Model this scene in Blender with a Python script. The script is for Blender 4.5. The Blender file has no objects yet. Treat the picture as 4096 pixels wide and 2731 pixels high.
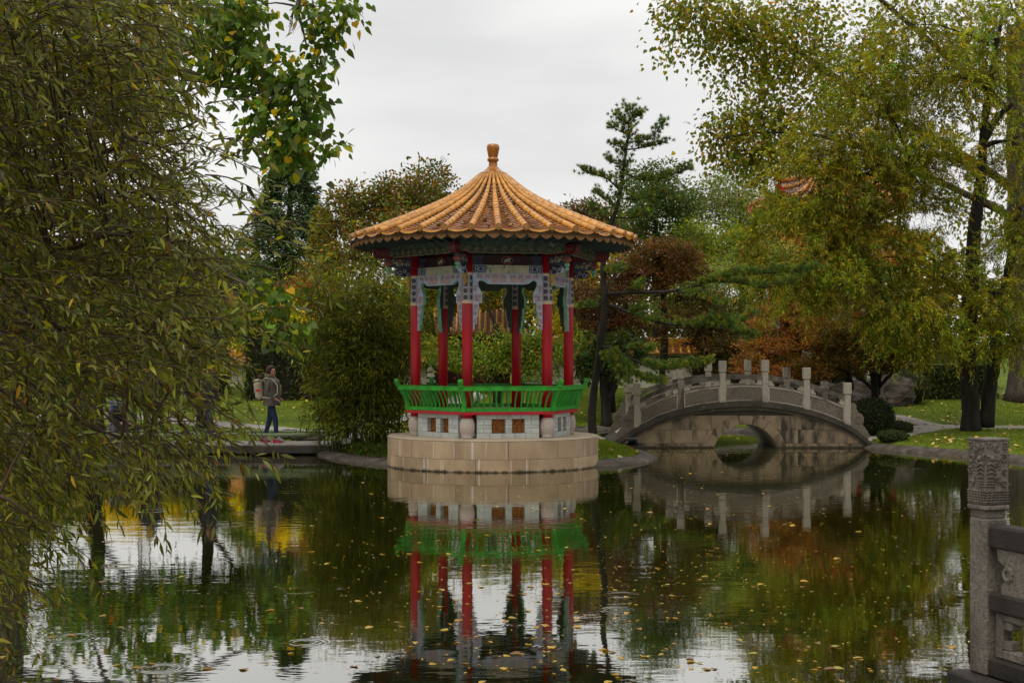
import bpy, math, random
import numpy as np
from mathutils import Vector, Matrix, noise as mnoise

R = math.radians
random.seed(7)
rng = np.random.default_rng(7)
scene = bpy.context.scene
COL = scene.collection

# ------------------------------------------------------------------ camera
FPX, CX, HZ, CAMZ = 5689.0, 2048.0, 1450.0, 2.0      # focal length and horizon in photo pixels
cam_d = bpy.data.cameras.new('camera'); cam = bpy.data.objects.new('camera', cam_d); COL.objects.link(cam)
cam.location = (0, 0, CAMZ); cam.rotation_euler = (R(90), 0, 0)
cam_d.lens = 50; cam_d.sensor_width = 36; cam_d.shift_y = 84.5/4096
cam_d.clip_start = 0.05; cam_d.clip_end = 3000
scene.camera = cam

# ------------------------------------------------------------------ sky, sun, exposure
SUN_EL, SUN_AZ = R(64), R(202)        # azimuth clockwise from +Y: behind the camera, a little to the left
w = bpy.data.worlds.new('World'); scene.world = w; w.use_nodes = True
nt = w.node_tree; nt.nodes.clear()
def N(t, kind, **kw):
    n = t.nodes.new(kind)
    for k, v in kw.items():
        if k in ('op',): n.operation = v
        elif hasattr(n, k): setattr(n, k, v)
    return n
def L(t, a, b): t.links.new(a, b)
out = N(nt, 'ShaderNodeOutputWorld'); bg = N(nt, 'ShaderNodeBackground')
sky = N(nt, 'ShaderNodeTexSky'); sky.sky_type = 'NISHITA'; sky.sun_disc = False
sky.sun_elevation = SUN_EL; sky.sun_rotation = SUN_AZ
hs = N(nt, 'ShaderNodeHueSaturation'); hs.inputs['Saturation'].default_value = 0.25
L(nt, sky.outputs[0], hs.inputs['Color'])
tc = N(nt, 'ShaderNodeTexCoord')
mp = N(nt, 'ShaderNodeMapping'); mp.inputs['Scale'].default_value = (1.0, 1.0, 3.6); mp.inputs['Location'].default_value = (.35, .2, .1)
L(nt, tc.outputs['Generated'], mp.inputs[0])
nz = N(nt, 'ShaderNodeTexNoise'); nz.inputs['Scale'].default_value = 2.3; nz.inputs['Detail'].default_value = 6; nz.inputs['Roughness'].default_value = .5
L(nt, mp.outputs[0], nz.inputs['Vector'])
cr = N(nt, 'ShaderNodeValToRGB')
cr.color_ramp.elements[0].position = .36; cr.color_ramp.elements[0].color = (7.9, 7.9, 7.85, 1)
cr.color_ramp.elements[1].position = .62; cr.color_ramp.elements[1].color = (10.7, 10.6, 10.4, 1)
L(nt, nz.outputs[0], cr.inputs[0])
mx = N(nt, 'ShaderNodeMixRGB'); mx.inputs[0].default_value = .88
L(nt, hs.outputs[0], mx.inputs[1]); L(nt, cr.outputs[0], mx.inputs[2])
L(nt, mx.outputs[0], bg.inputs['Color']); bg.inputs['Strength'].default_value = 0.1
L(nt, bg.outputs[0], out.inputs[0])

sd = bpy.data.lights.new('sun', 'SUN'); so = bpy.data.objects.new('sun', sd); COL.objects.link(so)
sd.energy = 1.5; sd.angle = R(30); sd.color = (1, .93, .84)
sdir = Vector((math.sin(SUN_AZ)*math.cos(SUN_EL), math.cos(SUN_AZ)*math.cos(SUN_EL), math.sin(SUN_EL)))
so.rotation_euler = sdir.to_track_quat('Z', 'Y').to_euler(); so.location = (0, -5, 30)

vs = scene.view_settings
scene.display_settings.display_device = 'sRGB'
vs.view_transform = 'Standard'; vs.look = 'None'; vs.exposure = 0.0; vs.gamma = 1.0; vs.use_curve_mapping = False

# ------------------------------------------------------------------ helpers
def P(px, py, Y):
    """photo pixel at depth Y -> world point"""
    return Vector(((px-CX)*Y/FPX, Y, CAMZ+(HZ-py)*Y/FPX))
def ppm(Y): return FPX/Y

class MB:
    def __init__(s): s.v = []; s.f = []; s.m = []
    def add(s, vs, fs, mat=0):
        o = len(s.v); s.v += [tuple(v) for v in vs]; s.f += [[i+o for i in f] for f in fs]; s.m += [mat]*len(fs); return s
    def box(s, c, d, mat=0, rz=0, ch=0, mtx=None):
        x, y, z = d[0]/2, d[1]/2, d[2]/2
        if ch:
            vs = []; idx = {}
            for sx in (-1, 1):
                for sy in (-1, 1):
                    for sz in (-1, 1):
                        for ax in range(3):
                            p = [sx*x, sy*y, sz*z]
                            for a in range(3):
                                if a != ax: p[a] -= ch*(1 if p[a] > 0 else -1)
                            idx[(sx, sy, sz, ax)] = len(vs); vs.append(p)
            fs = []
            for sx in (-1, 1):
                for sy in (-1, 1):
                    for sz in (-1, 1): fs.append([idx[(sx, sy, sz, a)] for a in range(3)])
            for ax in range(3):
                o = [a for a in range(3) if a != ax]
                for sg in (-1, 1):
                    q = []
                    for (p, r) in ((-1, -1), (1, -1), (1, 1), (-1, 1)):
                        k = [0, 0, 0]; k[ax] = sg; k[o[0]] = p; k[o[1]] = r; q.append(idx[(k[0], k[1], k[2], ax)])
                    fs.append(q)
                for p in (-1, 1):
                    for r in (-1, 1):
                        k0 = [0, 0, 0]; k1 = [0, 0, 0]; k0[o[0]] = k1[o[0]] = p; k0[o[1]] = k1[o[1]] = r; k0[ax] = -1; k1[ax] = 1
                        fs.append([idx[(*k0, o[0])], idx[(*k1, o[0])], idx[(*k1, o[1])], idx[(*k0, o[1])]])
        else:
            vs = [(a, b, c_) for c_ in (-z, z) for b in (-y, y) for a in (-x, x)]
            fs = [[0, 2, 3, 1], [4, 5, 7, 6], [0, 1, 5, 4], [2, 6, 7, 3], [0, 4, 6, 2], [1, 3, 7, 5]]
        if mtx is not None: vs = [tuple(mtx @ Vector(v)) for v in vs]
        else:
            cz, sz_ = math.cos(rz), math.sin(rz)
            vs = [(c[0]+v[0]*cz-v[1]*sz_, c[1]+v[0]*sz_+v[1]*cz, c[2]+v[2]) for v in vs]
        return s.add(vs, fs, mat)
    def tube(s, pts, rad, n=8, mat=0, cap=True):
        pts = [Vector(p) for p in pts]; k = len(pts)
        if not hasattr(rad, '__len__'): rad = [rad]*k
        vs = []; t0 = None; up = None
        for i, p in enumerate(pts):
            t = (pts[min(i+1, k-1)]-pts[max(i-1, 0)])
            if t.length < 1e-9: t = Vector((0, 0, 1))
            t.normalize()
            if up is None:
                up = Vector((0, 0, 1)) if abs(t.z) < .9 else Vector((0, 1, 0))
            up = up - t*up.dot(t)
            if up.length < 1e-6: up = t.orthogonal()
            up.normalize(); b = t.cross(up)
            for j in range(n):
                a = 2*math.pi*j/n; vs.append(p+(up*math.cos(a)+b*math.sin(a))*rad[i])
        fs = [[i*n+j, i*n+(j+1) % n, (i+1)*n+(j+1) % n, (i+1)*n+j] for i in range(k-1) for j in range(n)]
        if cap: fs += [list(range(n))[::-1], [(k-1)*n+j for j in range(n)]]
        return s.add(vs, fs, mat)
    def lathe(s, prof, n=16, c=(0, 0, 0), mat=0, cap=True):
        vs = [(c[0]+r*math.cos(2*math.pi*j/n), c[1]+r*math.sin(2*math.pi*j/n), c[2]+z) for r, z in prof for j in range(n)]
        k = len(prof)
        fs = [[i*n+j, i*n+(j+1) % n, (i+1)*n+(j+1) % n, (i+1)*n+j] for i in range(k-1) for j in range(n)]
        if cap: fs += [list(range(n))[::-1], [(k-1)*n+j for j in range(n)]]
        return s.add(vs, fs, mat)
    def prism(s, poly, d0, d1, f, mat=0, side=None):
        """poly in (a,b), extruded from depth d0 to d1; f(a,b,d)->xyz"""
        n = len(poly)
        vs = [f(a, b, d0) for a, b in poly]+[f(a, b, d1) for a, b in poly]
        o = len(s.f)
        s.add(vs, [list(range(n))[::-1], [n+i for i in range(n)]]+[[i, (i+1) % n, n+(i+1) % n, n+i] for i in range(n)], mat)
        if side is not None:
            for i in range(n): s.m[o+2+i] = side
        return s
    def sphere(s, c, r, n=10, m=6, mat=0, sq=(1, 1, 1)):
        vs = [(c[0], c[1], c[2]-r*sq[2])]
        for i in range(1, m):
            a = math.pi*i/m-math.pi/2
            for j in range(n):
                b = 2*math.pi*j/n; vs.append((c[0]+r*sq[0]*math.cos(a)*math.cos(b), c[1]+r*sq[1]*math.cos(a)*math.sin(b), c[2]+r*sq[2]*math.sin(a)))
        vs.append((c[0], c[1], c[2]+r*sq[2])); e = len(vs)-1
        fs = [[0, 1+(j+1) % n, 1+j] for j in range(n)]
        for i in range(m-2):
            for j in range(n): fs.append([1+i*n+j, 1+i*n+(j+1) % n, 1+(i+1)*n+(j+1) % n, 1+(i+1)*n+j])
        fs += [[e, 1+(m-2)*n+j, 1+(m-2)*n+(j+1) % n] for j in range(n)]
        return s.add(vs, fs, mat)
    def mesh(s, name, mats, smooth=False):
        me = bpy.data.meshes.new(name); me.from_pydata(s.v, [], s.f)
        if not isinstance(mats, (list, tuple)): mats = [mats]
        for m in mats: me.materials.append(m)
        me.polygons.foreach_set('material_index', s.m)
        if smooth: me.polygons.foreach_set('use_smooth', [True]*len(s.f))
        me.update(); return me
    def obj(s, name, mats, parent=None, smooth=False, loc=None, rz=0):
        return link(name, s.mesh(name, mats, smooth), parent, loc, rz)

def link(name, me, parent=None, loc=None, rz=0, mtx=None):
    o = bpy.data.objects.new(name, me); COL.objects.link(o)
    if parent is not None: o.parent = parent
    if mtx is not None: o.matrix_local = mtx
    else:
        if loc is not None: o.location = loc
        if rz: o.rotation_euler = (0, 0, rz)
    return o
def tag(o, label=None, cat=None, group=None, kind=None):
    if label: o['label'] = label
    if cat: o['category'] = cat
    if group: o['group'] = group
    if kind: o['kind'] = kind
    return o
def thing(name, label, cat, loc=(0, 0, 0), rz=0, group=None):
    o = bpy.data.objects.new(name, None); COL.objects.link(o); o.empty_display_size = .2
    o.location = loc; o.rotation_euler = (0, 0, rz)
    return tag(o, label, cat, group)
def copy_tree(o, parent=None):
    c = o.copy(); COL.objects.link(c); c.parent = parent
    for ch in list(o.children): copy_tree(ch, c)
    return c

# ------------------------------------------------------------------ materials
MATS = {}
def M(name, c1, c2=None, scale=6, rough=.6, bump=0, bscale=30, stretch=(1, 1, 1), spec=.4, c3=None, s3=2.0, st3=(1, 1, 1), t3=(.5, .65), var=.0, coat=0, detail=5, algae=0):
    m = bpy.data.materials.new(name); m.use_nodes = True; t = m.node_tree; MATS[name] = m
    b = t.nodes['Principled BSDF']; b.inputs['Roughness'].default_value = rough
    b.inputs['Specular IOR Level'].default_value = spec
    if coat: b.inputs['Coat Weight'].default_value = coat; b.inputs['Coat Roughness'].default_value = .12
    tc = N(t, 'ShaderNodeTexCoord'); oi = N(t, 'ShaderNodeObjectInfo')
    ad = N(t, 'ShaderNodeVectorMath', op='MULTIPLY_ADD'); ad.inputs[1].default_value = (1, 1, 1)
    mul = N(t, 'ShaderNodeMath', op='MULTIPLY'); mul.inputs[1].default_value = 37.0
    L(t, oi.outputs['Random'], mul.inputs[0]); L(t, tc.outputs['Object'], ad.inputs[0]); L(t, mul.outputs[0], ad.inputs[2])
    def noi(sc, st, det=5):
        mp = N(t, 'ShaderNodeMapping'); mp.inputs['Scale'].default_value = st; L(t, ad.outputs[0], mp.inputs[0])
        n = N(t, 'ShaderNodeTexNoise'); n.inputs['Scale'].default_value = sc; n.inputs['Detail'].default_value = det; L(t, mp.outputs[0], n.inputs['Vector']); return n
    c2 = c2 or tuple(x*.75 for x in c1)
    n1 = noi(scale, stretch, detail); rp = N(t, 'ShaderNodeValToRGB')
    rp.color_ramp.elements[0].position = .36; rp.color_ramp.elements[1].position = .66
    rp.color_ramp.elements[0].color = (*c1, 1); rp.color_ramp.elements[1].color = (*c2, 1)
    L(t, n1.outputs[0], rp.inputs[0]); colr = rp.outputs[0]
    if c3:
        n3 = noi(s3, st3); r3 = N(t, 'ShaderNodeMapRange'); r3.inputs[1].default_value = t3[0]; r3.inputs[2].default_value = t3[1]
        L(t, n3.outputs[0], r3.inputs[0]); mx = N(t, 'ShaderNodeMixRGB'); mx.inputs[2].default_value = (*c3, 1)
        L(t, r3.outputs[0], mx.inputs[0]); L(t, colr, mx.inputs[1]); colr = mx.outputs[0]
    if var:
        h = N(t, 'ShaderNodeHueSaturation'); mr = N(t, 'ShaderNodeMapRange'); mr.inputs[3].default_value = 1-var; mr.inputs[4].default_value = 1+var
        L(t, oi.outputs['Random'], mr.inputs[0]); L(t, mr.outputs[0], h.inputs['Value']); L(t, colr, h.inputs['Color']); colr = h.outputs[0]
    if algae:      # dark tide mark just above the water line
        sx = N(t, 'ShaderNodeSeparateXYZ'); L(t, tc.outputs['Object'], sx.inputs[0]); na = noi(9, (1, 1, .2))
        z_ = N(t, 'ShaderNodeMath', op='MULTIPLY_ADD'); z_.inputs[1].default_value = -.10; L(t, na.outputs[0], z_.inputs[0]); L(t, sx.outputs[2], z_.inputs[2])
        ra = N(t, 'ShaderNodeMapRange'); ra.inputs[1].default_value = algae-.06; ra.inputs[2].default_value = algae-.10; L(t, z_.outputs[0], ra.inputs[0])
        ma = N(t, 'ShaderNodeMixRGB'); ma.inputs[2].default_value = (.03, .024, .012, 1); L(t, ra.outputs[0], ma.inputs[0]); L(t, colr, ma.inputs[1]); colr = ma.outputs[0]
    L(t, colr, b.inputs['Base Color'])
    if bump:
        n2 = noi(bscale, (1, 1, 1)); bp = N(t, 'ShaderNodeBump'); bp.inputs['Strength'].default_value = bump; bp.inputs['Distance'].default_value = .02
        L(t, n2.outputs[0], bp.inputs['Height']); L(t, bp.outputs[0], b.inputs['Normal'])
    return m

plinth_m = M('plinth_sandstone', (.44, .32, .195), (.29, .20, .115), 2.2, .75, .25, 60, (1, 1, .6), c3=(.56, .52, .46), s3=5, st3=(4.2, 4.2, .10), t3=(.61, .70), var=.15, algae=.055)
joint_m = M('mortar_joint', (.10, .085, .06), rough=.9)
slab_m = M('plinth_top_stone', (.46, .38, .27), (.36, .29, .2), 4, .6, .2, 50)
brick_m = M('grey_brick', (.50, .53, .50), (.40, .43, .41), 5, .75, .25, 70, var=.07, c3=(.30, .32, .30), s3=3, t3=(.58, .75))
mortar_m = M('grey_mortar', (.16, .17, .16), rough=.9)
carved_m = M('carved_orange_wood', (.46, .17, .025), (.20, .06, .01), 22, .5, 1.0, 26)
granite_m = M('drum_granite', (.52, .44, .38), (.34, .28, .25), 55, .75, .6, 90)
red_m = M('red_lacquer', (.46, .003, .015), (.34, .003, .011), 4, .42, .12, 40, (1, 1, .25), spec=.45, c3=(.22, .012, .012), s3=7, st3=(1, 1, .3), t3=(.62, .75))
dred_m = M('dark_red_paint', (.10, .006, .010), (.065, .005, .008), 5, .5)
green_m = M('bright_green_paint', (.026, .32, .016), (.015, .20, .010), 6, .5, .25, 30, spec=.4, c3=(.05, .13, .03), s3=11, t3=(.62, .74))
band_m = M('cream_band', (.62, .45, .29), (.55, .38, .24), 8, .55)
blue_m = M('pale_blue_carving', (.40, .46, .58), (.28, .34, .44), 10, .6, .3, 60)
pink_m = M('pale_pink_inlay', (.50, .32, .29), (.40, .26, .25), 14, .6, .3, 60)
mint_m = M('mint_paint', (.20, .40, .27), (.15, .32, .21), 8, .6, .1, 40)
frieze_m = M('sage_green_board', (.05, .085, .058), (.024, .045, .032), 9, .65, .6, 40, c3=(.20, .185, .12), s3=14, t3=(.58, .68))
gold_m = M('dull_gold_carving', (.50, .30, .03), (.33, .17, .015), 12, .35, .4, 50, spec=.6)
scroll_m = M('tan_scroll', (.20, .16, .085), (.13, .10, .05), 14, .6)
plum_m = M('dark_plum_board', (.045, .014, .022), (.025, .01, .014), 8, .6)
navy_m = M('navy_paint', (.02, .03, .07), (.055, .07, .09), 15, .6, .3, 50, c3=(.02, .02, .05), s3=7)
flower_m = M('rose_carving', (.28, .085, .07), (.16, .045, .04), 30, .6, .5, 60)
cream_m = M('painted_cream_panel', (.42, .39, .27), (.30, .30, .20), 9, .6, c3=(.10, .13, .07), s3=22, st3=(1, 1, .7), t3=(.60, .66))
teal_m = M('teal_rafter', (.028, .045, .035), (.018, .03, .023), 8, .6)
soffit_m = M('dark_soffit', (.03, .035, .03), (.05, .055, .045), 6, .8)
tile_m = M('amber_glazed_tile', (.66, .30, .035), (.46, .18, .018), 9, .26, .12, 50, spec=.5, var=.2, coat=.3, c3=(.64, .36, .10), s3=5, t3=(.60, .78))
pan_m = M('amber_pan_tile', (.38, .13, .012), (.15, .05, .008), 8, .3, .1, 40, spec=.5, var=.28, coat=.25, c3=(.07, .04, .02), s3=5, t3=(.58, .68))
drip_m = M('brown_drip_tile', (.36, .17, .05), (.20, .09, .025), 40, .42, .8, 45, var=.12, coat=.2)
finial_m = M('glazed_finial', (.40, .15, .02), (.33, .11, .014), 12, .25, .1, 40, coat=.5)
bstone_m = M('bridge_sandstone', (.215, .16, .095), (.15, .11, .066), 2.5, .85, .3, 60, c3=(.03, .024, .016), s3=2.2, st3=(1.8, 1.8, .55), t3=(.48, .64), var=.09, algae=.07)
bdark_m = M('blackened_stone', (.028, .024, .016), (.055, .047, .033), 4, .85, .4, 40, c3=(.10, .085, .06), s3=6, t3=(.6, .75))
bpost_m = M('bridge_granite', (.37, .325, .26), (.26, .225, .175), 30, .8, .3, 80, c3=(.07, .055, .036), s3=2.6, st3=(1, 1, .4), t3=(.52, .70), var=.06)
brail_m = M('weathered_rail', (.06, .052, .038), (.15, .13, .10), 5, .8, .3, 60, c3=(.045, .038, .026), s3=4, t3=(.48, .62))
bpanel_m = M('carved_grey_panel', (.165, .135, .098), (.09, .073, .052), 40, .85, 1.0, 36, c3=(.05, .042, .03), s3=2.5, t3=(.55, .75))
fg_m = M('foreground_granite', (.21, .185, .152), (.125, .107, .086), 45, .8, .5, 90, c3=(.075, .06, .05), s3=5, st3=(1, 1, .5), t3=(.5, .72))
fgd_m = M('wet_dark_stone', (.018, .014, .010), (.034, .028, .022), 6, .75, .3, 60, c3=(.10, .085, .07), s3=4, t3=(.62, .8))
bark_m = M('dark_bark', (.010, .0075, .005), (.028, .021, .014), 9, .9, 1.0, 22, (1, 1, .25))
gbark_m = M('grey_bark', (.10, .08, .062), (.035, .027, .02), 7, .9, 1.0, 12, (2, 2, .25))
twig_m = M('brown_twig', (.045, .026, .013), (.08, .05, .024), 9, .8)
soil_m = M('pond_edge_stone', (.105, .085, .068), (.05, .040, .030), 5, .7, .8, 20, c3=(.17, .155, .135), s3=3, t3=(.55, .7))
pebble_m = M('pebble_paving', (.44, .40, .36), (.17, .15, .13), 26, .75, .9, 30, detail=2)
conc_m = M('deck_concrete', (.075, .062, .05), (.04, .034, .026), 4, .8, .3, 40)
bamboo_m = M('pale_green_bamboo', (.22, .29, .13), (.16, .22, .09), 4, .45, spec=.5)
rock_m = M('limestone_rock', (.10, .08, .06), (.025, .02, .015), 4, .85, .9, 14, (1, 1, 2.5))
wall_m = M('cream_plaster', (.60, .58, .46), (.50, .48, .38), 2, .8, .1, 30)
black_m = M('black_metal', (.012, .012, .013), (.02, .02, .02), 8, .4)
lens_m = M('pale_lamp_glass', (.55, .52, .45), (.5, .47, .4), 8, .3)
white_m = M('white_lamp', (.72, .71, .68), (.65, .64, .6), 8, .4)
jacket_m = M('taupe_jacket', (.125, .105, .090), (.09, .075, .065), 10, .55, .2, 50)
jean_m = M('blue_jeans', (.022, .04, .10), (.015, .028, .07), 20, .8)
skin_m = M('skin', (.48, .23, .16), (.43, .2, .14), 8, .5)
hair_m = M('dark_hair', (.035, .016, .010), (.05, .022, .012), 20, .5)
shoeg_m = M('grey_shoe', (.35, .31, .27), (.3, .26, .22), 10, .6)
shoep_m = M('pink_shoe', (.75, .02, .09), (.65, .02, .07), 10, .5)
canvas_m = M('cream_canvas', (.52, .45, .33), (.44, .37, .27), 12, .85)
redlabel_m = M('red_label', (.62, .03, .015), (.55, .02, .01), 10, .6)
leather_m = M('brown_leather', (.17, .05, .025), (.12, .04, .02), 10, .5)
dcloth_m = M('dark_cloth', (.02, .02, .026), (.035, .033, .04), 10, .8)
gcloth_m = M('grey_cloth', (.20, .20, .235), (.15, .15, .18), 10, .8)
bluet_m = M('blue_trim', (.02, .10, .45), (.015, .08, .38), 10, .6)
steel_m = M('crane_steel', (.22, .21, .20), (.3, .29, .28), 3, .5)

def leaf_material(name, trans=.45, rough=.45, spec=.3):
    m = bpy.data.materials.new(name); m.use_nodes = True; t = m.node_tree
    b = t.nodes['Principled BSDF']; o = t.nodes['Material Output']
    at = N(t, 'ShaderNodeAttribute'); at.attribute_name = 'col'
    L(t, at.outputs['Color'], b.inputs['Base Color']); b.inputs['Roughness'].default_value = rough; b.inputs['Specular IOR Level'].default_value = spec
    tr = N(t, 'ShaderNodeBsdfTranslucent'); g = N(t, 'ShaderNodeMixRGB'); g.blend_type = 'MULTIPLY'; g.inputs[0].default_value = 1
    g.inputs[2].default_value = (1.5, 1.45, .7, 1); L(t, at.outputs['Color'], g.inputs[1]); L(t, g.outputs[0], tr.inputs['Color'])
    mx = N(t, 'ShaderNodeMixShader'); mx.inputs[0].default_value = trans
    L(t, b.outputs[0], mx.inputs[1]); L(t, tr.outputs[0], mx.inputs[2]); L(t, mx.outputs[0], o.inputs['Surface'])
    return m
leaf_m = leaf_material('leaf'); needle_m = leaf_material('needle', .1, .6, .25); fallen_m = leaf_material('fallen_leaf', .1, .5, .4)

# patterned sleeve on the columns (uses UV)
def sleeve_material():
    m = bpy.data.materials.new('ring_pattern'); m.use_nodes = True; t = m.node_tree; b = t.nodes['Principled BSDF']; b.inputs['Roughness'].default_value = .5
    uv = N(t, 'ShaderNodeUVMap'); uv.uv_map = 'UVMap'
    def ring(off):
        a = N(t, 'ShaderNodeVectorMath', op='ADD'); a.inputs[1].default_value = (off, off, 0); L(t, uv.outputs[0], a.inputs[0])
        fr = N(t, 'ShaderNodeVectorMath', op='FRACTION'); L(t, a.outputs[0], fr.inputs[0])
        su = N(t, 'ShaderNodeVectorMath', op='SUBTRACT'); su.inputs[1].default_value = (.5, .5, 0); L(t, fr.outputs[0], su.inputs[0])
        le = N(t, 'ShaderNodeVectorMath', op='LENGTH'); L(t, su.outputs[0], le.inputs[0])
        d = N(t, 'ShaderNodeMath', op='SUBTRACT'); d.inputs[1].default_value = .43; L(t, le.outputs['Value'], d.inputs[0])
        ab = N(t, 'ShaderNodeMath', op='ABSOLUTE'); L(t, d.outputs[0], ab.inputs[0])
        lt = N(t, 'ShaderNodeMath', op='LESS_THAN'); lt.inputs[1].default_value = .062; L(t, ab.outputs[0], lt.inputs[0])
        return lt, le
    r1, l1 = ring(0.0)
    dm = N(t, 'ShaderNodeMath', op='GREATER_THAN'); dm.inputs[1].default_value = .53; L(t, l1.outputs['Value'], dm.inputs[0])
    sm = N(t, 'ShaderNodeMath', op='LESS_THAN'); sm.inputs[1].default_value = .05; L(t, l1.outputs['Value'], sm.inputs[0])
    m0 = N(t, 'ShaderNodeMixRGB'); m0.inputs[1].default_value = (.045, .018, .028, 1); m0.inputs[2].default_value = (.34, .27, .17, 1); L(t, dm.outputs[0], m0.inputs[0])
    m1 = N(t, 'ShaderNodeMixRGB'); m1.inputs[2].default_value = (.30, .34, .42, 1); L(t, r1.outputs[0], m1.inputs[0]); L(t, m0.outputs[0], m1.inputs[1])
    m2 = N(t, 'ShaderNodeMixRGB'); m2.inputs[2].default_value = (.25, .28, .34, 1); L(t, sm.outputs[0], m2.inputs[0]); L(t, m1.outputs[0], m2.inputs[1])
    L(t, m2.outputs[0], b.inputs['Base Color']); return m
sleeve_m = sleeve_material()

def water_material():
    m = bpy.data.materials.new('pond_water'); m.use_nodes = True; t = m.node_tree; t.nodes.clear()
    o = N(t, 'ShaderNodeOutputMaterial'); gl = N(t, 'ShaderNodeBsdfGlossy'); df = N(t, 'ShaderNodeBsdfDiffuse'); mx = N(t, 'ShaderNodeMixShader')
    gl.inputs['Roughness'].default_value = .02; gl.inputs['Color'].default_value = (.93, .92, .89, 1)
    df.inputs['Color'].default_value = (.015, .018, .0018, 1)
    lw = N(t, 'ShaderNodeLayerWeight'); lw.inputs[0].default_value = .5
    mr = N(t, 'ShaderNodeMapRange'); mr.inputs[1].default_value = .1; mr.inputs[2].default_value = .95; mr.inputs[3].default_value = .26; mr.inputs[4].default_value = .78
    L(t, lw.outputs['Facing'], mr.inputs[0]); L(t, mr.outputs[0], mx.inputs[0]); L(t, df.outputs[0], mx.inputs[1]); L(t, gl.outputs[0], mx.inputs[2]); L(t, mx.outputs[0], o.inputs['Surface'])
    tc = N(t, 'ShaderNodeTexCoord')
    def math_(op, a, b=None, v=None):
        n = N(t, 'ShaderNodeMath', op=op)
        L(t, a, n.inputs[0])
        if b is not None: L(t, b, n.inputs[1])
        if v is not None: n.inputs[1].default_value = v
        return n.outputs[0]
    def noi(sc, st, det):
        mp = N(t, 'ShaderNodeMapping'); mp.inputs['Scale'].default_value = st; L(t, tc.outputs['Object'], mp.inputs[0])
        n = N(t, 'ShaderNodeTexNoise'); n.inputs['Scale'].default_value = sc; n.inputs['Detail'].default_value = det; L(t, mp.outputs[0], n.inputs['Vector']); return n.outputs[0]
    big = noi(.22, (1, 1, 1), 2)                     # breeze patches
    patch = N(t, 'ShaderNodeMapRange'); patch.inputs[1].default_value = .42; patch.inputs[2].default_value = .68; patch.inputs[3].default_value = .35; patch.inputs[4].default_value = 1.5
    L(t, big, patch.inputs[0])
    h = math_('MULTIPLY', math_('SUBTRACT', noi(2.2, (1, 1.5, 1), 3), v=.5), patch.outputs[0]); h = math_('MULTIPLY', h, v=.0024)
    h2 = math_('MULTIPLY', math_('SUBTRACT', noi(8.0, (.7, 1.6, 1), 2), v=.5), patch.outputs[0]); h2 = math_('MULTIPLY', h2, v=.0006)
    tot = math_('ADD', h, h2)
    for sc, lam, amp, seed in ((.62, .034, .00020, 0.0), (.45, .045, .00024, 13.7)):   # rain-drop rings
        mp = N(t, 'ShaderNodeMapping'); mp.inputs['Location'].default_value = (seed, seed*.7, 0); L(t, tc.outputs['Object'], mp.inputs[0])
        v = N(t, 'ShaderNodeTexVoronoi'); v.voronoi_dimensions = '2D'; v.inputs['Scale'].default_value = sc; L(t, mp.outputs[0], v.inputs['Vector'])
        d = math_('DIVIDE', v.outputs['Distance'], v=sc)
        sep = N(t, 'ShaderNodeSeparateColor'); L(t, v.outputs['Color'], sep.inputs[0])
        r0 = N(t, 'ShaderNodeMapRange'); r0.inputs[3].default_value = .03; r0.inputs[4].default_value = .19; L(t, sep.outputs[0], r0.inputs[0])
        e = math_('DIVIDE', math_('SUBTRACT', d, r0.outputs[0]), v=.045); e = math_('MULTIPLY', math_('MULTIPLY', e, e), v=-1.0)
        e = math_('EXPONENT', e)
        sn = math_('SINE', math_('MULTIPLY', d, v=2*math.pi/lam))
        mk = math_('GREATER_THAN', sep.outputs[1], v=.45)
        ringh = math_('MULTIPLY', math_('MULTIPLY', math_('MULTIPLY', e, sn), mk), v=amp)
        tot = math_('ADD', tot, ringh)
    bp = N(t, 'ShaderNodeBump'); bp.inputs['Strength'].default_value = 1; bp.inputs['Distance'].default_value = 1.0
    L(t, tot, bp.inputs['Height']); L(t, bp.outputs[0], gl.inputs['Normal'])
    return m
water_m = water_material()

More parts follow.
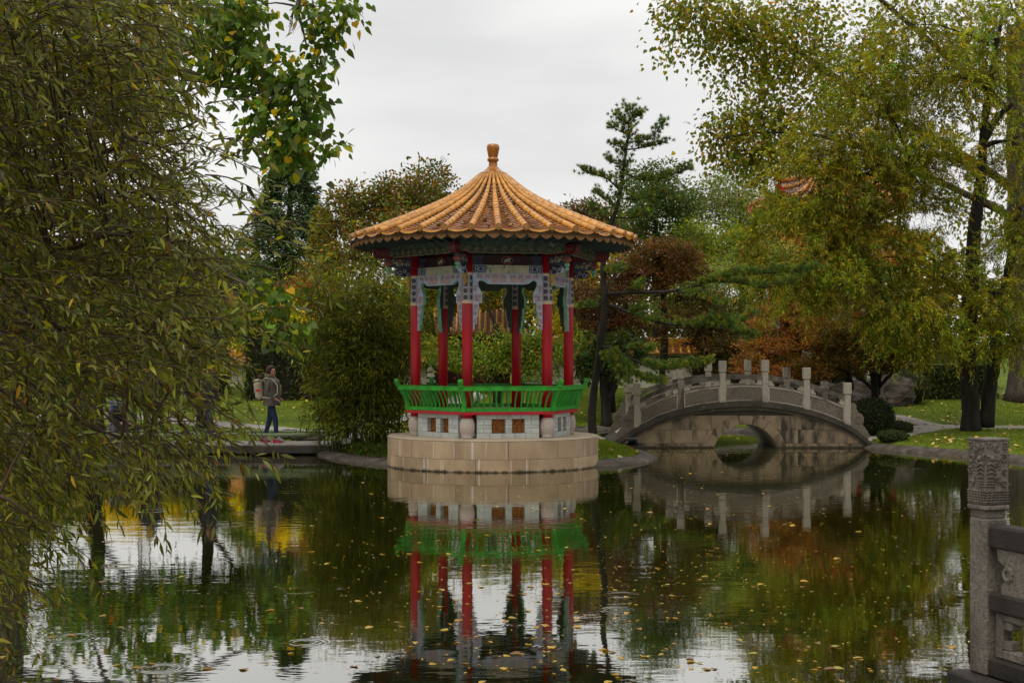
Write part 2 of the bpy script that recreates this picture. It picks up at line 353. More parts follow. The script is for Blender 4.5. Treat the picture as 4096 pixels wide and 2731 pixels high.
def ground_material():
    m = bpy.data.materials.new('lawn'); m.use_nodes = True; t = m.node_tree; b = t.nodes['Principled BSDF']; b.inputs['Roughness'].default_value = .85; b.inputs['Specular IOR Level'].default_value = .2
    tc = N(t, 'ShaderNodeTexCoord')
    def noi(sc, det=6):
        n = N(t, 'ShaderNodeTexNoise'); n.inputs['Scale'].default_value = sc; n.inputs['Detail'].default_value = det; L(t, tc.outputs['Object'], n.inputs['Vector']); return n.outputs[0]
    r = N(t, 'ShaderNodeValToRGB'); e = r.color_ramp.elements; e[0].position = .3; e[0].color = (.07, .12, .008, 1); e[1].position = .7; e[1].color = (.17, .215, .016, 1)
    L(t, noi(9), r.inputs[0])
    r2 = N(t, 'ShaderNodeValToRGB'); e = r2.color_ramp.elements; e[0].position = .35; e[0].color = (.65, .7, .6, 1); e[1].position = .7; e[1].color = (1.25, 1.2, 1.0, 1); L(t, noi(.5, 3), r2.inputs[0])
    mu = N(t, 'ShaderNodeMixRGB'); mu.blend_type = 'MULTIPLY'; mu.inputs[0].default_value = 1; L(t, r.outputs[0], mu.inputs[1]); L(t, r2.outputs[0], mu.inputs[2])
    # bare wet soil near the water line (geometry height)
    ge = N(t, 'ShaderNodeNewGeometry'); sp = N(t, 'ShaderNodeSeparateXYZ'); L(t, ge.outputs['Position'], sp.inputs[0])
    mr = N(t, 'ShaderNodeMapRange'); mr.inputs[1].default_value = .05; mr.inputs[2].default_value = .12; L(t, sp.outputs[2], mr.inputs[0])
    mx = N(t, 'ShaderNodeMixRGB'); mx.inputs[1].default_value = (.05, .04, .028, 1); L(t, mr.outputs[0], mx.inputs[0]); L(t, mu.outputs[0], mx.inputs[2])
    L(t, mx.outputs[0], b.inputs['Base Color'])
    bp = N(t, 'ShaderNodeBump'); bp.inputs['Strength'].default_value = .8; bp.inputs['Distance'].default_value = .05; L(t, noi(30, 4), bp.inputs['Height']); L(t, bp.outputs[0], b.inputs['Normal'])
    return m
ground_m = ground_material()

# ------------------------------------------------------------------ terrain and water
WP = [(-3.6, -10), (14, -10), (13.5, 12), (12.3, 22), (10.9, 27), (10.2, 28.8), (9.6, 30.6), (9.0, 31.8), (8.55, 32.7), (8.3, 33.4), (8.2, 36.2), (8.0, 38), (7.2, 40.6), (5.5, 42.0), (3.5, 42.4), (1.5, 42.0), (-.2, 41), (-1.5, 39.4), (-2.0, 38), (-1.6, 36.8), (-.3, 36.3), (1.0, 36.6), (2.0, 36.5), (2.55, 35.9), (2.6, 33.4), (2.75, 32), (2.95, 30.6), (2.9, 29.4), (2.6, 28.5), (2.0, 27.7), (1.2, 27.2), (0, 26.9), (-1.4, 27.2), (-2.2, 27.6), (-3.0, 28.4), (-3.8, 29.8), (-4.3, 31.2), (-4.2, 32.2), (-5.2, 33.0), (-9, 33.2), (-13, 33), (-15, 31), (-16, 24), (-14, 20), (-10, 15), (-6, 11.5), (-4.0, 8.6)]
def smooth_poly(p, it=2):
    p = np.array(p, float)
    for _ in range(it):
        q = np.roll(p, -1, 0); p = np.stack([p*.75+q*.25, p*.25+q*.75], 1).reshape(-1, 2)
    return p
WPS = smooth_poly(WP)
def water_sd(x, y):
    x = np.asarray(x, float); y = np.asarray(y, float)
    d = np.full(x.shape, 1e9); ins = np.zeros(x.shape, bool)
    n = len(WPS)
    for i in range(n):
        ax, ay = WPS[i]; bx, by = WPS[(i+1) % n]
        ex, ey = bx-ax, by-ay; l2 = ex*ex+ey*ey
        t = np.clip(((x-ax)*ex+(y-ay)*ey)/l2, 0, 1)
        d = np.minimum(d, np.hypot(x-ax-t*ex, y-ay-t*ey))
        c = ((ay > y) != (by > y))
        with np.errstate(divide='ignore', invalid='ignore'):
            xi = ax+(y-ay)/(ey if ey else 1e-12)*ex
        ins ^= c & (x < xi)
    return np.where(ins, -d, d)
def sst(a, b, x):
    t = np.clip((x-a)/(b-a), 0, 1); return t*t*(3-2*t)
def height(x, y):
    x = np.asarray(x, float); y = np.asarray(y, float)
    d = water_sd(x, y)
    h = -.55*sst(0, -.8, d)
    h = np.where(d > 0, .17*sst(0, .45, d)+.10*sst(.3, 3, d), h)
    rise = np.clip(y-38, 0, 24)*.075+np.clip(y-62, 0, 400)*.012
    rise = rise*sst(0, 6, d)
    wob = .05*np.sin(x*.9+y*.4)*np.sin(y*.7-x*.3)*sst(.5, 3, d)
    return h+rise+wob
def axis(lo, f0, f1, hi, step):
    a = list(np.arange(f0, f1+1e-6, step)); s = step
    while a[-1] < hi: s *= 1.22; a.append(min(a[-1]+s, hi))
    s = step
    while a[0] > lo: s *= 1.22; a.insert(0, max(a[0]-s, lo))
    return np.array(a)
xs = axis(-900, -16, 16, 900, .26); ys = axis(-60, 5, 46, 1200, .26)
GX, GY = np.meshgrid(xs, ys); GZ = height(GX, GY)
nx, ny = len(xs), len(ys)
me = bpy.data.meshes.new('ground')
idx = np.arange(nx*ny).reshape(ny, nx)
fq = np.stack([idx[:-1, :-1], idx[:-1, 1:], idx[1:, 1:], idx[1:, :-1]], -1).reshape(-1, 4)
me.from_pydata(np.stack([GX, GY, GZ], -1).reshape(-1, 3).tolist(), [], fq.tolist()); me.materials.append(ground_m)
me.polygons.foreach_set('use_smooth', [True]*len(me.polygons))
tag(link('ground', me), kind='structure')
def hz(x, y): return float(height(np.array([x]), np.array([y]))[0])

wb = MB(); wb.add([(-17, -12, 0), (15, -12, 0), (15, 44, 0), (-17, 44, 0)], [[0, 1, 2, 3]])
tag(wb.obj('water', water_m), kind='structure')

# stone rim round the islet and the right bank
def rim(i0, i1, name):
    pts = [WPS[i % len(WPS)] for i in range(i0, i1)]
    b = MB(); vs = []; n = len(pts)
    for i, (x, y) in enumerate(pts):
        a = np.array(pts[max(i-1, 0)]); c = np.array(pts[min(i+1, n-1)]); t = c-a; t /= np.linalg.norm(t); nr = np.array([t[1], -t[0]])  # towards land
        jit = .05*math.sin(i*1.7)+.03*math.sin(i*4.1)
        for off, z in ((-.14, -.25), (-.10+jit*.6, .03+jit*.3), (.06+jit, .085+jit*.4), (.20+jit*1.5, .12), (.26+jit*1.5, -.1)):
            q = np.array([x, y])+nr*off; vs.append((q[0], q[1], z))
    fs = [[i*5+j, (i+1)*5+j, (i+1)*5+j+1, i*5+j+1] for i in range(n-1) for j in range(4)]
    b.add(vs, fs); return tag(b.obj(name, soil_m, smooth=True), kind='structure')
rim(24*4, 39*4+1, 'pond_edge')
rim(2*4, 9*4+2, 'pond_edge'); rim(10*4, 23*4, 'pond_edge')

PATHS = []
def off_path(x, y, pad=.05):
    x = np.asarray(x, float); y = np.asarray(y, float); ok = np.ones(x.shape, bool)
    for pts, hw in PATHS:
        for p in pts: ok &= np.hypot(x-p[0], y-p[1]) > hw+pad
    return ok
def ribbon(pts, width, mat, name, lift=.03, kind='structure'):
    """strip laid on the terrain"""
    pts = [Vector((x, y, 0)) for x, y in pts]; res = []
    for i in range(len(pts)-1):
        a = pts[max(i-1, 0)]; b_ = pts[i]; c = pts[i+1]; d = pts[min(i+2, len(pts)-1)]
        for k in range(8):
            t = k/8; res.append(.5*((2*b_)+(c-a)*t+(2*a-5*b_+4*c-d)*t*t+(3*b_-a-3*c+d)*t**3))
    res.append(pts[-1]); b = MB(); vs = []; m = 5; PATHS.append(([(p.x, p.y) for p in res], width/2))
    for i, p in enumerate(res):
        t = (res[min(i+1, len(res)-1)]-res[max(i-1, 0)]).normalized(); nr = Vector((-t.y, t.x, 0))
        wd = width*(1+.12*math.sin(i*.9))
        for j in range(m):
            q = p+nr*wd*(j/(m-1)-.5); vs.append((q.x, q.y, hz(q.x, q.y)+lift-(.06 if j in (0, m-1) else 0)))
    fs = [[i*m+j, i*m+j+1, (i+1)*m+j+1, (i+1)*m+j] for i in range(len(res)-1) for j in range(m-1)]
    b.add(vs, fs); return tag(b.obj(name, mat, smooth=True), kind=kind)
ribbon([(8.2, 34.7), (9.2, 35.2), (10.3, 36.6), (11.7, 38.5), (13.6, 37.9), (20, 37)], 1.5, pebble_m, 'gravel_path')
ribbon([(11.6, 38.4), (11.2, 40.5), (10.2, 42.2), (8.4, 43.6), (6.5, 47)], .9, pebble_m, 'gravel_path')
ribbon([(2.35, 34.7), (1.2, 34.9), (-1, 34.3), (-3, 33.9), (-5, 35.4), (-7, 38.2), (-12, 41), (-20, 42)], 1.3, pebble_m, 'gravel_path')
ribbon([(-3.2, 36.5), (-4.2, 39.5), (-2.5, 43), (-1.3, 47.3)], 1.3, pebble_m, 'gravel_path')

# ================================================================== PAVILION
PX, PY = -.373, 27.9
TH = R(12.5)
pav = thing('pavilion', 'round-roofed red-columned pavilion with amber tiles and green railing on a stone plinth', 'pavilion', (PX, PY, 0))
# local frame: angle a is measured from the direction towards the camera (-Y), turning right (+X)
def pol(a, r, z): return Vector((r*math.sin(a), -r*math.cos(a), z))
CA = [TH+R(-30+60*k) for k in range(6)]          # column angles
CR = 1.53
# --- plinth
core = MB(); core.lathe([(2.03, -.6), (2.03, .55)], 72)
plinth = core.obj('plinth', joint_m, pav)
sl = MB(); sl.lathe([(1.2, .555), (2.055, .555), (2.065, .575), (2.05, .586), (1.2, .586)], 96)
sl.obj('top_slab', slab_m, plinth, smooth=False)
def ring_block(a0, a1, z0, z1, r0, r1, n=9):
    b = MB(); vs = []
    g = .0022
    for i in range(n+1):
        a = a0+g+(a1-a0-2*g)*i/n
        vs += [pol(a, r1, z0), pol(a, r1, z1-.004), pol(a, r1-.004, z1), pol(a, r0, z1), pol(a, r0, z0)]
    fs = [[i*5+j, (i+1)*5+j, (i+1)*5+(j+1) % 5, i*5+(j+1) % 5] for i in range(n) for j in range(5)]
    fs += [[0, 1, 2, 3, 4][::-1], [n*5+j for j in range(5)]]
    return b.add(vs, fs)
for (z0, z1, off) in ((-.5, .232, R(-8)), (.238, .553, R(-19.0))):
    nb = 13
    for k in range(nb):
        a0 = off+2*math.pi*k/nb; wv = R(27.69)
        ring_block(a0, a0+wv, z0, z1, 1.95, 2.06).obj('stone_block', plinth_m, plinth)
# --- columns
sleeve = bpy.data.meshes.new('sleeve'); vsl = []; fsl = []; uvs = []
ns = 24
for i in range(2):
    for j in range(ns+1):
        a = 2*math.pi*j/ns; vsl.append((.1005*math.cos(a), .1005*math.sin(a), 3.15+.486*i))
for j in range(ns): fsl.append([j, j+1, ns+1+j+1, ns+1+j])
sleeve.from_pydata(vsl, [], fsl); sleeve.materials.append(sleeve_m)
uvl = sleeve.uv_layers.new(name='UVMap')
for p in sleeve.polygons:
    p.use_smooth = True
    for li in p.loop_indices:
        vi = sleeve.loops[li].vertex_index; uvl.data[li].uv = ((vi % (ns+1))/ns*5, (vi//(ns+1))*4.0)
cm = MB(); cm.lathe([(.097, .95), (.097, 4.3)], 24); col_me = cm.mesh('column', red_m, True)
bm_ = MB(); bm_.lathe([(.097, 3.097), (.104, 3.10), (.104, 3.15), (.097, 3.153)], 24, cap=False)
bandme = bm_.mesh('band', band_m, True); bm_ = MB(); bm_.lathe([(.097, 3.633), (.103, 3.636), (.103, 3.674), (.097, 3.678)], 24, cap=False); bandme2 = bm_.mesh('band', band_m, True)
dm = MB(); dm.lathe([(.10, .586), (.112, .59), (.112, .625), (.105, .635), (.128, .69), (.145, .77), (.143, .85), (.125, .93), (.108, .965), (.085, .97)], 28)
drum_me = dm.mesh('drum_stone', granite_m, True)
for a in CA:
    c = link('column', col_me, pav, pol(a, CR, 0))
    link('patterned_sleeve', sleeve, c); link('band', bandme, c); link('band', bandme2, c); link('drum_stone', drum_me, c)
# --- six sides. side frame: u along the side, d outwards, z up ; built once per side by rotation
def sidefn(apo):
    return lambda u, z, d: (u, -(apo+d), z)
AP = CR*math.cos(R(30))
base_me = {}
def build_side():
    out = []
    apo = AP+.03
    W = .595           # half width of the grey wall
    # mortar core with two window openings
    core = MB(); f = sidefn(apo)
    wins = [(-.30, -.02), (.115, .365)] if False else [(-.315, -.055), (.075, .315)]
    zb, zt, wz0, wz1 = .586, 1.03, .685, .945
    def slab(u0, u1, z0, z1, d0, d1, b, mat=0):
        b.add([f(u0, z0, d0), f(u1, z0, d0), f(u1, z1, d0), f(u0, z1, d0), f(u0, z0, d1), f(u1, z0, d1), f(u1, z1, d1), f(u0, z1, d1)],
              [[0, 1, 2, 3], [4, 7, 6, 5], [0, 4, 5, 1], [1, 5, 6, 2], [2, 6, 7, 3], [3, 7, 4, 0]], mat)
    slab(-W+.003, W-.003, zb, wz0-.003, -.16, .047, core); slab(-W+.003, W-.003, wz1+.003, zt-.002, -.16, .047, core)
    edges = [-W+.003, wins[0][0]-.003, wins[0][1]+.003, wins[1][0]-.003, wins[1][1]+.003, W-.003]
    for i in (0, 2, 4): slab(edges[i], edges[i+1], wz0-.003, wz1+.003, -.16, .047, core)
    slab(-W+.01, W-.01, zb+.01, zt-.012, -.20, -.161, core)
    bricks = []
    rows = [(zb, .682, None), (.687, .77, 0), (.775, .835, 1), (.84, .948, 2), (.953, zt, None)]
    def brick(u0, u1, z0, z1):
        b = MB(); g = .0025; ch = .004; d0, d1 = -.158, .052
        u0 += g; u1 -= g
        vs = [f(u0, z0, d0), f(u1, z0, d0), f(u1, z1, d0), f(u0, z1, d0), f(u0, z0, d1-ch), f(u1, z0, d1-ch), f(u1, z1, d1-ch), f(u0, z1, d1-ch),
              f(u0+ch, z0+ch, d1), f(u1-ch, z0+ch, d1), f(u1-ch, z1-ch, d1), f(u0+ch, z1-ch, d1)]
        b.add(vs, [[0, 1, 2, 3], [0, 4, 5, 1], [1, 5, 6, 2], [2, 6, 7, 3], [3, 7, 4, 0], [4, 8, 9, 5], [5, 9, 10, 6], [6, 10, 11, 7], [7, 11, 8, 4], [8, 11, 10, 9]])
        bricks.append(b)
    for z0, z1, k in rows:
        if k is None:
            cuts = [-W, -.36, -.12, .12, .34, W] if z0 == zb else [-W, -.42, -.21, .02, .26, .44, W]
            for i in range(len(cuts)-1): brick(cuts[i], cuts[i+1], z0, z1)
        else:
            for (s0, s1) in ((-W, wins[0][0]), (wins[0][1], wins[1][0]), (wins[1][1], W)):
                if s1-s0 < .2 : cuts = [s0, s1] if k != 1 else [s0, (s0+s1)/2, s1]
                else: cuts = [s0, s0+(s1-s0)*(.45 if k % 2 == 0 else .62), s1]
                for i in range(len(cuts)-1): brick(cuts[i], cuts[i+1], z0, z1)
    carv = []
    for (w0, w1) in wins:
        mid = (w0+w1)/2
        for (q0, q1) in ((w0, mid-.004), (mid+.004, w1)):
            b = MB(); slab(q0, q1, wz0, wz1, -.085, -.06, b)
            for (h0, h1, k0, k1) in ((q0, q1, wz0, wz0+.014), (q0, q1, wz1-.014, wz1), (q0, q0+.012, wz0, wz1), (q1-.012, q1, wz0, wz1)): slab(h0, h1, k0, k1, -.059, -.045, b)
            # carved dragon-like coils
            cc = (q0+q1)/2
            pts = [Vector(f(cc+.030*math.sin(t*9), wz0+.03+t*.2, -.055)) for t in [i/14 for i in range(15)]]
            b.tube(pts, .011, 5)
            for i in range(4): b.sphere(f(cc+.032*(-1)**i, wz0+.05+i*.053, -.057), .016, 6, 4)
            carv.append(b)
    return core, bricks, carv
core0, bricks0, carv0 = build_side()
core_me = core0.mesh('base_wall', mortar_m); brick_me = [b.mesh('brick', brick_m) for b in bricks0]; carv_me = [b.mesh('carved_panel', carved_m) for b in carv0]
# hanging frame
u0 = -.668
half = [(u0, 2.614), (u0+.04, 2.614), (u0+.04, 2.72), (u0+.08, 2.72), (u0+.08, 2.856), (u0+.105, 2.856), (u0+.105, 2.967), (u0+.12, 2.967), (u0+.12, 3.109), (u0+.18, 3.109), (u0+.18, 3.295), (u0+.15, 3.35), (u0+.112, 3.42), (u0+.103, 3.47), (u0+.112, 3.51), (u0+.14, 3.535), (u0+.18, 3.535), (u0+.22, 3.51), (u0+.27, 3.475), (u0+.33, 3.462)]
frame_poly = half+[(-a, b) for a, b in half[::-1]]+[(.668, 3.663), (-.668, 3.663)]
f0 = sidefn(AP)
fm = MB(); fm.prism(frame_poly, .035, -.035, f0, 0, 1)
frame_me = fm.mesh('hanging_frame', [blue_m, mint_m])
fb_ = MB(); fb_.prism([(a*.995, b_) for a, b_ in frame_poly], -.036, -.041, f0, 0); fback_me = fb_.mesh('frame_back', M('shaded_green_back', (.05, .075, .05), (.03, .05, .032), 12, .7, .4, 50))  # dark green inner face; shade under the roof is put into its colour
# raised key-fret inlay
inl = MB()
def inrect(a0, a1, b0, b1, mat, lift=.004):
    for d in (.035+lift/2,):
        inl.box(f0((a0+a1)/2, (b0+b1)/2, d), (a1-a0, lift, b1-b0), mat)
for sgn in (-1, 1):
    def rr(a0, a1, b0, b1, mat=0, l=.004):
        x0, x1 = sorted((sgn*a0, sgn*a1)); inrect(x0, x1, b0, b1, mat, l)
    for (a0, a1, b0, b1) in ((.012, .028, 2.63, 2.70), (.014, .066, 2.735, 2.835), (.014, .09, 2.875, 2.95), (.014, .106, 2.985, 3.09), (.02, .162, 3.127, 3.275), (.016, .085, 3.32, 3.45)):
        rr(u0+a0, u0+a1, b0, b1, 0)
        am, bm2 = (a0+a1)/2, (b0+b1)/2; da, db = (a1-a0), (b1-b0)
        if da > .04:
            rr(u0+a0+da*.25, u0+a1, b0+db*.62, b0+db*.78, 1, .010); rr(u0+a0+da*.25, u0+a0+da*.42, b0+db*.2, b0+db*.78, 1, .012); rr(u0+a0+da*.25, u0+a0+da*.75, b0+db*.2, b0+db*.36, 1, .014)
    for i in range(4):
        a0 = -.60+i*.145
        rr(a0, a0+.13, 3.565 if i < 2 else 3.495, 3.645, 0)
        rr(a0+.03, a0+.05, 3.58, 3.645, 1, .010); rr(a0+.03, a0+.10, 3.60, 3.617, 1, .012); rr(a0+.085, a0+.10, 3.555 if i > 1 else 3.57, 3.617, 1, .014)
inlay_me = inl.mesh('key_fret', [pink_m, M('slate_blue_fret', (.20, .26, .37), (.15, .20, .29), 10)])
# painted beam above
bb = MB(); bb.box(f0(0, 3.742, 0), (1.335, .08, .152), 0)
beam_me = bb.mesh('painted_beam', cream_m)
be = MB()
for s in (-1, 1):
    for fc in (.042, -.042):
        be.box(f0(s*.535, 3.742, fc), (.25, .006, .13), 0)
        for (du, dz, r) in ((.06, .03, .03), (.06, -.03, .03), (-.02, .0, .045), (-.085, .03, .022), (-.085, -.03, .022)):
            pts = [Vector(f0(s*.535+s*du+r*math.cos(t), 3.742+dz+r*math.sin(t), fc*1.1)) for t in [i*2*math.pi/10 for i in range(11)]]
            be.tube(pts, .005, 4, 1, False)
beamend_me = be.mesh('beam_end', [navy_m, blue_m])
# dark recess panel, wings and medallion
rc = MB(); rc.box(f0(0, 3.91, -.05), (1.335, .05, .18)); recess_me = rc.mesh('recess_panel', plum_m)
wg = MB()
for s in (-1, 1):
    wg.prism([(s*.665, 3.822), (s*.44, 3.822), (s*.455, 3.85), (s*.50, 3.87), (s*.515, 3.90), (s*.47, 3.93), (s*.45, 3.97), (s*.47, 4.0), (s*.665, 4.0)], .0, -.02, f0)
    wg.tube([Vector(f0(s*.56+.028*math.cos(t), 3.90+.028*math.sin(t), .003)) for t in [i*2*math.pi/10 for i in range(11)]], .006, 4, 0, False)
wing_me = wg.mesh('corner_wing', navy_m)
md = MB(); oc = [(.12*math.cos(t), 3.912+.085*math.sin(t)) for t in [math.pi/8+i*math.pi/4 for i in range(8)]]
md.prism(oc, .0, -.03, f0, 0); md.prism([(a*.78, 3.912+(b-3.912)*.74) for a, b in oc], .006, -.01, f0, 1)
for (a, b, r) in ((-.03, 3.905, .03), (.02, 3.92, .032), (.05, 3.935, .018), (-.045, 3.885, .014), (.03, 3.885, .014), (.0, 3.945, .014)): md.sphere(f0(a, b, .008), r, 8, 5, 2, (1, .4, 1))
medal_me = md.mesh('medallion', [flower_m, plum_m, cream_m])
# outer frieze board with wavy foot and scrolls
FR = 2.10; FA = FR*math.cos(R(30)); fh = FR/2-.03
f1 = sidefn(FA)
wave = [(-fh+2*fh*i/28, 3.995+(.03 if (i < 3 or i > 25) else .0)+.018*abs(math.sin(i*1.1))) for i in range(29)]
fz = MB(); fz.prism(wave+[(fh, 4.24), (-fh, 4.24)], 0, -.04, f1); frieze_me = fz.mesh('frieze_board', frieze_m)
sc = MB()
for i in range(11):
    uu = -.86+i*.172; r = .058 if i % 2 == 0 else .04; zz = 4.085 if i % 2 == 0 else 4.075
    pts = []
    for k in range(15):
        t = k/14*3.6*math.pi; q = r*(1-.8*k/14); pts.append(Vector(f1(uu+q*math.cos(t)*(1 if i < 6 else -1), zz+q*math.sin(t), .008)))
    sc.tube(pts, .011, 5)
sc.tube([Vector(f1(a, b+.012, .006)) for a, b in wave], .010, 5)
scroll_me = sc.mesh('scroll_carving', scroll_m, True)
# red bench rim, per side wedge
BR = 1.72; BA = BR*math.cos(R(30)); bh = BR/2
def wedge(r_out, r_in, z0, z1, gap=.0):
    h1 = r_out/2-gap; h0 = r_in/2-gap; a1 = r_out*math.cos(R(30)); a0 = r_in*math.cos(R(30))
    b = MB(); vs = [(-h1, -a1, z0), (h1, -a1, z0), (h0, -a0, z0), (-h0, -a0, z0), (-h1, -a1, z1), (h1, -a1, z1), (h0, -a0, z1), (-h0, -a0, z1)]
    return b.add(vs, [[0, 3, 2, 1], [4, 5, 6, 7], [0, 1, 5, 4], [1, 2, 6, 5], [2, 3, 7, 6], [3, 0, 4, 7]])
bench_me = wedge(BR, 1.15, 1.035, 1.085, .001).mesh('bench_seat', red_m)
inner_me = wedge(1.36, 1.02, .9, 1.033, .001).mesh('bench_apron', dred_m)
# railing: curved section from the bench edge outwards
def rail_r(t):  # t 0..1 from foot to top : circumradius
    return 1.665+.185*(t**1.9)
ZB, ZT = 1.087, 1.548
br = wedge(1.70, 1.63, 1.088, 1.165, .02); br.box((0, -(1.665*math.cos(R(30))), 1.167), (1.5, .05, .012)); 
rail_me_mb = MB()
def hexrail(rc, z0, z1, hw, b):
    a = rc*math.cos(R(30)); h0 = (rc-hw)/2; h1 = (rc+hw)/2
    a0 = (rc-hw)*math.cos(R(30)); a1 = (rc+hw)*math.cos(R(30)); c = .006
    vs = []
    for (ap, h) in ((a1, h1), (a0, h0)):
        for z in (z0, z1): vs += [(-h, -ap, z), (h, -ap, z)]
    b.add(vs, [[0, 1, 3, 2], [4, 6, 7, 5], [2, 3, 7, 6], [0, 4, 5, 1], [0, 2, 6, 4], [1, 5, 7, 3]])
hexrail(1.672, 1.090, 1.160, .028, rail_me_mb); hexrail(1.852, 1.480, 1.556, .030, rail_me_mb); hexrail(1.852, 1.557, 1.566, .036, rail_me_mb)
rail_me = rail_me_mb.mesh('railing', green_m)
def baluster_mesh(u):
    b = MB(); n = 7; vs = []
    for i in range(n+1):
        t = i/n; z = 1.150+(1.49-1.150)*t; r = rail_r(t*.98+.02); a = r*math.cos(R(30)); s = u*r/1.665
        for du, dd in ((-.012, -.014), (.012, -.014), (.012, .014), (-.012, .014)): vs.append((s+du, -(a+dd), z))
    fs = [[i*4+j, i*4+(j+1) % 4, (i+1)*4+(j+1) % 4, (i+1)*4+j] for i in range(n) for j in range(4)]
    return b.add(vs, fs)
NBAL = 13
bal_me = [baluster_mesh(-.70+1.40*i/(NBAL-1)).mesh('baluster', green_m) for i in range(NBAL)]
pm = MB(); n = 8; vs = []
for i in range(n+1):
    t = i/n*1.02; z = 1.088+(1.56-1.088)*t; r = rail_r(t)+.012
    for du, dd in ((-.040, -.03), (.040, -.03), (.040, .04), (-.040, .04)): vs.append((du, -(r+dd), z))
pm.add(vs, [[i*4+j, i*4+(j+1) % 4, (i+1)*4+(j+1) % 4, (i+1)*4+j] for i in range(n) for j in range(4)]+[[0, 1, 2, 3], [n*4+j for j in range(4)]])
tilt = Matrix.Translation((0, -(rail_r(1.0)+.024), 1.565)) @ Matrix.Rotation(R(20), 4, 'X')
pm.box(None, (.095, .085, .02), mtx=tilt @ Matrix.Translation((0, 0, .005)), ch=.006); pm.box(None, (.062, .055, .04), mtx=tilt @ Matrix.Translation((0, 0, .03))); pm.box(None, (.092, .082, .085), mtx=tilt @ Matrix.Translation((0, 0, .088)), ch=.016)
post_me = pm.mesh('railing_post', green_m)
# corner bracket (radial board): built towards -Y
def fr(a, b, d): return (d, -a, b)
bk = MB()
bk.prism([(1.60, 3.81), (1.85, 3.81), (2.02, 3.845), (2.10, 3.90), (2.12, 3.99), (1.60, 3.99)], .045, -.045, fr, 0)
bk.prism([(1.61, 3.66), (1.80, 3.66), (1.86, 3.68), (1.92, 3.67), (1.955, 3.71), (1.95, 3.77), (1.90, 3.805), (1.61, 3.805)], .04, -.04, fr, 1, 2)
bk.prism([(1.60, 4.0), (2.26, 4.0), (2.33, 4.04), (2.36, 4.11), (2.36, 4.18), (1.6, 4.2)], .06, -.06, fr, 3)
for s in (-1, 1):
    for (a, b, r) in ((1.68, 3.70, .028), (1.75, 3.765, .028), (1.84, 3.73, .034), (1.91, 3.735, .024)):
        bk.tube([Vector(fr(a+r*math.cos(t), b+r*math.sin(t), s*.042)) for t in [i*2*math.pi/10 for i in range(11)]], .006, 4, 2, False)
    for (a, b, r) in ((1.85, 3.92, .075), (1.98, 3.935, .05), (1.70, 3.90, .045)):
        bk.sphere(fr(a, b, s*.048), r*.55, 8, 5, 4, (.3, 1, 1))
        for k in range(7):
            t = k*2*math.pi/7; bk.sphere(fr(a+r*.8*math.cos(t), b+r*.65*math.sin(t), s*.047), r*.34, 6, 4, 4 if k % 2 else 5, (.3, 1, 1))
    for i in range(4): bk.tube([Vector(fr(2.02+.08*i+.03*math.cos(t), 4.08+.03*(i % 2)+.03*math.sin(t), s*.062)) for t in [k*2*math.pi/8 for k in range(9)]], .007, 4, 4, False)
bracket_me = bk.mesh('corner_bracket', [navy_m, plum_m, blue_m, dred_m, flower_m, mint_m])
lo = MB()   # lotus-bud pendant at the end of the bracket
lo.lathe([(.0, 3.70), (.03, 3.705), (.045, 3.74), (.03, 3.78)], 10, (0, -2.06, 0), 1); lo.lathe([(.035, 3.78), (.06, 3.80), (.055, 3.83), (.03, 3.85)], 10, (0, -2.06, 0), 1); lo.lathe([(.04, 3.85), (.072, 3.88), (.078, 3.92), (.05, 3.97), (.04, 4.0)], 10, (0, -2.06, 0), 0)
for k in range(8):
    t = k*math.pi/4; lo.sphere((.06*math.cos(t), -2.06+.06*math.sin(t), 3.905), .028, 6, 4, 0, (1, 1, 1.5))
lotus_me = lo.mesh('lotus_pendant', [flower_m, mint_m], True)
go = MB()   # gilded figure below the scroll
for (a, b, d, r, q) in ((1.665, 3.60, 0, .042, (1, 1, .9)), (1.66, 3.555, .0, .036, (1, 1.1, 1)), (1.675, 3.51, .012, .030, (1, 1.1, 1)), (1.67, 3.475, -.005, .034, (1.1, 1, .9)), (1.695, 3.575, .018, .02, (1, 1, 1)), (1.695, 3.575, -.018, .02, (1, 1, 1)), (1.70, 3.53, .0, .018, (1, 1, 1.3)), (1.655, 3.45, .0, .024, (1, 1, .8))): go.sphere(fr(a, b, d), r, 8, 6, 0, q)
go.box(fr(1.64, 3.635, 0), (.05, .12, .04))
gold_me = go.mesh('gilded_figure', gold_m, True)
for k in range(6):
    ar = TH+R(60*k)           # direction of the side's outward normal, from -Y
    wl = link('base_wall', core_me, pav, rz=ar)
    for m_ in brick_me: link('brick', m_, wl)
    for m_ in carv_me: link('carved_panel', m_, wl)
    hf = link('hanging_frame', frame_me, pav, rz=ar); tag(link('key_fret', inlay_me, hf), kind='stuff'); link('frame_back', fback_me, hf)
    bmo = link('painted_beam', beam_me, pav, rz=ar); tag(link('beam_end', beamend_me, bmo), kind='stuff')
    rco = link('recess_panel', recess_me, pav, rz=ar); tag(link('corner_wing', wing_me, rco), kind='stuff'); link('medallion', medal_me, rco)
    fzo = link('frieze_board', frieze_me, pav, rz=ar); link('scroll_carving', scroll_me, fzo)
    bo = link('bench_seat', bench_me, pav, rz=ar); link('bench_apron', inner_me, bo)
    ro = link('railing', rail_me, pav, rz=ar)
    for m_ in bal_me: link('baluster', m_, ro)
    link('railing_post', post_me, ro, rz=R(-30))
    bko = link('corner_bracket', bracket_me, pav, rz=ar-R(30)); link('lotus_pendant', lotus_me, bko); link('gilded_figure', gold_me, bko)
fl = MB(); fl.lathe([(1.18, .586), (1.18, .60)], 48); fl.obj('floor_slab', slab_m, pav)
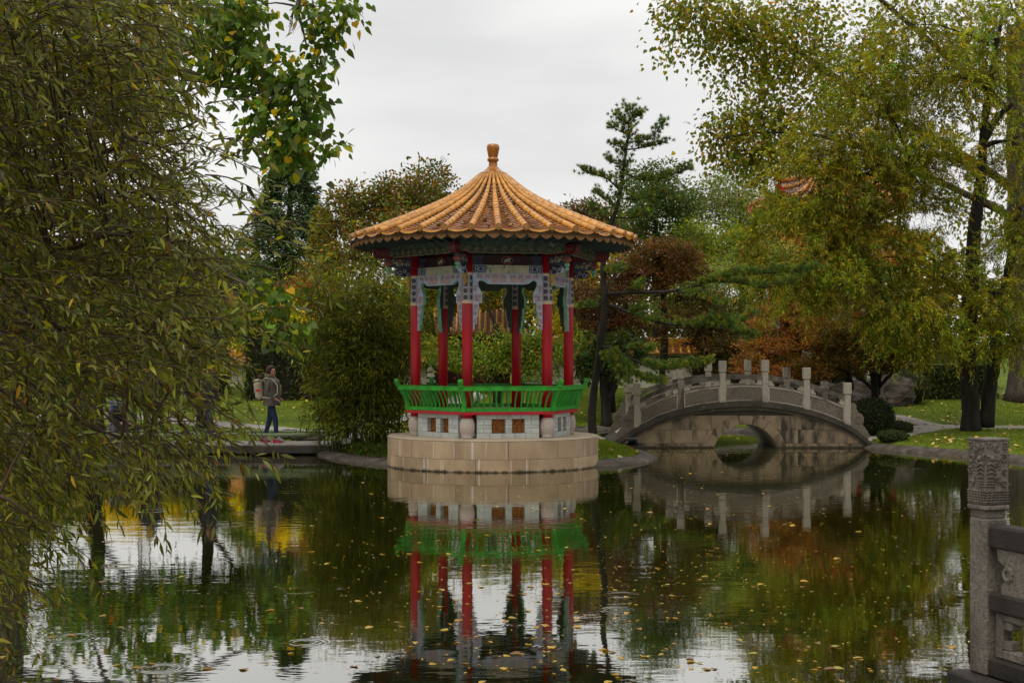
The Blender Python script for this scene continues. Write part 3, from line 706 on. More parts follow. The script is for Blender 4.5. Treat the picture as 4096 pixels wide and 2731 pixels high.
# --- roof
prof = [(.20, 5.70), (.27, 5.672), (.443, 5.515), (.58, 5.40), (.704, 5.305), (.835, 5.215), (.965, 5.135), (1.225, 5.005), (1.486, 4.885), (1.75, 4.775), (2.01, 4.672), (2.27, 4.572), (2.53, 4.475), (2.78, 4.388)]
pr = np.array(prof); seg = np.hypot(np.diff(pr[:, 0]), np.diff(pr[:, 1])); arc = np.concatenate([[0], np.cumsum(seg)]); SL = arc[-1]
def roofp(s): return float(np.interp(s, arc, pr[:, 0])), float(np.interp(s, arc, pr[:, 1]))
def roofn(s):
    r0, z0 = roofp(max(s-.02, 0)); r1, z1 = roofp(min(s+.02, SL)); t = Vector((r1-r0, z1-z0)).normalized(); return t, Vector((-t.y, t.x))
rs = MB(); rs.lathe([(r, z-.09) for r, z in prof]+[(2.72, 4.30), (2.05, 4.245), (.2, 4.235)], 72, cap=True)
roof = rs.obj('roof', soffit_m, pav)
NR = 36; NT = 15
sb = np.array([.07+(SL-.07)*(k/NT)**1.0 for k in range(NT+1)])
def rib_rad(s):
    r, _ = roofp(s); return min(.060, .017+r*.031)
def cover_tile(k):
    b = MB(); s0, s1 = sb[k], sb[k+1]+.012 if k < NT-1 else sb[k+1]; n = 8; vs = []
    for i, (s, f) in enumerate(((s0, .80), (s0+.010, .90), (s1-.012, 1.05), (s1, .96))):
        r, z = roofp(s); t, nn = roofn(s); q = rib_rad(s)*f
        for j in range(n+1):
            a = math.pi*(j/n)*1.16-.08*math.pi
            h = q*math.sin(a)*1.0+.022*min(1, r/.9); x = q*math.cos(a)
            vs.append((x, -(r+nn.x*h), z+nn.y*h))
    m = n+1
    fs = [[i*m+j, i*m+j+1, (i+1)*m+j+1, (i+1)*m+j] for i in range(3) for j in range(n)]
    fs += [[3*m+j for j in range(m)], [j for j in range(m)][::-1]]
    return b.add(vs, fs)
cov_me = [cover_tile(k).mesh('cover_tile', tile_m, True) for k in range(NT)]
NPAN = 24
sp_ = np.array([.10+(SL-.13)*(k/NPAN)**.93 for k in range(NPAN+1)])
def pan_tile(k):
    b = MB(); s0, s1 = sp_[k], sp_[k+1]+.02; n = 6; vs = []
    for s, lift in ((s0, .0), (s1, .016), (s1, .004)):
        s = min(s, SL); r, z = roofp(s); t, nn = roofn(s); hw = r*math.tan(math.pi/NR)
        for j in range(n+1):
            e = -1+2*j/n; h = -.056+lift*1.7+.06*e*e*min(1, r/.8)
            vs.append((hw*e, -(r+nn.x*h), z+nn.y*h))
    m = n+1
    fs = [[i*m+j, i*m+j+1, (i+1)*m+j+1, (i+1)*m+j] for i in range(2) for j in range(n)]
    return b.add(vs, fs)
pan_me = [pan_tile(k).mesh('pan_tile', pan_m, True) for k in range(NPAN)]
restc = MB(); restp = MB()
def rot_into(dst, me, rz):
    c, s = math.cos(rz), math.sin(rz)
    dst.add([(v.co.x*c-v.co.y*s, v.co.x*s+v.co.y*c, v.co.z) for v in me.vertices], [list(p.vertices) for p in me.polygons])
def wrap(a): return (a+math.pi) % (2*math.pi)-math.pi
for k in range(NR):
    a = 2*math.pi*(k+.5)/NR-R(4.2)+R(2); front = abs(wrap(a)) < R(97)
    for i in range(NT):
        if front and i > 0: link('cover_tile', cov_me[i], roof, rz=a)
        else: rot_into(restc, cov_me[i], a)
    a2 = a+math.pi/NR
    for i in range(NPAN):
        if abs(wrap(a2)) < R(75) and i >= 6: link('pan_tile', pan_me[i], roof, rz=a2)
        else: rot_into(restp, pan_me[i], a2)
tag(restc.obj('cover_tiles_rest', tile_m, roof, True), kind='stuff'); tag(restp.obj('pan_tiles_rest', pan_m, roof, True), kind='stuff')
# tile end discs, drip tiles, rafters
te = MB(); r_, z_ = roofp(SL); r_ += .012; z_ += .006; q = rib_rad(SL)*1.04
for (rad, d0, d1, mt) in ((q*1.02, .0, .012, 0), (q*.62, .012, .016, 0)):
    vs = []; n = 16
    for d in (d0, d1):
        for j in range(n):
            t = 2*math.pi*j/n; vs.append((rad*math.cos(t), -(r_+d+.002+.3*rad*math.sin(t)*0), z_+.012+rad*math.sin(t)))
    te.add(vs, [[j, (j+1) % n, n+(j+1) % n, n+j] for j in range(n)]+[[n+j for j in range(n)]])
te.tube([Vector((q*.86*math.cos(t), -(r_+.014), z_+.012+q*.86*math.sin(t))) for t in [i*2*math.pi/14 for i in range(15)]], q*.12, 5, 0, False)
for i in range(5): te.sphere((q*.36*math.cos(i*1.257), -(r_+.016), z_+.012+q*.36*math.sin(i*1.257)), q*.17, 5, 4)
te_me = te.mesh('tile_end', M('tile_end_relief', (.42, .20, .05), (.25, .11, .025), 60, .45, .5, 60, coat=.2), False)
dr = MB(); dw = .118; shp = []
for i in range(13):
    t = i/12; x = (t-.5)*2; shp.append((x*dw, 4.285+.0-.075*(1-abs(x)**2.2)-.012*(1-min(1, abs(x)*5))))
dr.prism([(dw, 4.315)]+[(-dw, 4.315)]+shp, 2.735, 2.72, lambda a, b, d: (a, -d, b+(2.735-d)*.3))
dr.tube([Vector((a*.82, -2.738, b+.012)) for a, b in shp], .007, 4, 0, False); dr.sphere((0, -2.738, 4.262), .02, 6, 4)
drip_me = dr.mesh('drip_tile', drip_m)
# lip of the lowest pan row
lp = MB(); hw = r_*math.tan(math.pi/NR); vs = []
for zz, rr_ in ((.0, 0), (-.034, .004)):
    for j in range(9):
        e = -1+2*j/8; vs.append((hw*e*.98, -(r_-.012+rr_), z_-.042+.05*e*e+zz*(1-.3*e*e)))
lp.add(vs, [[j, j+1, 9+j+1, 9+j] for j in range(8)]); lip_me = lp.mesh('pan_lip', tile_m, True)
rf = MB(); rf.add([(-.02, -2.02, 4.19), (.02, -2.02, 4.19), (.02, -2.70, 4.245), (-.02, -2.70, 4.245), (-.02, -2.02, 4.24), (.02, -2.02, 4.24), (.02, -2.70, 4.297), (-.02, -2.70, 4.297)], [[0, 3, 2, 1], [4, 5, 6, 7], [0, 1, 5, 4], [1, 2, 6, 5], [2, 3, 7, 6], [3, 0, 4, 7]])
raft_me = rf.mesh('rafter', teal_m)
for k in range(NR):
    a = 2*math.pi*(k+.5)/NR-R(4.2)+R(2)
    link('tile_end', te_me, roof, rz=a); link('pan_lip', lip_me, roof, rz=a+math.pi/NR)
for k in range(72):
    a = 2*math.pi*k/72+R(1.1)
    link('drip_tile', drip_me, roof, rz=a); link('rafter', raft_me, roof, rz=a+R(2.5))
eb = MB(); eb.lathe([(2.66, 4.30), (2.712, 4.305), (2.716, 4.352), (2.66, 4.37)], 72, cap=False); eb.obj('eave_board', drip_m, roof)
fi = MB()
fi.lathe([(.262, 5.655), (.278, 5.665), (.278, 5.705), (.262, 5.715), (.20, 5.745), (.14, 5.79), (.105, 5.83), (.09, 5.85)], 32)
fi.lathe([(.10, 5.83), (.088, 5.855), (.083, 5.90), (.083, 5.94), (.108, 5.95), (.113, 5.975), (.108, 6.0), (.088, 6.01), (.088, 6.02), (.092, 6.03), (.108, 6.11), (.124, 6.18), (.126, 6.22), (.118, 6.255), (.095, 6.276), (.05, 6.284), (.0, 6.285)], 32)
for i in range(24):
    t = 2*math.pi*i/24; fi.sphere((.272*math.cos(t), .272*math.sin(t), 5.667), .022, 6, 4)
fi.obj('finial', finial_m, roof, True)

nlit = 70; la = rng.normal(.12, .5, nlit); lsx = rng.uniform(.9, 2.7, nlit)
lp_ = []
for i in range(nlit):
    kq = round((la[i]-R(2.8))/(2*math.pi/NR)); aa = 2*math.pi*(kq)/NR+R(-2.2)+rng.normal(0, .012); s_ = float(np.interp(lsx[i], pr[:, 0], arc)); rr_, zz_ = roofp(s_); q_ = pol(aa, rr_, zz_-.005); lp_.append(tuple(q_))
ROOF_LITTER = np.array(lp_)
# ================================================================== BRIDGE
bridge = thing('arched_bridge', 'small grey stone arched footbridge with square posts and carved panels beside the pavilion', 'bridge', (0, 0, 0))
BY0, BY1 = 33.4, 35.9; BS = .002995
def bx(x): return (302+.5102*x)*BY0/FPX
def bzz(y): return (805-y)*BS
top_pts = [(180, 770), (235, 735), (370, 652), (560, 555), (710, 507), (880, 470), (1045, 449), (1230, 441), (1400, 447), (1560, 468), (1710, 500), (1870, 550), (2020, 612), (2110, 668), (2205, 752), (2260, 795)]
TX = np.array([bx(p[0]) for p in top_pts]); TZ = np.array([bzz(p[1]) for p in top_pts])
def decktop(x): return float(np.interp(x, TX, TZ))
bcx = bx(1240); AR = .78; ACZ = -.22
xsb = np.linspace(TX[0], TX[-1], 60)
# deck / dark moulding band, two steps
def band(z_off0, z_off1, y0, y1, mat, name, parent, x0=None, x1=None):
    b = MB(); vs = []; xx = np.linspace(x0 or TX[0], x1 or TX[-1], 56)
    for x in xx:
        z = decktop(x)
        for (yy, zz) in ((y0, z+z_off0), (y1, z+z_off0), (y1, z+z_off1), (y0, z+z_off1)): vs.append((x, yy, zz))
    n = len(xx); fs = [[i*4+j, (i+1)*4+j, (i+1)*4+(j+1) % 4, i*4+(j+1) % 4] for i in range(n-1) for j in range(4)]+[[0, 1, 2, 3], [(n-1)*4+j for j in range(4)][::-1]]
    b.add(vs, fs); return b.obj(name, mat, parent)
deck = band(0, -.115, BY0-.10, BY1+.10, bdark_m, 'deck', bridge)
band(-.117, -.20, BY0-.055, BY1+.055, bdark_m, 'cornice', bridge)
band(.003, -.05, BY0+.2, BY1-.2, pebble_m, 'deck_paving', bridge, TX[1]+.1, TX[-2]-.1)
def inner(x):  # height of the arch opening
    q = AR*AR-(x-bcx)**2
    return ACZ+math.sqrt(q) if q > 0 else -9
VR = AR+.20
def vouter(x):
    q = VR*VR-(x-bcx)**2
    return ACZ+math.sqrt(q) if q > 0 else -9
# core body of the bridge (with the tunnel)
b = MB(); xx = sorted(set(list(np.linspace(TX[1], TX[-2], 60))+list(bcx+AR*np.cos(np.linspace(0, math.pi, 25)))))
vs = []
for x in xx:
    t = decktop(x)-.12; lo_ = max(-.5, min(inner(x), t-.02)) if abs(x-bcx) < AR else -.5
    for yy in (BY0+.02, BY1-.02): vs += [(x, yy, lo_), (x, yy, max(t, lo_+.01))]
n = len(xx); fs = []
for i in range(n-1):
    a, c = i*4, (i+1)*4
    fs += [[a, c, c+1, a+1], [a+2, a+3, c+3, c+2], [a, a+2, c+2, c], [a+1, c+1, c+3, a+3]]
fs += [[0, 1, 3, 2]]
b.add(vs, fs); body = b.obj('spandrel_wall', M('bridge_joint', (.05, .04, .028), rough=.9), bridge)
tn = MB(); vs = []; nn_ = 28
for i in range(nn_+1):
    t = math.pi*i/nn_*1.12-.06*math.pi
    for yy in (BY0+.03, BY1-.03): vs.append((bcx+(AR-.006)*math.cos(t), yy, ACZ+(AR-.006)*math.sin(t)))
tn.add(vs, [[i*2, i*2+1, i*2+3, i*2+2] for i in range(nn_)]); tn.obj('arch_lining', M('arch_lining_stone', (.30, .25, .18), (.20, .165, .12), 5, .7, .3, 40), body, True)
def block(x0, x1, z0, z1, yf, dirn):
    b = MB(); n = 10; g = .004; up = []; dn = []
    for i in range(n+1):
        x = x0+g+(x1-x0-2*g)*i/n
        t = min(z1-g, decktop(x)-.152); l = max(z0+g, vouter(x)+.004 if vouter(x) > -1 else -9)
        if t > l+.012: up.append((x, t)); dn.append((x, l))
    if len(up) < 2: return
    poly = dn+up[::-1]
    b.prism(poly, yf, yf+dirn*.05, lambda a, c, d: (a, d, c))
    b.obj('stone_block', bstone_m, body)
for yf, dirn in ((BY0, 1), (BY1, -1)):
    for z0, z1, cuts in ((-.4, .105, [430, 520, 730, 930, 1240, 1555, 1745, 1975, 2200]), (.105, .425, [300, 455, 655, 830, 1000, 1240, 1480, 1650, 1800, 1965, 2150]), (.425, .765, [500, 665, 800, 968, 1130, 1240, 1375, 1520, 1680, 1850, 2000])):
        for i in range(len(cuts)-1): block(bx(cuts[i]), bx(cuts[i+1]), z0, z1, yf, dirn)
    nv = 9
    for k in range(nv):
        t0 = math.pi*(k/nv)*1.10-.05*math.pi; t1 = math.pi*((k+1)/nv)*1.10-.05*math.pi
        poly = []
        for rr_, order in ((AR-.004, 1), (VR, -1)):
            ts = [t0+.006+(t1-t0-.012)*i/5 for i in range(6)]
            for t in ts[::order]: poly.append((bcx+rr_*math.cos(t), min(ACZ+rr_*math.sin(t), decktop(bcx+rr_*math.cos(t))-.155)))
        b = MB(); b.prism(poly, yf-dirn*.008, yf+dirn*.06, lambda a, c, d: (a, d, c)); b.obj('arch_stone', bstone_m, body)
# posts
pxs = [(387, 302), (733, 190), (1060, 120), (1393, 120), (1720, 175), (2040, 296)]
POSTX = [bx(p[0]) for p in pxs]
def bpost(x, ztop, y):
    b = MB(); zb_ = decktop(x)-.02
    b.box((x, y, (zb_+ztop-.30)/2), (.145, .145, ztop-.30-zb_), ch=.012)
    b.box((x, y, ztop-.285), (.125, .125, .03))
    b.box((x, y, ztop-.135), (.175, .175, .27), ch=.012)
    return b.obj('post', bpost_m, bridge)
def rail_seg(xa, xb, y, back):
    ya = y
    n = 12
    def strip(z0f, z1f, d0, d1, mat, name, parent, x0=xa, x1=xb):
        b = MB(); vs = []
        for i in range(n+1):
            x = x0+(x1-x0)*i/n; z = decktop(x)
            for (yy, zz) in ((d0, z+z0f), (d1, z+z0f), (d1, z+z1f), (d0, z+z1f)): vs.append((x, ya+yy, zz))
        fs = [[i*4+j, (i+1)*4+j, (i+1)*4+(j+1) % 4, i*4+(j+1) % 4] for i in range(n) for j in range(4)]+[[0, 1, 2, 3], [n*4+j for j in range(4)][::-1]]
        b.add(vs, fs); return b.obj(name, mat, parent)
    xa += .07; xb -= .07
    pl = strip(.0, .40, -.05, .05, bpanel_m, 'panel', bridge, xa, xb)
    strip(.345, .375, -.058, .058, bpost_m, 'panel_moulding', pl, xa, xb); strip(.02, .045, -.058, .058, bpost_m, 'panel_moulding', pl, xa, xb)
    for e0, e1 in ((xa, xa+.03), (xb-.03, xb)): strip(.05, .34, -.058, .058, bpost_m, 'panel_moulding', pl, e0, e1)
    b = MB()
    for f_ in (.0, .26, 1.0):
        pass
    rl = strip(.53, .64, -.06, .06, brail_m, 'hand_rail', bridge, xa, xb)
    w_ = xb-xa
    for (q0, q1) in ((0, .13), (.87, 1.0)):
        strip(.40, .53, -.04, .04, bpost_m, 'rail_support', rl, xa+w_*q0, xa+w_*q1)
    for q0, q1 in ((.13, .17), (.83, .87)):
        strip(.40, .45, -.04, .04, bpost_m, 'rail_support', rl, xa+w_*q0, xa+w_*q1)
for y in (BY0+.04, BY1-.04):
    for i, (p, x) in enumerate(zip(pxs, POSTX)): bpost(x, decktop(x)+[1.03, .98, .98, .99, .98, .99][i], y)
    for i in range(5): rail_seg(POSTX[i], POSTX[i+1], y, False)
    # scroll stones at both ends
    for x0, sg in ((POSTX[0]-.075, -1), (POSTX[5]+.075, 1)):
        out = [(0, .52), (.06, .54), (.11, .52), (.13, .46), (.12, .41), (.16, .36), (.165, .32), (.2, .30), (.26, .27), (.30, .20), (.30, .10), (.27, .04), (.29, .0), (.33, -.03), (.35, -.08), (.385, -.10), (.40, -.16), (.43, -.19), (.44, -.25), (.40, -.30)]
        zb_ = decktop(x0)
        poly = [(x0+sg*a, zb_+.02+c_) for a, c_ in out]+[(x0+sg*.40, min(zb_-.30, decktop(x0+sg*.40)-.02)), (x0, decktop(x0)-.03)]
        b = MB(); b.prism(poly, y-.06, y+.06, lambda a, c, d: (a, d, c)); 
        for s in (-1, 1):
            for rr_ in (.09, .05): b.tube([Vector((x0+sg*.165+rr_*math.cos(t), y+s*.062, zb_+.16+rr_*math.sin(t))) for t in [i*2*math.pi/14 for i in range(15)]], .012, 5, 0, False)
        b.obj('scroll_stone', bpanel_m, bridge)

# ================================================================== FOREGROUND BALUSTRADE
fg = thing('stone_balustrade', 'near stone balustrade with square newel post carved with waves and beast head', 'balustrade', (0, 0, 0))
fp = P(3953, 1750, 7.2); fdir = Vector((.315, -.948, 0)).normalized(); fnor = Vector((-fdir.y, fdir.x, 0))*-1.0   # fnor points to the left of the rail (towards the water)
fang = math.atan2(fdir.y, fdir.x)
FT = 1.62; FB = .43
def fgm(a, o, z):   # a along rail, o towards outer side, z
    q = Vector((fp.x, 7.2, 0))+fdir*a+fnor*o; return (q.x, q.y, z)
def fbox(a0, a1, o0, o1, z0, z1, b, mat=0, ch=.008):
    c = fgm((a0+a1)/2, (o0+o1)/2, (z0+z1)/2); b.box(c, (a1-a0, abs(o1-o0), z1-z0), mat, fang, ch)
b = MB(); fbox(-.068, .068, -.068, .068, FB, FT-.40, b, ch=.012); b.obj('newel_shaft', fg_m, fg)
b = MB(); fbox(-.06, .06, -.06, .06, FT-.40, FT-.36, b, ch=.004); fbox(-.075, .075, -.075, .075, FT-.36, FT-.335, b, ch=.006); b.obj('newel_neck', fg_m, fg)
b = MB(); fbox(-.071, .071, -.071, .071, FT-.335, FT-.003, b, ch=.006)
fbox(-.075, .075, -.075, .075, FT-.012, FT, b, ch=.003)
head = b.obj('newel_head', fg_m, fg)
# relief on the two visible faces (and their opposites): wave bands below, coiling cloud-and-beast above
rl = MB()
def relief(face):
    def q(u, v, h):
        return Vector(fgm(.071+h, u, FT-.335+v)) if face == 0 else Vector(fgm(u, .071+h, FT-.335+v)) if face == 1 else Vector(fgm(u, -.071-h, FT-.335+v))
    for i in range(5):
        pts = [q(-.069+.138*k/18, .012+i*.013+.008*abs(math.sin(k*1.05+i*.3)), .002) for k in range(19)]; rl.tube(pts, .0042, 5)
    def spiral(u, v, r, turns=1.6, s=1, w=.0045):
        pts = []
        for k in range(16):
            t = k/15; a = s*t*turns*2*math.pi+1.0; rr_ = r*(1-.85*t); pts.append(q(u+rr_*math.cos(a), v+rr_*math.sin(a), .003))
        rl.tube(pts, [w*(1-.4*k/15) for k in range(16)], 5)
    rs_ = random.Random(face+3)
    for (u, v, r) in ((-.04, .11, .022), (-.045, .17, .02), (-.035, .235, .024), (-.045, .295, .02), (.0, .13, .018), (.005, .29, .02), (.05, .30, .016), (.0, .21, .02)): spiral(u, v, r, 1.5, rs_.choice((-1, 1)))
    # beast: snout, jaw, neck scales
    for i in range(4):
        rl.tube([q(.012+.05*t, .19-.018*i+.022*math.sin(t*2.6)*(1-.2*i), .004) for t in [k/8 for k in range(9)]], .006-.0007*i, 5)
    rl.sphere(q(.03, .235, .0), .014, 8, 6); rl.sphere(q(.055, .245, .0), .010, 8, 6)
    for i in range(4):
        for j in range(4):
            c = q(.02+.014*j-.003*i, .095+.014*i, .0); rl.sphere(c, .0075, 6, 4)
    for i in range(5): rl.tube([q(.052+.004*i, .17+.02*i, .003), q(.066, .180+.02*i, .004)], [.005, .001], 5)
for fc in (0, 1, 2): relief(fc)
rl.obj('carved_relief', fg_m, head, True)
b = MB(); fbox(-.13, 2.6, -.16, .16, .27, FB, b, ch=.01); b.obj('base_slab', fgd_m, fg)
b = MB(); fbox(.069, 2.6, -.055, .055, FT-.545, FT-.43, b, ch=.012); b.obj('top_rail', fgd_m, fg)
b = MB(); fbox(.069, 2.6, -.055, .055, FT-.86, FT-.765, b, ch=.012); b.obj('middle_rail', fgd_m, fg)
b = MB(); fbox(.069, 2.6, -.06, .06, FB+.002, FB+.10, b, ch=.012); b.obj('lower_rail', fgd_m, fg)
for a0 in (.16, 1.0, 1.85):      # cloud-shaped rests between the rails
    poly = [(a0, FT-.765), (a0+.30, FT-.765), (a0+.31, FT-.72), (a0+.26, FT-.69), (a0+.27, FT-.63), (a0+.33, FT-.60), (a0+.33, FT-.545), (a0-.04, FT-.545), (a0-.03, FT-.60), (a0+.03, FT-.63), (a0+.04, FT-.69), (a0-.01, FT-.72)]
    b = MB(); b.prism(poly, -.04, .04, lambda a, c, d: fgm(a, d, c))
    for s in (-1, 1):
        b.tube([Vector(fgm(a0+.05+.03*math.cos(t), s*.042, FT-.66+.03*math.sin(t))) for t in [i*2*math.pi/10 for i in range(11)]], .012, 5, 0, False)
        b.tube([Vector(fgm(a0+.25+.03*math.cos(t), s*.042, FT-.66+.03*math.sin(t))) for t in [i*2*math.pi/10 for i in range(11)]], .012, 5, 0, False)
    b.obj('cloud_rest', fg_m, fg)
for a0, a1 in ((.10, 1.2), (1.3, 2.5)):         # openwork frames below
    b = MB(); z0, z1 = FB+.10, FT-.86
    fbox(a0, a0+.055, -.035, .035, z0, z1, b, ch=.008); fbox(a1-.055, a1, -.035, .035, z0, z1, b, ch=.008)
    fbox(a0+.055, a1-.055, -.033, .033, z0, z0+.05, b, ch=.008); fbox(a0+.055, a1-.055, -.033, .033, z1-.04, z1, b, ch=.008)
    fbox(a0+.055, a0+.11, -.030, .030, z0+.05, z0+.095, b, ch=.006); fbox(a0+.055, a0+.12, -.030, .030, z1-.08, z1-.04, b, ch=.006)
    fbox(a0+.2, a0+.25, -.030, .030, z0+.05, z0+.15, b, ch=.006); fbox(a0+.2, a1-.2, -.031, .031, z0+.15, z0+.19, b, ch=.006); fbox(a1-.25, a1-.2, -.030, .030, z0+.05, z0+.15, b, ch=.006)
    b.obj('openwork_panel', fg_m, fg)
b = MB(); fbox(-.25, 6.5, -6, -.161, -.6, .40, b, ch=.01); fbox(-.1, 6.5, -.1605, .10, -.6, .268, b, ch=.01)
tag(b.obj('terrace', fgd_m), kind='structure')

# ================================================================== LEFT WALKWAY
b = MB(); b.box((-10.2, 31.55, .115), (12.7, 1.5, .17), ch=.02)
for x in (-15, -13, -11, -9, -7, -5): b.box((x, 31.6, -.25), (.3, 1.1, .56))
tag(b.obj('walkway_deck', conc_m), kind='structure')
b = MB(); b.box((-10.2, 31.55, .214), (12.66, 1.46, .02)); tag(b.obj('walkway_paving', pebble_m), kind='structure')
def bamboo_rail(y, label):
    t = thing('bamboo_rail', label, 'rail', (-10, y, .22))
    x0, x1 = -5.9, 6.28-.05*(y > 31.5)
    b = MB(); pts = []; rad = []; x = x0; k = 0
    while x < x1:
        sp = random.uniform(.30, .42); e = min(x+sp, x1)
        for (q, r) in ((x, .043), (x+.012, .037), ((x+e)/2, .035), (e-.012, .037)): pts.append((q, 0, .215+.004*math.sin(k))); rad.append(r)
        x = e; k += 1
    b.tube(pts, rad, 10); b.obj('pole', bamboo_m, t, True)
    for xx in (-5.6, -3.6, -1.6, .4, 2.4, 4.3, 6.22):
        p = MB(); p.tube([(xx, 0, -.02), (xx, 0, .19)], .033, 8); p.obj('post', bamboo_m, t, True)
bamboo_rail(30.92, 'long pale green bamboo rail along the pond side of the walkway')
bamboo_rail(32.2, 'long pale green bamboo rail along the lawn side of the walkway')

def rock(px, py, Y, w_, h_, d_, label, seed, dz=0):
    c = P(px, py, Y); g = hz(c.x, c.y)
    b = MB(); b.sphere((0, 0, 0), 1, 18, 12)
    vs = []
    for v in b.v:
        v = Vector(v); n = mnoise.fractal(v*1.3+Vector((seed*7.1, seed*3.3, 0)), 1.0, 2.0, 4)+.25*mnoise.noise(Vector((v.x*2, v.y*2, v.z*7+seed)))
        k = 1+.38*n; q = Vector((v.x*k*w_/2, v.y*k*d_/2, max(v.z*k, -.5)*h_*.66+h_*.3)); vs.append(tuple(q))
    b.v = vs
    o = b.obj('rock', rock_m, None, False, (c.x, c.y, g-.05+dz)); return tag(o, label, 'rock')
rock(3370, 1560, 42, 1.3, .95, .9, 'pale grey limestone boulder behind the bridge under the maple', 1)
rock(3440, 1550, 42.5, 1.5, 1.0, .9, 'broad layered limestone boulder between the round bush and the maple', 2)
rock(3560, 1560, 43.5, 1.5, 1.0, 1.0, 'dark rough boulder at the edge of the sloping lawn', 3)
rock(3260, 1560, 43, 1.0, .8, .8, 'low boulder behind the far end of the bridge', 5)
rock(1160, 1715, 33.9, .7, .28, .5, 'small dark flat rock behind the bamboo rail', 6)
rock(1230, 1745, 33.5, .75, .3, .5, 'long grey rock beside the walkway near the bamboo clump', 7)
rock(520, 1700, 34.0, .9, .35, .6, 'grey rock behind the crouching visitor', 8)

def floodlight(px, py, Y, rz, label, pale):
    c = P(px, py, Y); g = hz(c.x, c.y)
    t = thing('floodlight', label, 'floodlight', (c.x, c.y, g), rz)
    m1 = Matrix.Translation((0, 0, .16)) @ Matrix.Rotation(R(-25), 4, 'X')
    b = MB(); b.box(None, (.24, .07, .17), mtx=m1, ch=.015)
    for i in range(6): b.box(None, (.20, .03, .008), mtx=m1 @ Matrix.Translation((0, .045, -.06+i*.024)))
    b.obj('housing', black_m, t)
    b = MB(); b.box(None, (.205, .008, .135), mtx=m1 @ Matrix.Translation((0, -.038, 0)), ch=.003); b.obj('lens', lens_m if pale else black_m, t)
    b = MB(); b.box((0, 0, .03), (.14, .12, .06), ch=.01); b.tube([(-.13, 0, .16), (-.13, .01, .05), (-.06, .01, .04)], .009, 6); b.tube([(.13, 0, .16), (.13, .01, .05), (.06, .01, .04)], .009, 6)
    b.obj('bracket', black_m, t)
    b = MB(); b.tube([(.05, .09, .17), (.1, .13, .14), (.17, .12, .07), (.16, .06, .01), (.1, .03, -.01)], .006, 5); b.obj('cable', M('grey_cable', (.3, .3, .3)), t)
floodlight(1385, 1783, 30.2, R(12), 'small floodlight with pale glass in the ivy below the bamboo', True)
floodlight(2530, 1800, 30.4, R(150), 'black floodlight with grey cable on the grass tip by the bridge', False)

# ================================================================== BUILDINGS BEHIND
def tile_row(pts, r, parent, name='tile_row', step=.22):
    """a row of half-round cover tiles along a slope"""
    pts = [Vector(p) for p in pts]; ln = [0]
    for i in range(len(pts)-1): ln.append(ln[-1]+(pts[i+1]-pts[i]).length)
    def at(s):
        for i in range(len(pts)-1):
            if s <= ln[i+1]+1e-9: return pts[i].lerp(pts[i+1], (s-ln[i])/(ln[i+1]-ln[i]))
        return pts[-1]
    n = max(2, int(ln[-1]/step)); q = []; rd = []
    for k in range(n):
        s0, s1 = ln[-1]*k/n, ln[-1]*(k+1)/n
        q += [at(s0), at(s1-.01)]; rd += [r*.88, r*1.05]
    b = MB(); b.tube(q, rd, 8); return b.obj(name, tile_m, parent, True)
oldpan_m = M('weathered_pan_tile', (.16, .055, .012), (.06, .028, .012), 14, .5, .5, 30)
def straight_roof(parent, x0, x1, y_e, y_r, z_e, z_r, n, curve=.12, r=.055, back=True):
    def prof_(s, sgn=1):
        return (y_e+(y_r-y_e)*s if sgn > 0 else 2*y_r-(y_e+(y_r-y_e)*s)), z_e+(z_r-z_e)*(s-curve*math.sin(math.pi*s))
    for sgn in ((1, -1) if back else (1,)):
        b = MB(); vs = []
        for i in range(9):
            y, z = prof_(i/8, sgn); vs += [(x0, y, z-.03), (x1, y, z-.03)]
        for i in range(9):
            y, z = prof_(i/8, sgn); vs += [(x0, y, z-.10), (x1, y, z-.10)]
        fs = [[i*2, i*2+1, i*2+3, i*2+2] for i in range(8)]+[[18+i*2, 18+i*2+2, 18+i*2+3, 18+i*2+1] for i in range(8)]+[[0, 18, 19, 1]]+[[i*2, i*2+2, 18+i*2+2, 18+i*2] for i in range(8)]+[[i*2+1, 19+i*2, 19+i*2+2, i*2+3] for i in range(8)]
        b.add(vs, fs); ro = b.obj('roof_slope', oldpan_m, parent)
        for k in range(n):
            x = x0+(x1-x0)*(k+.5)/n
            tile_row([(x, *prof_(1-i/8, sgn)) for i in range(9)], r, ro)
        if sgn > 0:
            sx = (x1-x0)/n
            for k in range(n):
                b = MB(); y, z = prof_(0, 1)
                x = x0+sx*k+sx; 
                if k < n-1:
                    b.prism([(x+sx*.42*math.cos(t), z-.03-.08*abs(math.sin(t))) for t in [math.pi*i/8 for i in range(9)]], y-.012, y+.01, lambda a, c, d: (a, d, c)); b.obj('drip_tile', drip_m, ro)
gate = thing('garden_gate', 'red-walled gatehouse with amber tiled roof and curled ridge ornament behind the pavilion', 'gatehouse', (0, 0, 0))
gx0, gx1, gy = -2.95, -.02, 48.0
gh = hz(-1.3, 48.5)
for (x0, x1) in ((gx0+.15, gx0+.75), (gx1-.75, gx1-.15)):
    b = MB(); b.box(((x0+x1)/2, gy+1.0, (gh-.2+3.05)/2), (x1-x0, .5, 3.05-gh+.2)); b.obj('red_wall', dred_m, gate)
b = MB(); b.box(((gx0+gx1)/2, gy+1.02, 2.85), (gx1-gx0-1.5, .44, .4)); b.obj('lintel_wall', dred_m, gate)
for s in (-1, 1):
    b = MB(); cxm = (gx0+gx1)/2; b.box((cxm+s*.36, gy+1.05, (gh+2.65)/2), (.70, .08, 2.65-gh), ch=.01); dd = b.obj('door_leaf', red_m if False else dred_m, gate)
    k = MB(); k.sphere((cxm+s*.08, gy+.99, gh+.95), .035, 8, 6); k.obj('door_knob', gold_m, dd)
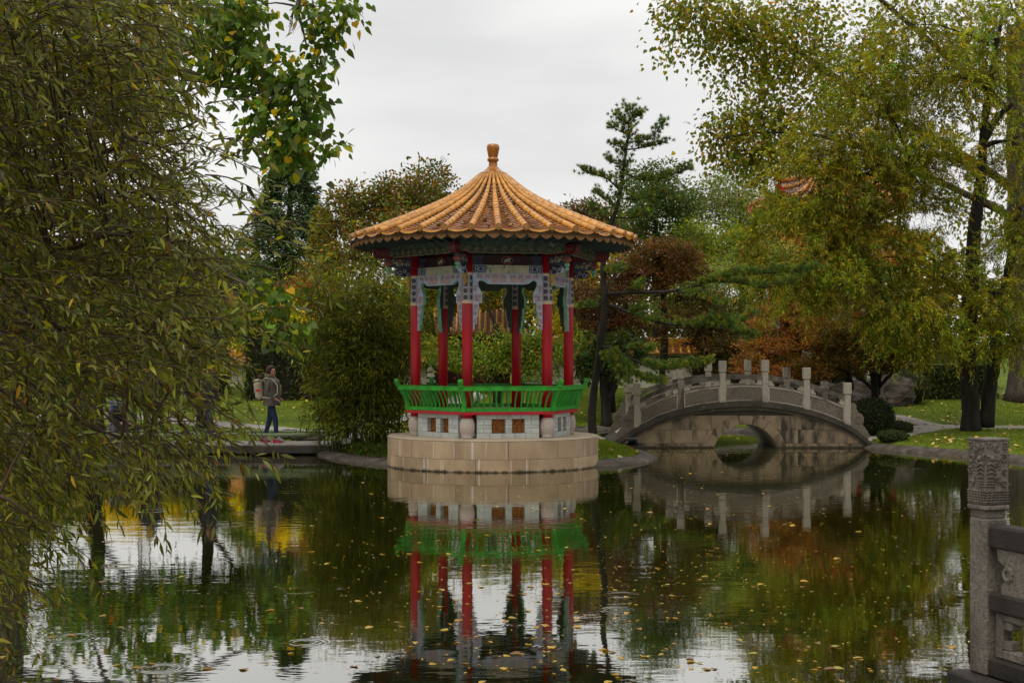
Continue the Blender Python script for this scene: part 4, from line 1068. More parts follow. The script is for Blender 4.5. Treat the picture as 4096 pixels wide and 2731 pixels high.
fmb = MB(); fmb.box((cxm-.74, gy+.72, (gh+2.7)/2), (.09, .12, 2.7-gh)); fmb.box((cxm+.74, gy+.72, (gh+2.7)/2), (.09, .12, 2.7-gh)); fmb.box((cxm, gy+.72, 2.72), (1.57, .12, .12)); fmb.box((cxm, gy+.72, gh+1.05), (1.4, .06, .07)); fmb.obj('door_frame', black_m, gate)
straight_roof(gate, gx0, gx1, gy-.05, gy+1.0, 3.02, 3.86, 15, .10, .05)
b = MB(); b.box(((gx0+gx1)/2, gy+1.0, 3.98), (gx1-gx0-.1, .16, .26), ch=.02); b.box(((gx0+gx1)/2, gy+1.0, 4.13), (gx1-gx0-.06, .2, .04), ch=.01); b.obj('ridge', tile_m, gate)
for xe, s in ((gx1-.14, 1), (gx0+.14, -1)):       # curled ridge ornaments
    pts = [(-.34, 0), (-.05, .05), (.15, .16), (.20, .34), (.12, .48), (-.02, .54), (-.15, .48), (-.18, .38), (-.10, .31), (-.02, .34)]
    b = MB(); b.tube([Vector((xe+s*a, gy+1.0, 3.98+c)) for a, c in pts], [.13, .14, .13, .12, .10, .085, .07, .05, .04, .02], 8)
    for i in range(8):
        t = i/7*2.6-.3; b.tube([Vector((xe+s*(.0+.27*math.cos(t)), gy+1.0, 4.28+.26*math.sin(t))), Vector((xe+s*(.0+.40*math.cos(t+.25)), gy+1.0, 4.28+.38*math.sin(t+.25)))], [.05, .008], 6)
    b.obj('ridge_ornament', tile_m, gate, True)
b = MB()
for (x, y) in ((gx0+.12, gy+.25), (gx1-.12, gy+.25)): b.tube([(x, y, gh-.1), (x, y, 3.05)], .08, 10)
b.obj('gate_post', dred_m, gate, True)

def garden_wall(x0, x1, y, zt, label, windows=()):
    t = thing('garden_wall', label, 'wall', ((x0+x1)/2, y, 0)); cx_ = (x0+x1)/2
    g = min(hz(x0, y), hz(x1, y), hz(cx_, y))-.3
    cuts = sorted([(a-cx_, b_-cx_, z0, z1) for a, b_, z0, z1, k in windows]); b = MB(); px_ = x0-cx_
    for (a, b_, z0, z1) in cuts:
        b.box(((px_+a)/2, 0, (g+zt)/2), (a-px_, .3, zt-g)); b.box(((a+b_)/2, 0, (g+z0)/2), (b_-a, .298, z0-g)); b.box(((a+b_)/2, 0, (z1+zt)/2), (b_-a, .298, zt-z1)); px_ = b_
    b.box(((px_+x1-cx_)/2, 0, (g+zt)/2), (x1-cx_-px_, .3, zt-g)); wl = b.obj('wall', wall_m, t)
    for (a, b_, z0, z1, kind) in windows:
        f = MB(); A, B = a-cx_, b_-cx_; w_ = .05
        f.box((A+w_/2, -.10, (z0+z1)/2), (w_, .12, z1-z0)); f.box((B-w_/2, -.10, (z0+z1)/2), (w_, .12, z1-z0)); f.box(((A+B)/2, -.10, z0+w_/2), (B-A-2*w_, .12, w_)); f.box(((A+B)/2, -.10, z1-w_/2), (B-A-2*w_, .12, w_))
        wf = f.obj('window_frame', dred_m if kind == 'fret' else wall_m, wl)
        if kind == 'slat':
            n = 7
            for k in range(n):
                s = MB(); s.box((A+.05+(B-A-.1)*(k+.5)/n, -.08, (z0+z1)/2), ((B-A)*.07, .05, z1-z0-.1)); s.obj('slat', M('brown_slat', (.22, .07, .02), (.15, .05, .015)) if 'brown_slat' not in MATS else MATS['brown_slat'], wf)
            p = MB(); p.box(((A+B)/2, .05, (z0+z1)/2), (B-A, .02, z1-z0)); p.obj('pane', wall_m, wf)
        else:
            s = MB(); nxx, nzz = 5, 2
            for i in range(nxx):
                for j in range(nzz):
                    c = Vector((A+.05+(B-A-.1)*(i+.5)/nxx, -.1, z0+.05+(z1-z0-.1)*(j+.5)/nzz)); r = (B-A-.1)/nxx*.46
                    s.tube([c+Vector((r*math.cos(q), 0, r*math.sin(q))) for q in [k*math.pi/4 for k in range(9)]], .018, 4, 0, False)
            s.obj('lattice', dred_m, wf)
    sub = bpy.data.objects.new('coping', None); 
    n = max(3, int((x1-x0)/.27))
    y0l, yr = -.42, 0
    b = MB(); b.prism([(-.42, zt-.02), (.42, zt-.02), (.1, zt+.26), (-.1, zt+.26)], x0-cx_, x1-cx_, lambda a, c, d: (d, a, c)); cp = b.obj('coping', pan_m, t)
    b = MB(); b.box((0, 0, zt+.36), (x1-x0, .16, .22), ch=.02); b.tube([(x0-cx_, 0, zt+.48), (x1-cx_, 0, zt+.48)], .06, 8); b.obj('coping_ridge', tile_m, cp)
    row = MB(); row.tube([(0, -.46, zt-.02), (0, -.27, zt+.10), (0, -.08, zt+.27)], [.062, .055, .055], 8); rme = row.mesh('tile_row', tile_m, True)
    for k in range(n): link('tile_row', rme, cp, (x0-cx_+(x1-x0)*(k+.5)/n, 0, 0))
wz = lambda py, Y: CAMZ+(HZ-py)*Y/FPX
wx = lambda px, Y: (px-CX)*Y/FPX
garden_wall(.05, 9.3, 50, wz(1412, 50), 'cream garden wall with amber tile coping and red lattice window behind the bridge', ((wx(2296, 50), wx(2375, 50), wz(1518, 50), wz(1432, 50), 'slat'), (wx(2650, 50), wx(2722, 50), wz(1468, 50), wz(1426, 50), 'fret')))
garden_wall(-20, -3.0, 50.5, wz(1455, 50.5), 'low cream garden wall with amber coping left of the gatehouse', ((wx(355, 50.5), wx(440, 50.5), wz(1625, 50.5)+.35, wz(1520, 50.5), 'slat'),))

# two-storey hall on the right, mostly behind foliage
hall = thing('temple_hall', 'two-tiered hall with upturned amber tiled eaves showing through the foliage on the right', 'hall', (0, 0, 0))
def hip(parent, x0, x1, y0, y1, ze, zr, lift, inset, ncol, topw):
    cx_, cy_ = (x0+x1)/2, (y0+y1)/2
    def edge(side, t):
        l = lift*abs(2*t-1)**5
        o = .35*abs(2*t-1)**5
        if side == 0: e = Vector((x0+(x1-x0)*t, y0, ze+l)); tp = Vector((x0+inset+(x1-x0-2*inset)*t, y0+topw, zr))
        elif side == 1: e = Vector((x0, y0+(y1-y0)*t, ze+l)); tp = Vector((x0+inset, y0+topw+(y1-y0-2*topw)*t, zr))
        elif side == 2: e = Vector((x1, y0+(y1-y0)*t, ze+l)); tp = Vector((x1-inset, y0+topw+(y1-y0-2*topw)*t, zr))
        else: e = Vector((x0+(x1-x0)*t, y1, ze+l)); tp = Vector((x0+inset+(x1-x0-2*inset)*t, y1-topw, zr))
        return e, tp
    def sp(side, t, s):
        e, tp = edge(side, t); p = e.lerp(tp, s); p.z = e.z+(tp.z-e.z)*(s-.16*math.sin(math.pi*s)); return p
    for side in range(4):
        b = MB(); nt_, ns_ = 24, 8
        vs = [sp(side, i/nt_, j/ns_)-Vector((0, 0, .04)) for i in range(nt_+1) for j in range(ns_+1)]
        b.add(vs, [[i*(ns_+1)+j, (i+1)*(ns_+1)+j, (i+1)*(ns_+1)+j+1, i*(ns_+1)+j+1] for i in range(nt_) for j in range(ns_)])
        ro = b.obj('roof_slope', pan_m, parent, True)
        n = ncol if side in (0, 3) else int(ncol*(y1-y0)/(x1-x0))
        if side in (0, 1):
            for k in range(n): tile_row([sp(side, (k+.5)/n, 1-i/7) for i in range(8)], .09, ro, step=.4)
        fb = MB(); pts = [sp(side, i/24, 0)-Vector((0, 0, .16)) for i in range(25)]; fb.tube(pts, .10, 6); fb.obj('eave_fascia', red_m, ro)
    for (t, side) in ((0, 0), (1, 0)):
        b = MB(); b.tube([sp(side, t, 1-i/8)+Vector((0, 0, .08)) for i in range(9)]+[sp(side, t, 0)+Vector(((-.25 if t == 0 else .25), -.25, .30))], [.13]*9+[.04], 8)
        for i in range(4):
            q = sp(side, t, .08+.12*i)+Vector((0, 0, .22)); b.sphere(q, .10, 6, 5, 0, (.7, .7, 1.6))
        b.obj('hip_ridge', tile_m, parent, True)
HY = 51
hip(hall, wx(3060, HY), wx(3060, HY)+5.8, HY, HY+7, wz(990, HY)-.55, wz(990, HY)+.9, .75, 1.2, 16, 1.2)
hip(hall, wx(3120, HY), wx(3120, HY)+4.8, HY+.4, HY+6.6, wz(745, HY)-.55, wz(745, HY)+1.0, .8, 1.9, 14, 2.9)
hx0 = wx(3060, HY)+1.3; gz_ = hz(hx0+4, HY+2)
b = MB(); b.box((hx0+1.6, HY+3.6, (gz_+wz(990, HY))/2-.2), (3.4, 4.6, wz(990, HY)-gz_+.2)); b.obj('wall', wall_m, hall)
b = MB(); b.box((hx0+1.6, HY+3.6, (wz(990, HY)+wz(745, HY))/2-.1), (2.6, 3.6, wz(745, HY)-wz(990, HY))); b.obj('upper_wall', dred_m, hall)
for k in range(4):
    b = MB(); b.tube([(hx0-.3+k*1.27, HY+1.0, gz_-.2), (hx0-.3+k*1.27, HY+1.0, wz(990, HY)-.3)], .16, 12); b.obj('column', red_m, hall, True)
def lantern(px, py, Y, mat, label):
    c = P(px, py, Y); t = thing('paper_lantern', label, 'lantern', c)
    b = MB(); b.lathe([(.05, -.2), (.13, -.17), (.16, 0), (.13, .17), (.05, .2)], 12); b.obj('shade', mat, t, True)
    b = MB(); b.tube([(0, 0, .19), (0, 0, .5)], .008, 5); b.lathe([(.06, .2), (.06, .23)], 10); b.obj('hanger', gold_m, t)
lantern(3335, 1355, 47.5, red_m, 'tall red paper lantern hanging behind the maple')
lantern(3280, 1385, 47.6, red_m, 'short red lantern hanging low behind the maple branches')
lantern(3255, 1372, 47.7, green_m, 'green lantern beside the low red lantern')
lantern(3305, 1360, 47.7, green_m, 'green lantern between the two red lanterns')

# lamps and small garden things
def bollard(px, py, Y, label):
    c = P(px, py, Y); g = hz(c.x, c.y); t = thing('bollard_lamp', label, 'lamp', (c.x, c.y, g))
    h = c.z-g
    b = MB(); b.lathe([(.07, -.05), (.07, h-.30)], 14); b.obj('post', M('grey_metal', (.10, .10, .11)) if 'grey_metal' not in MATS else MATS['grey_metal'], t, True)
    b = MB(); b.lathe([(.115, h-.30), (.12, h-.12), (.10, h-.04), (.06, h-.005), (.0, h)], 16); b.obj('globe', white_m, t, True)
bollard(1907, 1566, 44.5, 'white domed bollard lamp seen through the pavilion railing')
def lamp_post(px, ptop, Y, label):
    c = P(px, ptop, Y); g = hz(c.x, c.y); h = c.z-g; t = thing('lamp_post', label, 'street lamp', (c.x, c.y, g))
    b = MB(); b.tube([(0, 0, -.1), (0, 0, h-.25)], [.11, .10], 12); b.obj('pole', M('lamp_grey', (.20, .20, .21)) if 'lamp_grey' not in MATS else MATS['lamp_grey'], t, True)
    b = MB(); b.lathe([(.10, h-.26), (.17, h-.2), (.19, h-.05), (.12, h+.04), (.0, h+.08)], 14); b.obj('head', white_m, t, True)
lamp_post(3412, 1405, 44.5, 'grey lamp post with white head behind the maple near the bridge')
lamp_post(1180, 1228, 47, 'slim lamp post with flat white head above the yellow shrubs')
c = P(1722, 1620, 45); g = hz(c.x, c.y); t = thing('stone_lantern', 'small tiered stone lantern behind the left pavilion columns', 'lantern', (c.x, c.y, g))
b = MB(); b.box((0, 0, .06), (.4, .4, .2), ch=.02); b.lathe([(.10, .15), (.09, .45)], 10); b.obj('base', rock_m, t)
for k in range(4):
    b = MB(); b.lathe([(.09, .45+k*.17), (.19-.02*k, .48+k*.17), (.17-.02*k, .54+k*.17), (.08, .61+k*.17)], 10); b.obj('tier', bpost_m, t)
b = MB(); b.lathe([(.06, 1.12), (.05, 1.2), (.0, 1.32)], 10); b.obj('spire', bpost_m, t)

# far tower crane
cr_ = thing('tower_crane', 'distant tower crane jib rising over the trees on the left', 'crane', (0, 0, 0))
CY = 190
def lattice(p0, p1, wd, name, n):
    p0, p1 = Vector(p0), Vector(p1); d = (p1-p0).normalized(); up = Vector((0, 0, 1)) if abs(d.z) < .8 else Vector((1, 0, 0)); s = d.cross(up).normalized(); u = s.cross(d).normalized()
    b = MB(); ch_ = [p0-s*wd/2, p0+s*wd/2, p0+u*wd]
    for c in ch_: b.tube([c, c+(p1-p0)], .09, 4)
    for k in range(n):
        a = (p1-p0)*(k/n); e = (p1-p0)*((k+1)/n); m_ = (a+e)/2
        for c in ch_[:2]: b.tube([c+a, ch_[2]+m_], .06, 4, 0, False); b.tube([ch_[2]+m_, c+e], .06, 4, 0, False)
        b.tube([ch_[0]+a, ch_[1]+e], .05, 4, 0, False)
    b.obj(name, steel_m, cr_)
tip = P(1045, 812, CY); piv = P(560, 715, CY)
lattice(piv, tip, .95, 'jib', 26); lattice(piv, piv+Vector((-9, 0, 1.0)), .95, 'counter_jib', 10); lattice((piv.x, CY, 0), (piv.x, CY, piv.z), 1.3, 'mast', 24)
b = MB(); b.tube([piv+Vector((0, 0, 0)), piv+Vector((0, 0, 5))], .2, 6); b.tube([piv+Vector((0, 0, 5)), piv.lerp(tip, .75)+Vector((0, 0, .9))], .05, 4); b.tube([piv+Vector((0, 0, 5)), piv+Vector((-8, 0, 1.2))], .05, 4); b.obj('tie_mast', steel_m, cr_)

# ================================================================== FOLIAGE TOOLS
TPL = {
 'lance': (np.array([(0, 0, 0), (.32, .5, .035), (.32, -.5, .035), (.68, .38, .0), (.68, -.38, .0), (1, 0, -.10)]), [(0, 2, 1), (1, 2, 4, 3), (3, 4, 5)]),
 'diamond': (np.array([(0, 0, 0), (.42, .5, .05), (1, 0, -.05), (.42, -.5, .05)]), [(0, 3, 2, 1)]),
 'heart': (np.array([(0, 0, 0), (-.10, .28, 0), (.10, .52, .03), (.42, .46, .02), (1, 0, -.08), (.42, -.46, .02), (.10, -.52, .03), (-.10, -.28, 0)]), [(0, 4, 3, 2, 1), (0, 7, 6, 5, 4)]),
 'star': (np.array([(0, 0, 0), (.25, .5, 0), (.42, .17, .03), (1, 0, -.05), (.42, -.17, .03), (.25, -.5, 0)]), [(0, 2, 1), (0, 4, 3, 2), (0, 5, 4)]),
 'tri': (np.array([(0, .5, 0), (0, -.5, 0), (1, 0, 0)]), [(0, 1, 2)]),
}
def unit(a): return a/np.maximum(np.linalg.norm(a, axis=-1, keepdims=True), 1e-9)
def leaf_mesh(name, tpl, pos, d, nrm, ln, wd, colr, mat):
    T, F = TPL[tpl]; n = len(pos); k = len(T)
    d = unit(d); s = unit(np.cross(nrm, d)); u = np.cross(d, s)
    V = pos[:, None, :]+d[:, None, :]*(T[None, :, 0:1]*ln[:, None, None])+s[:, None, :]*(T[None, :, 1:2]*wd[:, None, None])+u[:, None, :]*(T[None, :, 2:3]*ln[:, None, None])
    me = bpy.data.meshes.new(name); me.vertices.add(n*k); me.vertices.foreach_set('co', V.reshape(-1).astype(np.float32))
    li = np.concatenate([np.array(f) for f in F]); lt = np.array([len(f) for f in F]); nl = len(li)
    loops = (np.arange(n)[:, None]*k+li[None, :]).reshape(-1)
    me.loops.add(len(loops)); me.loops.foreach_set('vertex_index', loops.astype(np.int32))
    tot = np.tile(lt, n); st = np.concatenate([[0], np.cumsum(tot)[:-1]])
    me.polygons.add(len(tot)); me.polygons.foreach_set('loop_start', st.astype(np.int32)); me.polygons.foreach_set('loop_total', tot.astype(np.int32))
    at = me.attributes.new('col', 'FLOAT_COLOR', 'POINT')
    c = np.ones((n, k, 4), np.float32); c[:, :, :3] = colr[:, None, :]; at.data.foreach_set('color', c.reshape(-1))
    me.materials.append(mat); me.update(calc_edges=True); return me
def pick_cols(n, pal, jit=.22):
    """pal: list of (weight, rgb)"""
    wts = np.array([p[0] for p in pal], float); wts /= wts.sum(); cs = np.array([p[1] for p in pal])
    c = cs[rng.choice(len(pal), n, p=wts)]*(1+rng.normal(0, jit, (n, 1)))*np.array([1.58, 1.44, .80]); return np.clip(c*(1+rng.normal(0, .06, (n, 3))), .003, .9)
def leaf_objects(parent, tpl, pos, d, nrm, ln, wd, colr, mat, cap=300):
    """the leaves that show largest, each an object of its own with shared mesh data"""
    T, F = TPL[tpl]; variants = []
    for c in np.array_split(np.arange(len(pos)), 8):
        mc = colr[c[len(c)//2]]
        variants.append(leaf_mesh('leaf', tpl, np.zeros((1, 3)), np.array([[1., 0, 0]]), np.array([[0., 0, 1]]), np.ones(1), np.array([1.0]), mc[None], mat))
    for i in range(len(pos)):
        x = Vector(d[i]).normalized(); y = Vector(nrm[i]).cross(x).normalized(); z = x.cross(y)
        m = Matrix(((x.x*ln[i], y.x*wd[i], z.x*ln[i], pos[i][0]), (x.y*ln[i], y.y*wd[i], z.y*ln[i], pos[i][1]), (x.z*ln[i], y.z*wd[i], z.z*ln[i], pos[i][2]), (0, 0, 0, 1)))
        link('leaf', variants[i % 8], parent, mtx=m)

def bez(p0, p1, sag, n=5, wob=.0):
    p0, p1 = Vector(p0), Vector(p1); o = []
    for i in range(n+1):
        t = i/n; p = p0.lerp(p1, t); p.z += sag*math.sin(math.pi*t)
        if 0 < i < n and wob: p += Vector((random.uniform(-wob, wob), random.uniform(-wob, wob), random.uniform(-wob, wob)))
        o.append(p)
    return o
def tree(name, label, trunk, blobs, leaf, pal, ln, wd, nleaf, group=None, spread=.28, droop=.3, flat=.75, barkm=None, ncl=None, nlimb=None, split_leaves=0, cat='tree', ground=True, limbs=(), upn=.6, trunk_n=10, outward=1.0, gain=1.0, holes=(), cj=.22, strand=0):
    """trunk: list of polylines [(px,py,Y,r)...]; blobs: (px,py,Y,rx_px,ry_px,rdepth_m,weight)"""
    base = trunk[0][0]; bp = P(base[0], base[1], base[2]); bz = hz(bp.x, bp.y)
    t = thing(name, label, cat, (bp.x, bp.y, bz), group=group); off = Vector((bp.x, bp.y, bz))
    bk_ = MB(); nodes = []
    for pl in trunk:
        pts = [P(a, c, Y) for a, c, Y, r in pl]; rad = [q[3] for q in pl]
        if pl is trunk[0] and ground: pts[0].z = min(pts[0].z, bz-.1)
        # subdivide smoothly
        P2 = []; R2 = []
        for i in range(len(pts)-1):
            a = pts[max(i-1, 0)]; b_ = pts[i]; c = pts[i+1]; d = pts[min(i+2, len(pts)-1)]
            for k in range(4):
                q = k/4; P2.append(.5*((2*b_)+(c-a)*q+(2*a-5*b_+4*c-d)*q*q+(3*b_-a-3*c+d)*q**3)+Vector((random.uniform(-1, 1), random.uniform(-1, 1), 0))*rad[i]*.06); R2.append((rad[i]*(1-q)+rad[i+1]*q)*(1+.06*math.sin(i*3+k*2.1)))
        P2.append(pts[-1]); R2.append(rad[-1])
        if pl is trunk[0] and ground: R2[0] *= 1.25
        bk_.tube([p-off for p in P2], R2, trunk_n)
        nodes += list(zip(P2, R2))
    tw = sum(b_[6] for b_ in blobs); pos = []; dr = []; cv = []
    ncl = ncl or 160
    for (px, py, Y, rx, ry, rd, wt) in blobs:
        c = P(px, py, Y); sx, sz = rx*Y/FPX, ry*Y/FPX
        # limb from the best trunk node
        best = min(nodes, key=lambda q: (q[0]-c).length+(1.5 if q[0].z > c.z+.3*sz else 0)+(.4/max(q[1], .01))*.02)
        r0 = min(best[1]*.7, .02+.05*max(sx, sz)); end = c+Vector((0, 0, .2*sz))
        lp_ = bez(best[0], end, .08*(end-best[0]).length, 6, .05*max(sx, sz)*.6); bk_.tube([p-off for p in lp_], [max(r0*(1-i/6*.75), .008) for i in range(7)], 6)
        nc = max(4, int(ncl*wt/tw))
        u_ = unit(rng.normal(0, 1, (nc, 3)))*(rng.random((nc, 1))**.42); cl = np.array(c)+u_*np.array([sx, rd, sz])
        for i in range(nc):
            q = Vector(cl[i]); st_ = min(lp_[1:], key=lambda p: (p-q).length)
            if i % 2 == 0: bk_.tube([p-off for p in bez(st_, q, random.uniform(-.05, .12)*(q-st_).length, 3, .03)], [max(r0*.25, .006), max(r0*.16, .005), .005, .003], 4, 0, False)
        k = max(1, int(nleaf*wt/tw/nc)); 
        if strand:          # leaves set in rows along drooping twigs
            nt_ = max(1, k//26); T = nc*nt_; c0 = np.repeat(cl, nt_, 0)+rng.normal(0, spread*.5, (T, 3)); o0_ = np.repeat(unit(u_), nt_, 0)
            d0 = unit(o0_*np.array([1, 1, .5])*.6+rng.normal(0, .55, (T, 3))+np.array([0, 0, -.05])); lt_ = strand*rng.uniform(.55, 1.25, T)
            tt = np.tile((np.arange(26)+.5)/26, T); D0 = np.repeat(d0, 26, 0); LT = np.repeat(lt_, 26)[:, None]; tt2 = tt[:, None]
            pos.append(np.repeat(c0, 26, 0)+D0*LT*tt2+np.array([0, 0, -1.])*LT*.5*tt2**2+rng.normal(0, .012, (T*26, 3)))
            tg = unit(D0+np.array([0, 0, -1.])*tt2); sd_ = rng.normal(0, 1, tg.shape); sd_ = unit(sd_-tg*(sd_*tg).sum(1, keepdims=True)); dr.append(tg*.8+sd_*.62)
            cv.append(np.repeat(np.repeat((1+rng.normal(0, cj, (nc, 1)))*(1+rng.normal(0, cj*.45, (nc, 3))*np.array([1, .5, .5])), nt_, 0)*(1+rng.normal(0, .15, (T, 1))), 26, 0))
            for i in range(0, T, 3): bk_.tube([Vector(c0[i]+d0[i]*lt_[i]*q_+np.array([0, 0, -1.])*lt_[i]*.5*q_*q_)-off for q_ in (0, .5, 1)], [.006, .005, .003], 3, 0, False)
        else:
            cc = np.repeat(cl, k, 0); oo = np.repeat(u_*np.array([sx, rd, sz]), k, 0)
            g = rng.normal(0, 1, (len(cc), 3))*np.array([1, 1, flat])*spread
            cv.append(np.repeat((1+rng.normal(0, cj, (nc, 1)))*(1+rng.normal(0, cj*.45, (nc, 3))*np.array([1, .5, .5])), k, 0))
            pos.append(cc+g); dr.append(unit(g)*.7+unit(oo)*.5*outward+np.array([0, 0, -droop])+rng.normal(0, .35, g.shape))
    pos = np.concatenate(pos); dr = np.concatenate(dr); cv = np.concatenate(cv)
    if holes:
        qx = CX+pos[:, 0]/pos[:, 1]*FPX; qy = HZ-(pos[:, 2]-CAMZ)/pos[:, 1]*FPX; kp = np.ones(len(pos), bool)
        for (hx_, hy_, ha, hb) in holes: kp &= ((qx-hx_)/ha)**2+((qy-hy_)/hb)**2 > rng.uniform(.35, 1.5, len(pos))
        pos = pos[kp]; dr = dr[kp]; cv = cv[kp]
    n = len(pos)
    nr = rng.normal(0, .5, (n, 3))+np.array([0, 0, upn]); L_ = ln*rng.uniform(.65, 1.25, n); W_ = wd*rng.uniform(.7, 1.2, n); cs = np.clip(pick_cols(n, pal)*gain*np.clip(cv, .45, 1.7), .004, .8)
    bk_.obj('trunk', barkm or bark_m, t, True)
    pos = pos-np.array(off)
    if split_leaves:
        sz = L_/(pos[:, 1]+off.y); order = np.argsort(-sz+rng.random(n)*.2*sz.mean()); pk = order[:split_leaves]; rest = order[split_leaves:]
        cr = link('crown', leaf_mesh('crown', leaf, pos[rest], dr[rest], nr[rest], L_[rest], W_[rest], cs[rest], leaf_m), t); tag(cr, kind='stuff')
        leaf_objects(cr, leaf, pos[pk], dr[pk], nr[pk], L_[pk], W_[pk], cs[pk], leaf_m)
    else:
        cr = link('crown', leaf_mesh('crown', leaf, pos, dr, nr, L_, W_, cs, leaf_m), t); tag(cr, kind='stuff')
    return t

G_OLIVE = [(5, (.085, .10, .014)), (4, (.055, .075, .011)), (2, (.16, .14, .016)), (1, (.11, .06, .015))]
G_GREEN = [(5, (.05, .085, .014)), (4, (.035, .06, .010)), (1, (.10, .12, .02))]
G_DARK = [(5, (.020, .036, .010)), (3, (.03, .05, .014)), (1, (.05, .06, .015))]
G_LIME = [(5, (.12, .16, .016)), (3, (.08, .12, .014)), (2, (.26, .20, .015))]
G_YELL = [(5, (.42, .30, .015)), (3, (.30, .24, .02)), (2, (.14, .15, .02))]
G_RED = [(4, (.075, .036, .02)), (3, (.05, .028, .017)), (1.5, (.12, .05, .02)), (2, (.055, .06, .016))]
G_PURP = [(5, (.045, .020, .018)), (3, (.03, .022, .016)), (1.5, (.09, .035, .02)), (1, (.05, .055, .015))]
G_ORAN = [(4, (.15, .068, .028)), (3, (.085, .042, .020)), (2, (.15, .085, .022)), (2.5, (.07, .06, .016)), (1.2, (.17, .05, .022))]
G_AUT = [(6, (.055, .075, .016)), (2, (.085, .045, .02)), (.9, (.20, .11, .015)), (1.6, (.06, .03, .02))]
G_PALE = [(5, (.12, .16, .055)), (4, (.085, .125, .035)), (1, (.16, .18, .06))]

# ------------------------------------------------------------------ background woods, back to front
BG = 'trees of the park behind the garden wall'
def simple(label, px, pbase, Y, blobs, pal, nleaf, ln=.16, wd=.10, tpl='diamond', r=.16, **kw):
    top = min(b_[1] for b_ in blobs)
    return tree(kw.pop('name', 'tree'), label, [[(px, pbase, Y, r), (px+8, (pbase+top)/2, Y, r*.75), (px-5, top, Y, r*.25)]], blobs, tpl, pal, ln, wd, nleaf, gain=kw.pop('gain', 1.5), **kw)

n = 42000; x = rng.uniform(-34, 40, n); top_ = 5.2+1.0*np.sin(x*.31)+.8*np.sin(x*.83+1)+.5*np.sin(x*2.1); zz = 2.2+(top_-1.0)*rng.random(n)**.9+rng.normal(0, .25, n); yy = 78+rng.uniform(-2.5, 2.5, n)
wood = link('far_wood', leaf_mesh('far_wood', 'diamond', np.stack([x, yy, zz], 1), rng.normal(0, 1, (n, 3)), rng.normal(0, .5, (n, 3))+[0, -.3, .7], rng.uniform(.25, .5, n), rng.uniform(.18, .32, n), pick_cols(n, [(4, (.05, .075, .014)), (3, (.08, .09, .016)), (1.5, (.13, .08, .02)), (1, (.16, .14, .02))]), leaf_m)); tag(wood, 'belt of mixed woodland far behind the garden', 'wood', kind='stuff')
n = 60000; an_ = rng.uniform(R(-205), R(25), n); rr0 = rng.uniform(33, 39, n); xw = rr0*np.cos(an_); yw = 14+rr0*np.sin(an_); tp_ = 10.5+2.2*np.sin(an_*9)+1.5*np.sin(an_*23+1); zw = .3+tp_*rng.random(n)**.8
unseen_wood = link('far_wood', leaf_mesh('far_wood', 'diamond', np.stack([xw, yw, zw], 1), rng.normal(0, 1, (n, 3)), rng.normal(0, .6, (n, 3))+[0, 0, .5], rng.uniform(.5, .9, n), rng.uniform(.35, .6, n), pick_cols(n, [(4, (.05, .075, .014)), (3, (.08, .09, .016)), (1.5, (.12, .08, .02))]), leaf_m)); tag(unseen_wood, 'unseen belt of trees added round the near side of the pond', 'wood', kind='stuff')  # unseen trees added behind the camera to block low sky light
# giant sequoia
def conifer(px, ptop, pbot, Y, halfpx, label, pal, n=16000, name='conifer_tree'):
    b0 = P(px, pbot, Y); g = hz(b0.x, b0.y); tp = P(px, ptop, Y); H = tp.z-g; hw = halfpx*Y/FPX
    t = thing(name, label, 'tree', (b0.x, b0.y, g)); k = MB(); k.tube([(0, 0, -.1), (0, 0, H*.5), (0, 0, H)], [.35, .2, .02], 8); k.obj('trunk', gbark_m, t, True)
    nb = 420; hh = rng.random(nb)**.8; an = rng.random(nb)*2*np.pi; z = H*(.12+.86*hh); rr_ = hw*np.minimum(1, (1.04-hh)*1.9)**.75*rng.uniform(.75, 1.12, nb)*(1+.13*np.sin(an*3+hh*9))
    kk = n//nb; s_ = np.repeat(np.sqrt(rng.random(nb*1)), kk)
    u_ = np.sqrt(rng.random(nb*kk)); R_ = np.repeat(rr_, kk)*u_; A_ = np.repeat(an, kk)+rng.normal(0, .16, nb*kk); Z_ = np.repeat(z, kk)-.22*R_+.12*R_*u_+rng.normal(0, .10, nb*kk)
    pos = np.stack([R_*np.cos(A_), R_*np.sin(A_), Z_], 1); d = np.stack([np.cos(A_), np.sin(A_), np.full_like(A_, -.2)], 1)+rng.normal(0, .35, (nb*kk, 3))
    tag(link('crown', leaf_mesh('crown', 'diamond', pos, d, rng.normal(0, .5, pos.shape)+[0, 0, .8], rng.uniform(.16, .34, len(pos)), rng.uniform(.05, .10, len(pos)), pick_cols(len(pos), pal), needle_m), t), kind='stuff')
conifer(1160, 535, 1500, 68, 165, 'tall dark conical sequoia rising left of the pavilion', [(5, (.036, .072, .044)), (3, (.055, .095, .055)), (1, (.08, .11, .055))], 30000)
conifer(1290, 820, 1500, 60, 90, 'feathery yellow-green larch beside the sequoia', [(4, (.15, .16, .03)), (3, (.09, .11, .02)), (1, (.2, .15, .03))], 6000, 'larch_tree')

